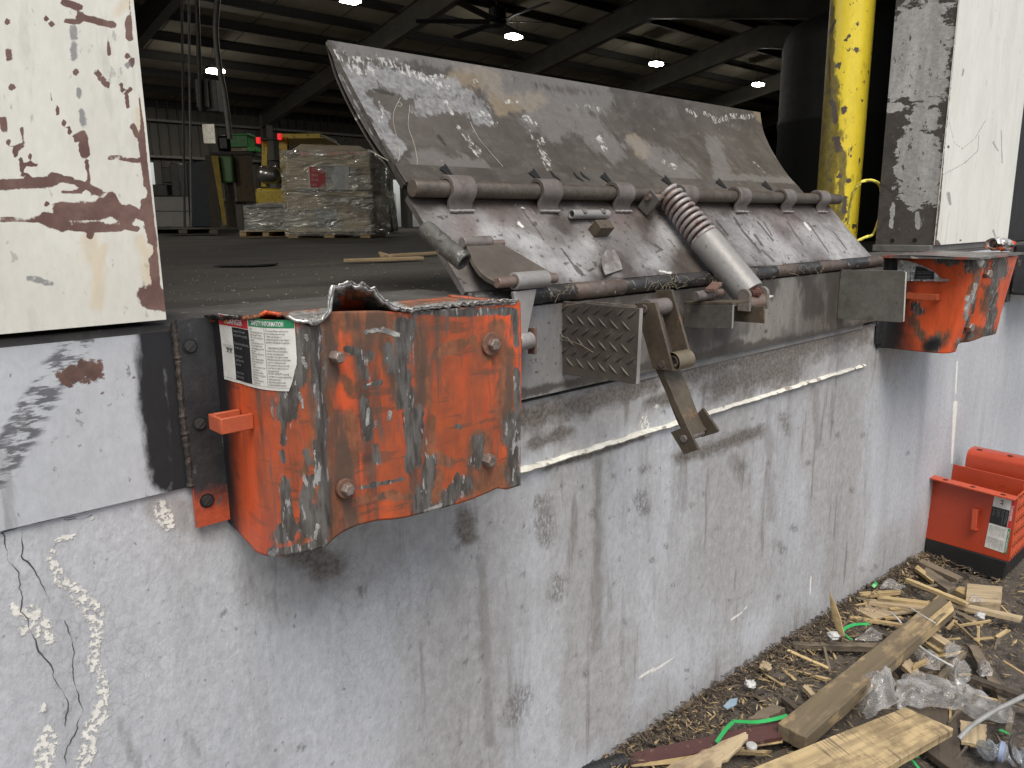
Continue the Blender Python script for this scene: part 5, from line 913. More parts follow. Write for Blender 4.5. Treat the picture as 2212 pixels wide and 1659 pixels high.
# dock side wall above and around the opening, next bay's opening to the right
m_fac = mat('facade_cladding', (.30, .29, .27), (.25, .245, .23), 2, rough=.6)
obj('front_wall', MB().box(XW0, -8.4, .05, .22, ZF+.025, zroof(.2)).box(-8.4, -5.4, .05, .22, 3.7, zroof(.2)).box(-5.4, -4.2, .05, .22, ZF+.025, zroof(.2)).box(-4.2, -1.2, .05, .22, 3.7, zroof(.2)).box(-1.2, -.552, .05, .22, ZF+.025, zroof(.2)).box(-.55, 4.12, .05, .22, 3.603, zroof(.2)).box(4.1205, 7.2, .05, .22, 3.4, zroof(.2)).box(7.2, XW1, .05, .22, ZF+.025, zroof(.2)), m_fac, wh, smooth=False)  # two unseen openings on the left added to let daylight in
obj('bay_dark_panel', MB().box(4.14, 7.2, .12, .16, 1.225, 3.4), flat('bay_dark_fill', (.012, .012, .012), .8), wh)  # near-black panel fills the next bay's opening in place of its dark interior
# ceiling lights and fan
m_led = emis('lamp_white', (1, .97, .86), 30); m_fix = flat('lamp_housing', (.1, .1, .1), .5)
lampd = [((465, 150), 'hanging high bay lamp at the left of the ceiling near the pipes'), ((1110, 75), 'high bay lamp just under the black ceiling fan'), ((1418, 135), 'high bay lamp between the two long rafters right of the fan'), ((1638, 180), 'smallest high bay lamp close to the black tank'), ((757, -4), 'high bay lamp cut by the top edge of the photo')]
for (u, v), lbl in lampd:
    dr = ray(u, v); t = (ZE-.85+SR*(YB-CC[1])-CC[2])/(dr[2]+SR*dr[1]); p = CC+t*dr; zt_ = zroof(p[1])-.24
    o = thing('ceiling_light', p, lbl, 'ceiling light', 'high bay lamps under the warehouse roof')
    obj('housing', MB().box(p[0]-.2, p[0]+.2, p[1]-.15, p[1]+.15, p[2]+.0, p[2]+.07), m_fix, o, bevel=.01)
    obj('lens', MB().box(p[0]-.19, p[0]+.19, p[1]-.14, p[1]+.14, p[2]-.09, p[2]-.001), m_led, o, bevel=.02)
    obj('cable', MB().tube([p+[-.15, 0, .07], (p[0], p[1], zt_), p+[.15, 0, .07]], .008, 6), m_purl, o)
    ld = bpy.data.lights.new('lamp_light', 'AREA'); ld.energy = 90; ld.size = .6; ld.color = (1, .95, .85); lo = bpy.data.objects.new('lamp_light', ld); COL.objects.link(lo); lo.location = p-np.array([0, 0, .08])
for lx_, ly_ in ((-3.3, 5.0), (-3.3, 9.8)):      # two unseen lamps added to brighten the indoor goods
    p = np.array([lx_, ly_, zroof(ly_)-.9]); o = thing('ceiling_light', p, 'added high bay lamp out of view to the left, brightening the indoor goods', 'ceiling light', 'high bay lamps under the warehouse roof')
    obj('housing', MB().box(lx_-.2, lx_+.2, ly_-.15, ly_+.15, p[2], p[2]+.07), m_fix, o, bevel=.01); obj('lens', MB().box(lx_-.19, lx_+.19, ly_-.14, ly_+.14, p[2]-.09, p[2]-.001), m_led, o, bevel=.02)
    ld = bpy.data.lights.new('lamp_light', 'AREA'); ld.energy = 190; ld.size = .6; ld.color = (1, .95, .85); lo = bpy.data.objects.new('lamp_light', ld); COL.objects.link(lo); lo.location = p-np.array([0, 0, .1])
dr = ray(1075, 50); t = (ZE-.95+SR*(YB-CC[1])-CC[2])/(dr[2]+SR*dr[1]); p = CC+t*dr*.93; zt_ = zroof(p[1])-.05
fan = thing('ceiling_fan', p, 'large black six bladed ceiling fan on a drop rod', 'ceiling fan')
obj('drop_rod', MB().tube([p+[0, 0, .1], (p[0], p[1], zt_)], .04, 12), m_purl, fan); obj('motor', MB().tube([p+[0, 0, -.08], p+[0, 0, -.05], p+[0, 0, .3], p+[0, 0, .36]], [.12, .2, .2, .12], 20), flat('fan_black', (.012, .012, .012)), fan)
for k in range(6):
    a = math.radians(k*60+22); c, s_ = math.cos(a), math.sin(a); r0_, r1_, w = .15, 1.85, .09; n_ = np.array([-s_, c, 0]); q = [p+np.array([c*r0_, s_*r0_, 0])-n_*w, p+np.array([c*r1_, s_*r1_, 0])-n_*w, p+np.array([c*r1_, s_*r1_, .04])+n_*w, p+np.array([c*r0_, s_*r0_, .04])+n_*w]
    obj('blade', MB().slab(q, (0, 0, .02)), bpy.data.materials['fan_black'], fan)
# helper for indoor goods: an upright box facing the dock door
hf = np.array([RR[0, 2], RR[1, 2], 0]); hf /= np.linalg.norm(hf); hr = np.array([hf[1], -hf[0], 0]); UP = np.array([0, 0, 1.])
class Spot:
    def __init__(s, u0, u1, depth, z=ZF, yaw=0):
        a, b = PD(u0, 485, depth), PD(u1, 485, depth); s.dep = depth; s.a = np.array([a[0], a[1], z]); s.b = np.array([b[0], b[1], z]); s.r = s.b-s.a; s.w = np.linalg.norm(s.r); s.r /= s.w; s.f = np.array([-s.r[1], s.r[0], 0]); s.u0, s.u1 = u0, u1
    def z(s, u, v): return s.q(u, v)[2]
    def q(s, u, v, off=0): return PP(u, v, s.a+s.f*off, s.f)
    def box(s, mb, u0, v0, u1, v1, d, off=0, m=0):
        P0, P1 = s.q(u0, v1, off), s.q(u1, v0, off); A = s.a+s.f*off; x0, x1 = (P0-A).dot(s.r), (P1-A).dot(s.r); zl, zh = P0[2], P1[2]
        g = lambda x, z, k: np.array([*(A+s.r*x+s.f*k)[:2], z])
        return mb.hexa([g(x0, zl, 0), g(x1, zl, 0), g(x1, zl, d), g(x0, zl, d)], [g(x0, zh, 0), g(x1, zh, 0), g(x1, zh, d), g(x0, zh, d)], m)
def fl_depth(v, u=700): p = P(u, v, 'z', ZF); return fwd(p)
m_card = mat('brown_cardboard', (.50, .43, .33), (.44, .37, .285), 5, rough=.8, fine=.08, layers=[dict(m=('noise', 3, .55, .03, (.4, .4, 2), 2), c=(.27, .21, .15))]); m_film = film('stretch_film', (1, 1, .95), .36, .12, .2, .5, (1, 1, 4))
m_pal = mat('pallet_wood', (.42, .31, .17), (.34, .24, .13), 8, (1, 1, 4), rough=.8, fine=.15); m_paper = flat('paper_white', (.55, .55, .53), .6)
def pallet(name, s, u0, u1, v0, v1, d, m, par=None):
    mb = MB(); h = v1-v0
    s.box(mb, u0, v0, u1, v0+h*.22, d); s.box(mb, u0, v1-h*.16, u1, v1, d)
    w = u1-u0
    for k in (0, .44, .88): s.box(mb, u0+w*k, v0+h*.23, u0+w*(k+.12), v1-h*.17, d, .01)
    return obj(name, mb, m, par, bevel=.004)
def wrapshell(s, u0, v0, u1, v1, d, amp=.02, n=26):
    mb = MB(); P0, P1 = s.q(u0, v1), s.q(u1, v0); x0, x1 = (P0-s.a).dot(s.r), (P1-s.a).dot(s.r); zl, zh = P0[2], P1[2]; e = .012
    def pt(x, z, k, i): nz = mn.noise_vector(Vector((x*6, z*6, k*4))); return np.array([*(s.a+s.r*x+s.f*k)[:2], z])+np.array(nz)*amp
    per = [(x0-e+(x1-x0+2*e)*i/n, -e) for i in range(n)]+[(x1+e, -e+(d+2*e)*i/n) for i in range(n)]+[(x1+e-(x1-x0+2*e)*i/n, d+e) for i in range(n)]+[(x0-e, d+e-(d+2*e)*i/n) for i in range(n)]
    per.append(per[0]); rows = [[pt(x, zl+(zh-zl)*j/30, k, 0) for x, k in per] for j in range(31)]
    cx, cy = (x0+x1)/2, d/2
    for t in (.97, .8, .5, .2): rows.append([pt(cx+(x-cx)*t, zh+.05*(1-t)+.01, cy+(k-cy)*t, 0) for x, k in per])
    return mb.grid(np.array(rows))
s = Spot(614, 803, fl_depth(516), yaw=0); dpt = 1.0
ld_ = thing('pallet_load', s.a, 'tall cardboard load wrapped in shiny film with a red notice, on a pallet inside', 'pallet load')
pallet('pallet', s, 622, 800, 503, 516, dpt, m_pal, ld_)
mb = MB(); s.box(mb, 620, 330, 799, 412, dpt); s.box(mb, 623, 413, 797, 502, dpt, .006); obj('carton', mb, m_card, ld_, bevel=.012)
mb = MB(); a_ = [s.q(622, 329), s.q(798, 329), s.q(798, 329)+s.f*dpt, s.q(622, 329)+s.f*dpt]; b_ = [s.q(640, 308)+s.f*.15, s.q(770, 312)+s.f*.15, s.q(770, 312)+s.f*.8, s.q(640, 308)+s.f*.8]; obj('top_carton', mb.hexa(a_, b_), m_card, ld_, bevel=.01)
nt_ = obj('notice', s.box(MB(), 668, 358, 704, 408, .006, -.012), m_paper, ld_); obj('red_panel', s.box(MB(), 670.5, 360, 701.5, 405, .003, -.0165), flat('notice_red', (.36, .035, .04), .5), nt_)
v, f = text2d('CUSTOMER\nNotice\nDo not\nstack', .01); lo, hi = v.min(0), v.max(0); q = (v-lo)/(hi-lo); obj('notice_text', MB().add([s.q(673+26*a, 402-39*b, -.018) for a, b in q], f), flat('notice_pale', (.6, .35, .33)), nt_, smooth=False)
obj('paper_sheet', s.box(MB(), 706, 359, 753, 410, .004, -.010), flat('paper_grey', (.42, .43, .43), .5), ld_); obj('paper_sheet', s.box(MB(), 682, 452, 727, 490, .004, -.008), flat('paper_blue', (.40, .42, .45), .5), ld_); obj('shipping_label', s.box(MB(), 757, 361, 772, 381, .004, -.010), flat('label_grey', (.3, .31, .3), .5), ld_)
obj('edge_tape', s.box(MB(), 618, 327, 801, 337, .004, -.009), mat('printed_tape', (.5, .46, .42), (.45, .2, .15), 30, (1, 1, .2)), ld_)
obj('film_wrap', wrapshell(s, 619, 324, 800, 509, dpt, .018), m_film, ld_, sharp=180)
s = Spot(530, 622, fl_depth(513)*1.04)
ld2 = thing('pallet_load', s.a, 'low grey crate wrapped in clear film on a yellowish pallet, left of the tall load', 'pallet load')
pallet('pallet', s, 518, 630, 498, 513, .9, m_pal, ld2); obj('carton', s.box(MB(), 534, 446, 622, 497, .8), flat('grey_tub', (.3, .305, .305), .5), ld2, bevel=.02); obj('tub_rim', s.box(MB(), 531, 442, 624, 450, .84, -.02), flat('grey_rim', (.2, .205, .205), .4), ld2, bevel=.01); obj('film_wrap', wrapshell(s, 532, 444, 623, 500, .82, .02), m_film, ld2, sharp=180)
s = Spot(797, 848, 11.5)
ld3 = thing('pallet_load', s.a, 'dark slumped film wrapped load behind the tall pallet, beside the bright door', 'pallet load')
mb = MB(); a_ = [s.q(790, 502), s.q(850, 502), s.q(842, 502)+s.f, s.q(790, 502)+s.f]; b_ = [s.q(790, 415), s.q(838, 422), s.q(830, 422)+s.f, s.q(790, 415)+s.f]
obj('sacks', mb.hexa(a_, b_), flat('dark_sacks', (.15, .14, .12), .5), ld3, bevel=.05); obj('film_wrap', wrapshell(s, 790, 416, 840, 500, .6, .03), m_film, ld3, sharp=180)
# forklift, mostly behind the tall load
s = Spot(540, 700, 10.5); m_fy = mat('forklift_yellow', (.50, .36, .02), (.42, .30, .02), 6, rough=.45, layers=[dict(m=('noise', 20, .62, .04), c=(.06, .05, .04))]); m_fk = flat('forklift_black', (.015, .015, .015), .5)
fk = thing('forklift', s.a, 'yellow forklift with two red tail lamps, half hidden behind the tall wrapped load', 'forklift')
body = MB(); s.box(body, 552, 405, 690, 445, .9, .1); s.box(body, 556, 446, 690, 470, .9, .14)
obj('body', body, m_fy, fk, bevel=.04); obj('overhead_guard', s.box(s.box(MB(), 606, 288, 692, 300, 1.0, .1), 588, 296, 700, 300, 1.0, .1) , m_fy, fk, bevel=.01)
obj('guard_post', MB().hexa(*[[s.q(u, v, o) for u, v, o in L] for L in (((564, 404, .1), (577, 404, .1), (577, 404, .2), (564, 404, .2)), ((566, 304, .1), (579, 304, .1), (579, 304, .2), (566, 304, .2)))]), m_fy, fk, bevel=.01)
obj('guard_post', s.box(MB(), 608, 300, 620, 404, .08, .1), m_fy, fk, bevel=.01); obj('seat', s.box(MB(), 580, 345, 606, 395, .4, .5), m_fk, fk, bevel=.03); obj('chassis', s.box(MB(), 540, 452, 700, 492, .8, .2), m_fk, fk, bevel=.03)
obj('lamp_bar', s.box(MB(), 556, 297, 610, 303, .06, .02), m_fk, fk, bevel=.01)
m_tail = emis('tail_red', (1, .03, .03), .4)
for u, v in ((557, 303), (603, 295)): obj('tail_lamp', s.box(MB(), u-4, v-7, u+4, v+7, .05, -.04), m_tail, fk, bevel=.01)
g0, g1 = s.q(556, 377, .05), s.q(606, 377, .05); gr = 19*s.dep/F; dg_ = (g1-g0)/np.linalg.norm(g1-g0)
obj('gas_tank', MB().tube([g0, g0+dg_*.03, g0+dg_*.08, g1-dg_*.08, g1-dg_*.03, g1], [gr*.3, gr*.75, gr, gr, gr*.75, gr*.3], 20), flat('gas_tank_grey', (.3, .3, .29), .25, .7), fk, sharp=60)
for u in (560, 640): c = s.q(u, 480, .2); obj('wheel', MB().tube([c, c+s.f*.22], 18*s.dep/F, 20), m_fk, fk, bevel=.02)
# left corner of the shed
def single(name, mb, m, label, cat, bevel=.006, group=None, **k): return tag(obj(name, mb, m, bevel=bevel, **k), label, cat, group)
s = Spot(400, 480, 15); single('storage_bin', MB().hexa(*[[s.q(u, v, o) for u, v, o in L] for L in (((410, 491, 0), (478, 491, 0), (478, 491, .9), (410, 491, .9)), ((402, 352, 0), (472, 340, 0), (472, 340, .9), (402, 352, .9)))]), mat('navy_bin', (.014, .022, .035), (.01, .015, .024), 3, rough=.5), 'tall dark navy storage bin below the pipes at the left', 'bin', bevel=.02)
s = Spot(300, 412, 15.4)
for r, (va, vb) in enumerate(((425, 456), (457, 490))):
    for k, (ua, ub) in enumerate(((300, 345), (346, 378), (379, 411)) if r == 0 else ((300, 330), (331, 372), (373, 412))):
        single('concrete_block', s.box(MB(), ua, va, ub, vb, .4), bpy.data.materials.get('pale_block') or mat('pale_block', (.42, .41, .39), (.36, .355, .34), 5, rough=.9), 'pale concrete block in the low two course wall left of the navy bin', 'block', group='concrete blocks of the low wall', bevel=.01)
s = Spot(300, 420, 15.9); single('machine', s.box(s.box(s.box(MB(), 318, 398, 360, 424, .5), 350, 360, 372, 395, .4, .1), 372, 352, 384, 424, .3), flat('machine_grey', (.09, .09, .088), .4), 'grey machine standing on the low block wall under the bright window', 'machine', bevel=.02)
s = Spot(455, 500, 14); single('plank', MB().hexa(*[[s.q(u, v, o) for u, v, o in L] for L in (((482, 486, 0), (490, 486, 0), (490, 486, .05), (482, 486, .05)), ((456, 336, .0), (471, 336, 0), (471, 336, .05), (456, 336, .05)))]), flat('yellowed_plank', (.42, .30, .05), .7), 'yellow plank leaning against the navy bin', 'plank')
s = Spot(455, 545, 14.3); rk = thing('work_bench', s.a, 'dark workbench holding a green crate, behind the leaning yellow plank', 'workbench')
obj('bench_top', s.box(MB(), 452, 327, 545, 334, .7), flat('bench_dark', (.03, .028, .026)), rk)
for u in (456, 492, 536): obj('leg', s.box(MB(), u, 335, u+6, 492, .06), flat('bench_leg', (.05, .038, .026)) if u == 456 else bpy.data.materials['bench_leg'], rk)
single('brown_panel', s.box(MB(), 512, 336, 543, 436, .03, -.04), flat('brown_board', (.10, .068, .04), .7), 'brown cardboard panel standing under the workbench', 'panel')
single('green_crate', s.box(s.box(MB(), 498, 290, 534, 318, .4, .05), 496, 288, 536, 293, .44, .03), flat('crate_green', (.03, .26, .04), .4), 'bright green plastic crate on the workbench', 'crate', bevel=.01)
single('cardboard_box', s.box(MB(), 499, 319, 534, 326.5, .4, .05), m_card, 'flat cardboard box beneath the green crate', 'box')
single('green_tray', s.box(MB(), 535, 317, 552, 326.5, .3, .0), flat('tray_green', (.03, .42, .05), .4), 'small vivid green tray beside the green crate', 'tray')
single('black_sack', s.box(MB(), 470, 292, 494, 326.5, .4, .05), flat('sack_black', (.012, .012, .014), .3), 'black plastic sack on the left end of the workbench', 'sack', bevel=.05)
single('green_bag', s.box(MB(), 475, 336, 500, 395, .15, -.2), mat('bag_green', (.08, .22, .07), (.12, .2, .1), 8, rough=.3), 'pale green plastic bag hanging below the workbench edge', 'bag', bevel=.03)
s = Spot(430, 470, 22); single('paper_notice', s.box(MB(), 440, 268, 462, 310, .02), flat('notice_paper', (.36, .35, .31)), 'pale paper sheet fixed on the far ribbed wall', 'notice')
s = Spot(380, 520, 12)
for (u0, u1, v0, v1, w, lbl) in ((392, 399, -40, 490, 5, 'thin dark conduit, leftmost of the upright pipes'), (407, 414, -40, 490, 5, 'pale thin conduit, middle one of the upright pipes'), (424, 434, -40, 240, 9, 'thick dark pipe dropping to the electrical box')):
    a_, b_ = s.q((u0), v0), s.q(u1, v1); single('conduit', MB().tube([a_, (a_+b_)/2, b_], w*.5*s.dep/F, 10), flat('conduit_'+lbl[:4], (.2, .2, .195) if 'pale' in lbl else (.075, .075, .072)), lbl, 'pipe', bevel=0, group='upright pipes inside')
single('electrical_box', s.box(s.box(MB(), 425, 170, 448, 232, .25, .05), 448, 172, 466, 240, .3, .1), flat('ebox', (.10, .10, .098)), 'dark electrical box mounted on the upright pipes', 'electrical box')
single('duct_hose', MB().tube(smooth([s.q(474, -40), s.q(466, 60), s.q(473, 140), s.q(486, 210), s.q(497, 300)], 8), 6*s.dep/F, 12), flat('duct_grey', (.2, .195, .185), .5), 'long grey curved duct hose hanging right of the pipes', 'hose', bevel=0)
s = Spot(330, 530, fl_depth(507)*1.02); tag(pallet('pallet', s, 320, 470, 493, 507, .9, flat('grey_pallet', (.10, .09, .075), .8)), 'old grey empty pallet lying flat on the warehouse floor', 'pallet')
# scraps on the warehouse floor
for (u0, v0, u1, v1, w, lbl) in ((742, 566, 905, 560, .05, 'long splintered board scrap on the warehouse floor'), (820, 556, 940, 549, .04, 'pale broken lath on the warehouse floor behind the board scrap'), (822, 549, 850, 557, .015, 'thin pale stick slanting up on the warehouse floor')):
    a_, b_ = P(u0, v0, 'z', ZF+.006), P(u1, v1, 'z', ZF+.006); nrm = np.cross(b_-a_, UP); nrm /= np.linalg.norm(nrm); single('board_scrap', MB().slab([a_, b_, b_+nrm*w, (a_+b_)/2+nrm*w*1.4, a_+nrm*w*.6], (0, 0, .012)), m_pal, lbl, 'board', bevel=.002)
a_, b_ = P(505, 572, 'z', ZF+.004), P(575, 574, 'z', ZF+.004); c_ = (a_+b_)/2; single('flat_scrap', MB().slab([c_+np.array([math.cos(q)*.11*(1+.2*math.sin(3*q)), math.sin(q)*.09, 0]) for q in np.linspace(0, 6.1, 12)], (0, 0, .006)), flat('scrap_black', (.02, .018, .015)), 'flat dark scrap with a tan patch on the warehouse floor', 'scrap', bevel=.001)
b = MB()
for i in range(330):
    u, v = rng.uniform(360, 1000), rng.uniform(540, 682); c = P(u, v, 'z', ZF+.002); l = .0008+.0042*rng.random()**3; a_ = rng.uniform(0, 6.28); dd = np.array([math.cos(a_), math.sin(a_), 0])*l; nn_ = np.array([-dd[1], dd[0], 0])*.4; b.slab([c-dd, c+nn_, c+dd, c-nn_], (0, 0, .0015))
tag(obj('floor_chips', b, flat('chip_pale', (.35, .32, .26), .8), smooth=False), 'tiny pale chips scattered over the warehouse floor', 'debris', kind='stuff')
for i, (p, q) in enumerate((((465-80, 668), (372, 672)), ((790, 648), (860, 655)), ((400, 671), (440, 668)), ((560, 665), (600, 660)))):
    pass
# ================================================================== GROUND CLUTTER
def wood(name, c1, c2, dark=(.05, .04, .03), amt=.6, along=(1, 1, 1), saw=False):
    return mat(name, c1, c2, 6, along, rough=.75, fine=.14, rnd=True, bump=((60, .0012),), layers=[
       dict(m=('noise', 26, .55, .07, tuple(.06 if a < 1 else 2.2 for a in along), 2), c=tuple(c*.5 for c in c1), fac=.6), dict(m=('noise', 9, amt, .07, tuple(.35+.65*a if a > 1 else .7 for a in along), 5), c=dark, fac=.72), dict(m=('noise', 90, .66, .02, (1, 1, 1), 6), c=dark, fac=.6)]+([dict(m=('noise', 60, .56, .05, (2.2, .10, .3), 8), m2=('noise', 6, .50, .06, (1, 1, 1), 9), c=(.10, .075, .05), fac=.75)] if saw else []))
def board(name, top, th, m, label, cat='board', group=None, ragged=0, n=14, parent=None):
    """top: 4 world corners a,b,c,d (a-b near end, c-d far end), local texture runs along x"""
    a, b, c, d_ = (np.array(p, float) for p in top)
    X = ((c+d_)-(a+b))/2; L = np.linalg.norm(X); X /= L; Y = (b-a)-X*(b-a).dot(X); Y /= np.linalg.norm(Y); Z = np.cross(X, Y); Z = Z if Z[2] > 0 else -Z
    ctr = (a+b+c+d_)/4; M = np.array([X, Y, Z])
    loc = lambda p: M@(np.array(p)-ctr)
    la_, lb_, lc_, ld_ = (loc(p) for p in (a, b, c, d_)); G = []
    for i in range(n+1):
        t = i/n; p0 = la_+(ld_-la_)*t; p1 = lb_+(lc_-lb_)*t; row = []
        for k in range(6):
            p = p0+(p1-p0)*k/5
            if ragged and i in (0, n): p = p+np.array([(1 if i else -1)*ragged*(mn.noise(Vector((k*1.7, i, L*9)))), 0, 0])
            if ragged and k in (0, 5): p = p+np.array([0, ragged*.35*mn.noise(Vector((i*.9, k, L*5))), 0])
            row.append(p)
        G.append(row)
    mb = MB().grid(np.array(G), thick=(0, 0, -th))
    me = bpy.data.meshes.new(name); me.from_pydata(mb.v, [], mb.f); me.materials.append(m); bm = bmesh.new(); bm.from_mesh(me); bmesh.ops.recalc_face_normals(bm, faces=bm.faces); bm.to_mesh(me); bm.free()
    o = bpy.data.objects.new(name, me); COL.objects.link(o); R4 = Matrix.Identity(4)
    Yz = np.cross(Z, X)
    for i in range(3): R4[i][0] = X[i]; R4[i][1] = Y[i]; R4[i][2] = Z[i]; R4[i][3] = ctr[i]
    if np.linalg.det(M) < 0:
        for i in range(3): R4[i][1] = -Y[i]
        for v_ in me.vertices: v_.co.y = -v_.co.y
        me.flip_normals()
    o.matrix_world = R4; bv = o.modifiers.new('bevel', 'BEVEL'); bv.width = min(.002, th*.2); bv.segments = 1; bv.limit_method = 'ANGLE'
    return tag(o, label, cat, group)
AL = (.12, 1.3, 1.3)
m_w1 = wood('stained_plank', (.44, .315, .16), (.33, .245, .135), (.07, .058, .042), .45, AL); m_w2 = wood('fresh_sawn_plank', (.51, .385, .21), (.43, .32, .165), (.16, .115, .06), .55, AL, saw=True)
m_w3 = wood('grey_weathered_wood', (.19, .15, .10), (.14, .11, .075), (.05, .04, .03), .55, AL); m_w4 = wood('pale_splinter', (.50, .375, .185), (.36, .255, .125), (.10, .07, .04), .58, AL); m_w5 = wood('dark_board', (.085, .065, .045), (.06, .047, .035), (.025, .02, .015), .6, AL)
m_w6 = wood('rough_pale_board', (.46, .36, .22), (.37, .28, .17), (.15, .11, .07), .57, AL)
m_pb = mat('maroon_face', (.085, .035, .03), (.065, .028, .025), 8, rough=.55, fine=.15, layers=[dict(m=('noise', 40, .62, .03), c=(.14, .10, .075))])
Q = lambda x, y, h: P(*z7(x, y), 'z', h)
def gq(pts, h): return [P(*z7(x, y), 'z', gz(P(*z7(x, y), 'z', 0)[0])+hh) for (x, y), hh in zip(pts, h if hasattr(h, '__len__') else [h]*len(pts))]
# the two big planks
pl = board('plank', gq([(885, 1085), (1035, 1165), (1835, 452), (1762, 392)], (.085, .085, .13, .13)), .042, m_w1, 'long stained two by four plank slanting across the rubble pile', 'plank', ragged=.006)
board('plank', [P(*z7(*p), 'z', h) for p, h in (((600, 1385), .055), ((1300, 1420), .055), ((1832, 1112), .075), ((1575, 998), .075))], .026, m_w2, 'fresh pale sawn plank with saw marks, frontmost at the bottom of the photo', 'plank', ragged=.002)
sp = gq([(1640, 600), (1740, 560), (1835, 480), (1815, 425), (1760, 470), (1700, 520)], (.105, .105, .128, .131, .131, .128)); single('split_face', MB().slab(sp, (0, 0, .004)), m_w4, 'bright split splinter torn at the far end of the long plank', 'splinter', bevel=.001, noiseamp=.003)
o = board('maroon_board', gq([(85, 1315), (75, 1245), (930, 1060), (905, 1160)], (.04, .045, .06, .055)), .02, m_pb, 'maroon faced broken board lying at the foot of the wall', 'board', ragged=.006)
eg = gq([(85, 1316), (300, 1280), (560, 1210), (905, 1162), (905, 1195), (560, 1245), (300, 1310), (95, 1325)], .038); single('torn_wood_strip', MB().slab(eg, (0, -.002, .004)), m_w4, 'yellow torn wood strip along the front edge of the maroon board', 'splinter', bevel=.001)
board('broken_board', gq([(240, 1340), (470, 1400), (735, 1150), (700, 1130)], (.07, .07, .085, .085)), .012, m_w6, 'rough pale broken board lying over the maroon board', 'board', ragged=.022)
board('dark_plank', gq([(1640, 1200), (1890, 1380), (1840, 1010), (1640, 1010)], .035), .02, m_w5, 'dark brown plank under the fresh sawn plank on the right', 'plank', ragged=.004)
board('dark_plank', gq([(650, 1330), (700, 1400), (1000, 1230), (960, 1205)], .02), .015, m_w5, 'dark flat board below the near end of the long plank', 'board', ragged=.006)
# individually visible pieces
LL = [ # corners in the enlargement, heights, thickness, material, label
 ([(965, 665), (985, 645), (1425, 650), (1400, 675)], .05, .016, m_w3, 'level brown lath pointing at the wall below the green strap'),
 ([(845, 815), (835, 800), (1200, 575), (1210, 590)], .03, .016, m_w3, 'long thin grey lath lying along the wall foot'),
 ([(700, 945), (690, 935), (1060, 700), (1075, 712)], .018, .012, m_w5, 'dark thin strip running beside the wall below the lath'),
 ([(1330, 395), (1325, 375), (1540, 362), (1545, 375)], .05, .012, m_w4, 'pale broken slat, topmost piece at the wall end of the far splinter heap'),
 ([(1350, 425), (1355, 410), (1800, 470), (1790, 490)], .045, .012, m_w4, 'long pale splinter under the reddish strip in the far heap'),
 ([(1420, 412), (1430, 392), (1700, 425), (1690, 440)], .06, .01, m_w4, 'light yellow splinter lying across the far heap'),
 ([(1370, 430), (1400, 415), (1690, 440), (1690, 475)], .05, .012, m_w6, 'reddish brown strip crossing the far splinter heap'),
 ([(1300, 470), (1360, 425), (1620, 475), (1400, 520)], .035, .01, m_w6, 'wide broken tan shard at the near side of the far heap'),
 ([(1270, 515), (1275, 500), (1560, 545), (1550, 555)], .03, .01, m_w4, 'thin yellowish stick in front of the far heap'),
 ([(1570, 305), (1590, 300), (1920, 430), (1900, 440)], .075, .012, m_w4, 'long yellow splinter running from the wall corner to the square block'),
 ([(1620, 245), (1640, 232), (1740, 310), (1720, 320)], .05, .012, m_w4, 'orange toned splinter by the foot of the standing bumper unit'),
 ([(1650, 262), (1690, 240), (1850, 345), (1800, 365)], .05, .018, m_w3, 'dark grey slat pointing away from the standing bumper unit'),
 ([(1640, 215), (1660, 195), (1875, 290), (1850, 310)], .055, .02, m_w3, 'brown stick closest to the black rubber base'),
 ([(1815, 440), (1815, 420), (2205, 505), (2190, 522)], .05, .014, m_w6, 'long reddish split strip behind the end of the stained plank'),
 ([(1840, 470), (1830, 480), (1950, 540), (1965, 525)], .03, .008, m_w3, 'green grey lath below the reddish split strip'),
 ([(1910, 665), (1960, 660), (2150, 940), (2080, 960)], .045, .016, m_w3, 'weathered slat running down beside the plastic film'),
 ([(1730, 840), (1760, 850), (1900, 705), (1880, 695)], .06, .014, m_w3, 'short brown slat crossing toward the clear film lump'),
 ([(1930, 820), (1925, 840), (2212, 945), (2212, 925)], .075, .014, m_w5, 'dark narrow strip above the big plastic sheet'),
 ([(900, 945), (930, 935), (1000, 1000), (980, 1010)], .05, .012, m_w5, 'short dark chunk left of the stained plank'),
 ([(720, 1060), (850, 975), (910, 1000), (830, 1060)], .05, .022, m_w3, 'chunky torn wood wedge above the maroon board'),
 ([(1015, 885), (1040, 872), (1085, 925), (1065, 935)], .045, .012, m_w6, 'small pale stub beside the stained plank'),
 ([(1870, 1065), (2010, 1090), (2005, 1210), (1870, 1180)], .04, .012, m_w6, 'square scrap of tan board right of the dark plank'),
 ([(1350, 575), (1380, 560), (1500, 600), (1480, 620)], .03, .016, m_w5, 'dark stub under the stained plank beside the film'),
 ([(1700, 610), (1720, 585), (1810, 640), (1790, 665)], .05, .02, m_w6, 'tan flake wedged at the right edge of the stained plank'),
 ([(1680, 650), (1690, 640), (1770, 690), (1755, 700)], .04, .012, m_w4, 'little yellow chip right of the stained plank'),
 ([(1550, 770), (1590, 730), (1640, 790), (1600, 815)], .05, .014, m_w6, 'tan flake at the upper edge of the big plastic sheet'),
 ([(1610, 790), (1620, 760), (1680, 735), (1690, 750)], .06, .008, m_w4, 'bright curled flake above the big plastic sheet'),
 ([(640, 1240), (660, 1225), (835, 1230), (820, 1245)], .05, .008, m_w4, 'pale thin splinter in front of the maroon board'),
 ([(980, 800), (1000, 800), (1160, 840), (1150, 850)], .03, .006, m_w4, 'thin pale splinter alone on the dark soil left of the stained plank'),
 ([(860, 870), (880, 860), (920, 870), (900, 875)], .03, .006, m_w4, 'tiny pale chip alone left of the stained plank'),
]
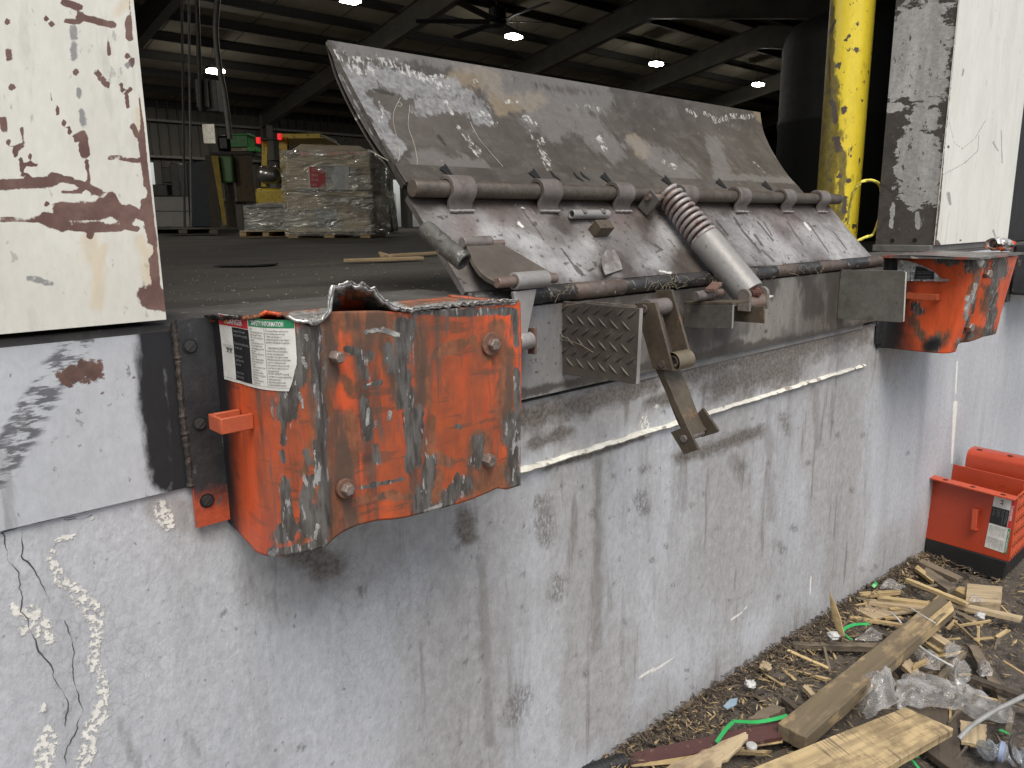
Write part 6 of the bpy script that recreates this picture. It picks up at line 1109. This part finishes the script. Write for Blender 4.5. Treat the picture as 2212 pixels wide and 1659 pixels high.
for pts, h, th, m_, lbl in LL: board('wood_scrap', gq(pts, h), th, m_, lbl, 'wood scrap', 'broken wood scraps in the rubble', ragged=.012, n=10)
rs_ = random.Random(11)
for k in range(64):                          # slim splinters strewn between the bigger pieces
    if k < 40: u0, v0 = rs_.choice([(rs_.uniform(1250, 1900), rs_.uniform(330, 560)), (rs_.uniform(1480, 2000), rs_.uniform(560, 860)), (rs_.uniform(700, 1250), rs_.uniform(700, 1020))])
    else: u0, v0 = rs_.uniform(1750, 2200), rs_.uniform(420, 1250)
    c = gq([(u0, v0)], rs_.uniform(.02, .05))[0]; l = rs_.uniform(.02, .075); w_ = rs_.uniform(.003, .010); a_ = rs_.uniform(-.7, .7)+(0 if rs_.random() < .7 else 1.4)
    dx_ = np.array([math.cos(a_), math.sin(a_), rs_.uniform(-.12, .12)])*l; nx__ = np.array([-math.sin(a_), math.cos(a_), 0])*w_
    pale = rs_.random() < .55
    board('wood_splinter', [c-dx_-nx__*.4, c-dx_+nx__, c+dx_+nx__*.5, c+dx_-nx__], rs_.uniform(.003, .007), m_w4 if pale else m_w3, 'slim pale wood splinter strewn in the rubble' if pale else 'slim dark grey wood splinter strewn in the rubble', 'splinter', 'slim pale splinters in the rubble' if pale else 'slim dark splinters in the rubble', ragged=.006, n=5)
bk = board('wood_block', gq([(1895, 425), (1905, 330), (2095, 345), (2090, 435)], .055), .05, m_w6, 'square weathered wood block with a split face, near the black rubber base', 'wood block', ragged=.004)
board('wood_block', gq([(1840, 365), (1860, 345), (1900, 350), (1895, 395)], .04), .03, m_w4, 'small yellow block touching the square weathered block', 'wood block', ragged=.004)
a_ = P(*z7(1228, 615), 'z', .02); tp = P(*z7(1163, 378), 'y', a_[1]+.05); single('upright_splinter', MB().tube([a_, a_*.6+tp*.4+[.0, 0, 0], a_*.3+tp*.7, tp], [.012, .015, .011, .001], 5, flat=.3), m_w4, 'pointed pale splinter standing upright against the wall', 'splinter', bevel=0)
# green straps
m_gs = mat('green_strap', (.02, .30, .07), (.03, .36, .09), 20, rough=.35, fine=.06)
def strap(pts, hs, lbl, w=.005):
    c = smooth([P(*z7(*p), 'z', gz(P(*z7(*p), 'z', 0)[0])+h) for p, h in zip(pts, hs)], 8); G = []
    for i, p in enumerate(c):
        t = c[min(i+1, len(c)-1)]-c[max(i-1, 0)]; t /= np.linalg.norm(t); n_ = np.cross(t, [0.1, -.5, .9]); n_ /= np.linalg.norm(n_); G.append([p-n_*w, p+n_*w])
    single('green_strap', MB().grid(np.array(G).transpose(1, 0, 2), thick=(0, -.0006, .0012)), m_gs, lbl, 'strap', bevel=0, group='green packing straps')
strap([(550, 1190), (600, 1120), (640, 1080)], (.07, .07, .065), 'green strap hanging over the maroon board, lower piece'); strap([(640, 1075), (760, 1080), (860, 1065), (935, 1045)], (.065, .07, .075, .075), 'green strap running level along the back edge of the maroon board')
strap([(1375, 550), (1290, 555), (1235, 585), (1260, 620), (1285, 635)], (.07, .075, .07, .05, .04), 'green strap curled in a loop by the upright splinter'); strap([(1530, 1290), (1580, 1265), (1640, 1262)], (.05, .055, .05), 'green strap poking out under the fresh sawn plank'); strap([(1590, 1270), (1620, 1300), (1650, 1340)], (.05, .04, .03), 'green strap end bent toward the dark plank'); strap([(2080, 1120), (2110, 1135), (2125, 1145)], (.05, .05, .05), 'short green strap scrap near the clear bottle', .009); strap([(1395, 350), (1410, 335), (1415, 325)], (.06, .07, .07), 'green strap tip at the foot of the wall', .006)
# plastic film, drawn as crumpled sheets
m_pf = film('clear_dirty_film', (.82, .80, .77), .27, .22, .008, .55)
def sheet(name, outline, hbase, amp, lbl, n=44, seed=0, bulge=.012):
    amp = amp*.7
    pts = [P(*z7(*p), 'z', gz(P(*z7(*p), 'z', 0)[0])+hbase) for p in outline]; k = len(outline)//2
    A0 = pts[:k]; B0 = pts[k:][::-1]; A1 = smooth(A0, 10); B1 = smooth(B0, 10); N = min(len(A1), len(B1))
    A1 = [A1[int(i*(len(A1)-1)/(N-1))] for i in range(N)]; B1 = [B1[int(i*(len(B1)-1)/(N-1))] for i in range(N)]; G = []
    for j in range(n):
        t = j/(n-1); row = []
        for i in range(N):
            p = A1[i]*(1-t)+B1[i]*t; q = Vector((p[0]*26+seed, p[1]*26, seed)); w = mn.turbulence(Vector((q[0]*.45, q[1]*1.5, q[2])), 4, True, noise_basis='PERLIN_ORIGINAL', amplitude_scale=.55, frequency_scale=2.1); b_ = math.sin(math.pi*t)*math.sin(math.pi*min(max((i+2)/(N+3), 0), 1))
            row.append(p+np.array([0, 0, max(-.0, bulge*b_+amp*(w-.3)*(.3+b_))])+np.array(mn.noise_vector(q*1.3))*amp*.35)
        G.append(row)
    return single(name, MB().grid(np.array(G)), m_pf, lbl, 'plastic film', bevel=0, sharp=70)
sheet('plastic_film', [(1520, 880), (1600, 815), (1800, 850), (2000, 930), (2150, 1010), (2150, 1090), (1940, 1060), (1850, 1010), (1640, 1000), (1525, 1000)], .055, .035, 'big crumpled sheet of clear plastic film beside the fresh sawn plank', seed=3)
sheet('plastic_film', [(1330, 1060), (1320, 960), (1350, 850), (1470, 790), (1500, 830), (1520, 960), (1480, 1010), (1370, 1070)], .06, .04, 'upright bunch of clear film against the stained plank', seed=9, bulge=.06)
sheet('plastic_film', [(1790, 800), (1820, 760), (1930, 800), (1920, 860), (1850, 880), (1790, 830)], .07, .035, 'small knotted lump of clear film above the big sheet', seed=15, bulge=.03); sheet('plastic_film', [(1770, 700), (1800, 655), (1880, 680), (1860, 730), (1800, 735), (1775, 720)], .06, .03, 'small film scrap above the knotted lump', seed=21); sheet('plastic_film', [(1300, 630), (1380, 590), (1450, 600), (1440, 635), (1360, 645), (1300, 640)], .035, .025, 'film scrap left of the stained plank near the green loop', seed=27)
sheet('plastic_film', [(1440, 345), (1490, 320), (1560, 345), (1580, 355), (1500, 362), (1440, 357)], .06, .03, 'film scrap at the wall side of the far splinter heap', seed=33); sheet('plastic_film', [(1620, 700), (1700, 690), (1780, 750), (1760, 800), (1680, 790), (1620, 720)], .045, .03, 'grey film scrap tucked beside the stained plank', seed=39); sheet('plastic_film', [(1910, 410), (1950, 400), (1995, 420), (1990, 436), (1940, 432), (1912, 425)], .06, .02, 'white film scrap before the square wood block', seed=41)
sheet('plastic_film', [(1960, 760), (2010, 755), (2045, 800), (2030, 835), (1980, 830), (1955, 800)], .05, .03, 'round film puff beside the weathered slat', seed=47)
# crushed bottle
bp = [P(*z7(x, y), 'z', gz(2.2)+.055) for x, y in ((1995, 1230), (2020, 1225), (2080, 1235), (2150, 1260), (2205, 1270), (2235, 1275))]
bo = thing('plastic_bottle', bp[2]-[0, 0, .03], 'crushed clear plastic bottle with a blue mark at the right bottom corner', 'bottle')
obj('bottle_body', MB().tube(smooth(bp, 5), [.020+.006*math.sin(i*1.3) for i in range(26)], 16), film('bottle_clear', (.82, .85, .88), .4, .08, .006), bo, noiseamp=.003); obj('bottle_label', MB().tube([bp[2], bp[2]+(bp[3]-bp[2])*.35], .0262, 16, cap=False), flat('bottle_blue', (.35, .42, .6), .3), bo)
single('grey_cable', MB().tube(smooth([P(*z7(*p), 'z', .0+h) for p, h in (((1860, 1170), .03), ((1930, 1100), .05), ((2050, 1020), .07), ((2130, 980), .08), ((2230, 930), .09))], 8), .006, 10), flat('cable_grey', (.30, .30, .29), .45), 'stiff grey plastic tube arching over the rubble at the right', 'tube', bevel=0)
single('cord', MB().tube(smooth([P(*z7(*p), 'z', h) for p, h in (((2230, 1130), .09), ((2160, 1150), .10), ((2135, 1200), .09), ((2145, 1260), .06), ((2180, 1310), .05))], 8), .0035, 8), flat('cord_dark', (.05, .04, .035), .6), 'dark bent cord over the crushed bottle', 'cord', bevel=0)
single('white_tie', MB().tube(smooth([P(*z7(*p), 'z', h) for p, h in (((1605, 465), .14), ((1660, 500), .145), ((1735, 545), .14))], 6), .0016, 6), flat('tie_white', (.6, .6, .57), .5), 'thin white cord lying across the far end of the stained plank', 'cord', bevel=0)
single('white_tie', MB().tube(smooth([P(*z7(*p), 'z', h) for p, h in (((1650, 670), .06), ((1720, 720), .075), ((1830, 780), .07))], 6), .003, 6), bpy.data.materials['tie_white'], 'white flat cord from the stained plank to the film lump', 'cord', bevel=0)
single('white_tie', MB().tube(smooth([P(*z7(*p), 'z', h) for p, h in (((1485, 485), .05), ((1520, 510), .06), ((1550, 545), .05))], 6), .0025, 6), bpy.data.materials['tie_white'], 'short white tie left of the stained plank', 'cord', bevel=0)
cp = P(*z7(740, 1222), 'z', .03); single('bottle_cap', MB().tube([cp, cp+[0, 0, .012]], .014, 20), flat('cap_clear', (.5, .5, .48), .3), 'round translucent bottle cap on the maroon board scraps', 'cap', bevel=.002)
hp_ = P(1338, 1648, 'z', .04); hs = thing('rubber_hose', (hp_[0], hp_[1], 0), 'ribbed black rubber hose end at the bottom edge by the wall', 'hose')
mh = MB(); dh = np.array([.8, -.3, 0]); dh /= np.linalg.norm(dh)
mh.pipe(hp_-dh*.3, hp_+dh*.018, .019, .013, 24)
for k in range(14): mh.tube([hp_+dh*(.012-k*.012), hp_+dh*(.006-k*.012)], .0205, 24, cap=True)
obj('hose_body', mh, flat('hose_black', (.015, .015, .016), .6), hs, bevel=.0015)
single('blue_scrap', MB().slab([P(*z7(*p), 'z', .05) for p in ((590, 1000), (625, 960), (670, 955), (660, 990), (610, 1015))], (0, 0, .003)), flat('scrap_blue', (.28, .38, .45), .5), 'pale blue plastic scrap at the foot of the wall', 'scrap', bevel=0, noiseamp=.004)
for (x, y, sz, lbl) in ((735, 875, .016, 'white foam crumb at the wall foot below the lath'), (1185, 612, .018, 'white crumpled paper scrap at the foot of the upright splinter'), (1975, 505, .016, 'white tissue scrap beside the green grey lath'), (1815, 785, .012, 'pale brick chip at the wall side of the plastic lump') if False else (818, 780, .018, 'tan stone chip at the wall foot')):
    c = P(*z7(x, y), 'z', .035); A = np.array([[c+np.array([math.sin(b)*math.cos(a), math.sin(b)*math.sin(a), .7*math.cos(b)])*sz*(1+.5*mn.noise(Vector((a*2, b*3, x)))) for a in np.linspace(0, 6.283, 14)] for b in np.linspace(.05, 3.1, 9)]); single('scrap', MB().grid(A), m_paper if 'white' in lbl else m_w6, lbl, 'scrap', bevel=0, sharp=30)
# loose chips nobody could count
def chips(name, n, mats, fn, smin, smax, lbl, flat_=.25):
    b = MB()
    for i in range(n):
        x, y, z = fn(); l = float(rng.uniform(smin, smax)); a = rng.uniform(0, 6.283); e = rng.normal()*.25; d_ = np.array([math.cos(a), math.sin(a), e])*l; w = np.cross(d_, [0, 0, 1.]); w = w/(np.linalg.norm(w)+1e-9)*l*float(rng.uniform(.06, .28)); c = np.array([x, y, z])
        b.slab([c-d_-w*.3, c-d_*.3-w, c+d_*float(rng.uniform(.6, 1)), c+d_*.2+w, c-d_+w*.4], (0, 0, .001+.12*float(np.linalg.norm(w))), m=int(rng.integers(len(mats))))
    return tag(obj(name, b, mats, smooth=False), lbl, 'debris', kind='stuff')
def near():
    x = float(rng.uniform(1.2, 3.6)); y = -abs(float(rng.normal(0, .07)))-.004 if rng.random() < .65 else -float(rng.uniform(0, .55)); z = gz(x)+.02+max(0, .03+y*.1)*float(rng.random())*.9; return x, y, z
fm = [flat('chip_dark', (.05, .04, .03), .9), flat('chip_mid', (.14, .105, .07), .9), flat('chip_tan', (.32, .23, .12), .85), flat('chip_brown', (.09, .067, .047), .9)]
chips('wood_chips', 7500, fm, near, .003, .015, 'countless small wood chips and bark crumbs along the wall foot'); chips('wood_chips', 900, [flat('chip_bright', (.46, .345, .18), .8), fm[2]], near, .004, .02, 'scattered bright slivers of broken wood in the dirt')
chips('bark_flakes', 320, [fm[0], fm[3], fm[1]], near, .012, .04, 'dark bark flakes and rotten wood bits lying in the dirt')
def far(): x = float(rng.uniform(2.2, 5)); y = -float(rng.uniform(.1, 1.3)); return x, y, gz(x)+.012
chips('dirt_crumbs', 2600, fm, far, .003, .014, 'dark dirt crumbs and chips on the asphalt')
def wallb(): x = float(rng.uniform(1.3, 3.3)); y = -float(abs(rng.normal(0, .025)))-.003; return x, y, gz(x)+.03+.03*float(rng.random())
chips('leaf_litter', 1500, fm[:2]+fm[3:], wallb, .004, .014, 'dark leaf litter packed into the corner under the wall')

# ------------------------------------------------------------------ spare bumper unit on the ground
sb_ = thing('dock_bumper', (3.6, -.2, -.09), 'clean orange spare dock bumper lying face down on its black rubber base on the ground', 'dock bumper')
m_os = mat('clean_orange', (.42, .052, .018), (.37, .045, .016), 5, rough=.35, fine=.05, bump=((10, .0008),), layers=[dict(m=('noise', 40, .67, .03), c=(.2, .035, .015))]); m_osl = mat('clean_orange_light', (.5, .075, .028), (.44, .062, .024), 6, rough=.4, fine=.05)
An = P(*z8(1215, 1545), 'z', -.105)      # near bottom corner of the rubber
Bn = P(*z8(455, 1280), 'y', -.012)       # wall side bottom corner
TA = P(*z8(1305, 1335), 'y', An[1]+.004)
def vline(f0, f1, f): return f
Xs = np.array([1.0, 0, -.03]); Wd = Bn-An
sx = lambda u, v, off=0: PP(u, v, An+np.array([off, 0, 0]), np.cross(Wd/np.linalg.norm(Wd), np.array([.10, -.02, 1.0])))  # the face toward the camera
c1, c2, c3, c4 = (sx(*z8(*p)) for p in ((445, 1090), (1300, 1335), (1215, 1545), (450, 1285)))
t1, t2 = sx(*z8(540, 470)), sx(*z8(1395, 690)); dX = np.array([.36, .0, .0])
print('SPARE', An, Bn, c1, c2, t1, t2)
obj('rubber_base', MB().hexa([c4, c3, c3+dX, c4+dX], [c1, c2, c2+dX, c1+dX]), flat('rubber_black', (.013, .013, .013), .5), sb_, bevel=.006)
nf = np.cross(c2-c1, t1-c1); nf /= np.linalg.norm(nf); nf = nf if nf[0] < 0 else -nf
sd = obj('side_plate', MB().slab([c1, c2, t2, t1], -nf*.006), m_os, sb_, bevel=.0012)
f1, f2, f3, f4 = sx(*z8(490, 445)), sx(*z8(540, 425)), sx(*z8(1415, 640)), sx(*z8(1370, 672))
tv = t2-t1; n_ = np.array([-.05, 0, 0]); fl_ = MB().slab([t1+n_, t2+n_, t2+[.004, 0, 0.0], t1+[.004, 0, 0]], (0, 0, .006)); sf_ = obj('top_flange', fl_, m_osl, sb_, bevel=.001)
for k in (.17, .5, .85): c = t1+tv*k+np.array([-.024, 0, .0062]); obj('flange_hole', MB().tube([c, c+[0, 0, .0012]], .010, 16), flat('hole_dark', (.07, .012, .006)), sf_)
hh = [sx(*z8(*p), 0) for p in ((905, 810), (955, 990))]; hx = nf*.030
g0, g1 = sx(*z8(960, 800)), sx(*z8(945, 985)); wv = (c2-c1)/np.linalg.norm(c2-c1)*.020
obj('lifting_bracket', MB().slab([g0+hx, g1+hx, g1+hx+wv, g0+hx+wv], -nf*.005).slab([g0+nf*.0005, g0+wv+nf*.0005, g0+wv+hx, g0+hx], (g1-g0)/np.linalg.norm(g1-g0)*-.005).slab([g1+nf*.0005, g1+wv+nf*.0005, g1+wv+hx, g1+hx], (g1-g0)/np.linalg.norm(g1-g0)*.005), m_osl, sb_, bevel=.0008)
# front (ground facing side shows as diamond plate end) and the two upright webs behind
m_dp = mat('orange_tread_end', (.50, .085, .03), (.42, .07, .025), 8, rough=.35, fine=.08, layers=[dict(m=('noise', 40, .60, .04, (3, 3, .5), 3), c=(.62, .2, .09))])
e1, e2 = c2+nf*-.0, t2+[0.0, 0, 0]; obj('tread_end_plate', MB().slab([c2+[.002, -.001, .002], c2+[.36, -.001, .002], t2+[.36, -.001, .01], t2+[.002, -.001, .01]], (0, .006, 0)), m_dp, sb_, bevel=.001)
eb_ = MB()
for r in range(11):
    for c in range(16):
        z = .012+r*.026; x = .015+c*.024+(.012 if r % 2 else 0)
        if x > .35: continue
        p = c2+(t2-c2)*(z/np.linalg.norm(t2-c2))*.98+np.array([x, -.0015, 0]); sg = 1 if r % 2 else -1; dd = np.array([.7*sg, 0, .7])*.010; eb_.tube([p-dd, p+[0, -.002, 0], p+dd], [.0008, .003, .0008], 6)
obj('tread_bars', eb_, m_osl, sb_)
w1a, w1b = PP(*z8(735, 345), An+np.array([.11, 0, 0]), nf), PP(*z8(1460, 515), An+np.array([.11, 0, 0]), nf); lowv = (c1-t1)*.9
obj('inner_web', MB().slab([w1a, w1b, w1b+lowv, w1a+lowv], (.006, 0, 0)), m_os, sb_, bevel=.001)
w2a, w2b = PP(*z8(870, 255), An+np.array([.22, 0, 0]), nf), PP(*z8(1560, 400), An+np.array([.22, 0, 0]), nf)
ch = MB(); up_ = -lowv/np.linalg.norm(lowv); G = []
for k, (dx, dz) in enumerate(((0, -.25), (0, -.06), (.0, .0), (.006, .014), (.02, .022), (.05, .024), (.09, .024))): G.append([w2a+np.array([dx, 0, 0])+up_*dz, w2b+np.array([dx, 0, 0])+up_*dz])
ch.grid(np.array(G), thick=(.006, 0, -.003)); bc_ = obj('back_channel', ch, m_os, sb_, sharp=60)
for k in (.14, .6): c = w2a+(w2b-w2a)*k+np.array([.045, 0, 0])+up_*.0245; obj('flange_hole', MB().tube([c, c+up_*.0015], .011, 16), bpy.data.materials['hole_dark'], bc_)
# its label, turned on its side
def lab2(a, b, e):
    A0, A1, B0, B1 = z8(1375, 690), z8(1275, 1255), z8(1160, 640), z8(1052, 1180)
    u = (A0[0]*(1-a)+A1[0]*a)*(1-b)+(B0[0]*(1-a)+B1[0]*a)*b; v = (A0[1]*(1-a)+A1[1]*a)*(1-b)+(B0[1]*(1-a)+B1[1]*a)*b
    return sx(u, v)+nf*(.0012+e)
L0 = MB().grid(np.array([[lab2(a, b, 0) for a in (0, .5, 1)] for b in (0, .5, 1)])); lb2 = obj('warning_label', L0, m_lab, sb_)
def lsheet(nm, a0, a1, b0, b1, m): obj(nm, MB().add([lab2(a0, b0, .0006), lab2(a1, b0, .0006), lab2(a1, b1, .0006), lab2(a0, b1, .0006)], [(0, 1, 2, 3)]), m, lb2, smooth=False)
lsheet('red_header', 0, .55, 0, .17, m_red); lsheet('green_header', .56, 1, .0, .12, m_grn); lsheet('black_panel', .24, .55, .19, 1, m_blk)
def ltext(nm, txt, a0, a1, b0, b1, m, bold=0):
    v, f = text2d(txt, bold); lo, hi = v.min(0), v.max(0); q = (v-lo)/(hi-lo); obj(nm, MB().add([lab2(a0+(a1-a0)*x, b1-(b1-b0)*y, .0012) for x, y in q], f), m, lb2, smooth=False)
ltext('heading', 'DANGER', .15, .42, .04, .14, m_wtx, .02); ltext('heading', 'SAFETY INFORMATION', .60, .97, .02, .10, m_wtx, .02); ltext('panel_text', LT_B, .26, .53, .24, .94, m_gtx); ltext('body_text', LT_L, .58, .76, .2, .95, m_dtx); ltext('body_text', LT_R, .79, .98, .2, .95, m_dtx); ltext('emblem', 'TT', .08, .18, .55, .68, m_dtx, .05)

# ================================================================== LIGHT
w = bpy.data.worlds.new('World'); S.world = w; w.use_nodes = True; nt = w.node_tree; bg = nt.nodes['Background']
sky = nt.nodes.new('ShaderNodeTexSky'); sky.sky_type = 'NISHITA'; sky.sun_disc = False; EL, AZ = math.radians(58), math.radians(-150)
sky.sun_elevation = EL; sky.sun_rotation = AZ; sky.air_density = 1.0; sky.dust_density = 3.0; sky.ozone_density = 1.0
hs = nt.nodes.new('ShaderNodeHueSaturation'); hs.inputs['Saturation'].default_value = .6; nt.links.new(sky.outputs[0], hs.inputs['Color']); nt.links.new(hs.outputs[0], bg.inputs['Color']); bg.inputs['Strength'].default_value = .115
sl = bpy.data.lights.new('sun', 'SUN'); sl.energy = 1.6; sl.angle = math.radians(36); sl.color = (1, .955, .87); so_ = bpy.data.objects.new('sun', sl); COL.objects.link(so_)
sdv = Vector((math.sin(AZ)*math.cos(EL)*-1 if False else math.cos(EL)*math.sin(AZ), math.cos(EL)*math.cos(AZ), math.sin(EL)))
so_.rotation_euler = sdv.to_track_quat('Z', 'Y').to_euler()
S.view_settings.view_transform = 'Standard'; S.view_settings.look = 'None'; S.view_settings.exposure = 0.62; S.view_settings.gamma = 1
S.cycles.use_denoising = True; S.cycles.max_bounces = 8; S.cycles.transparent_max_bounces = 12
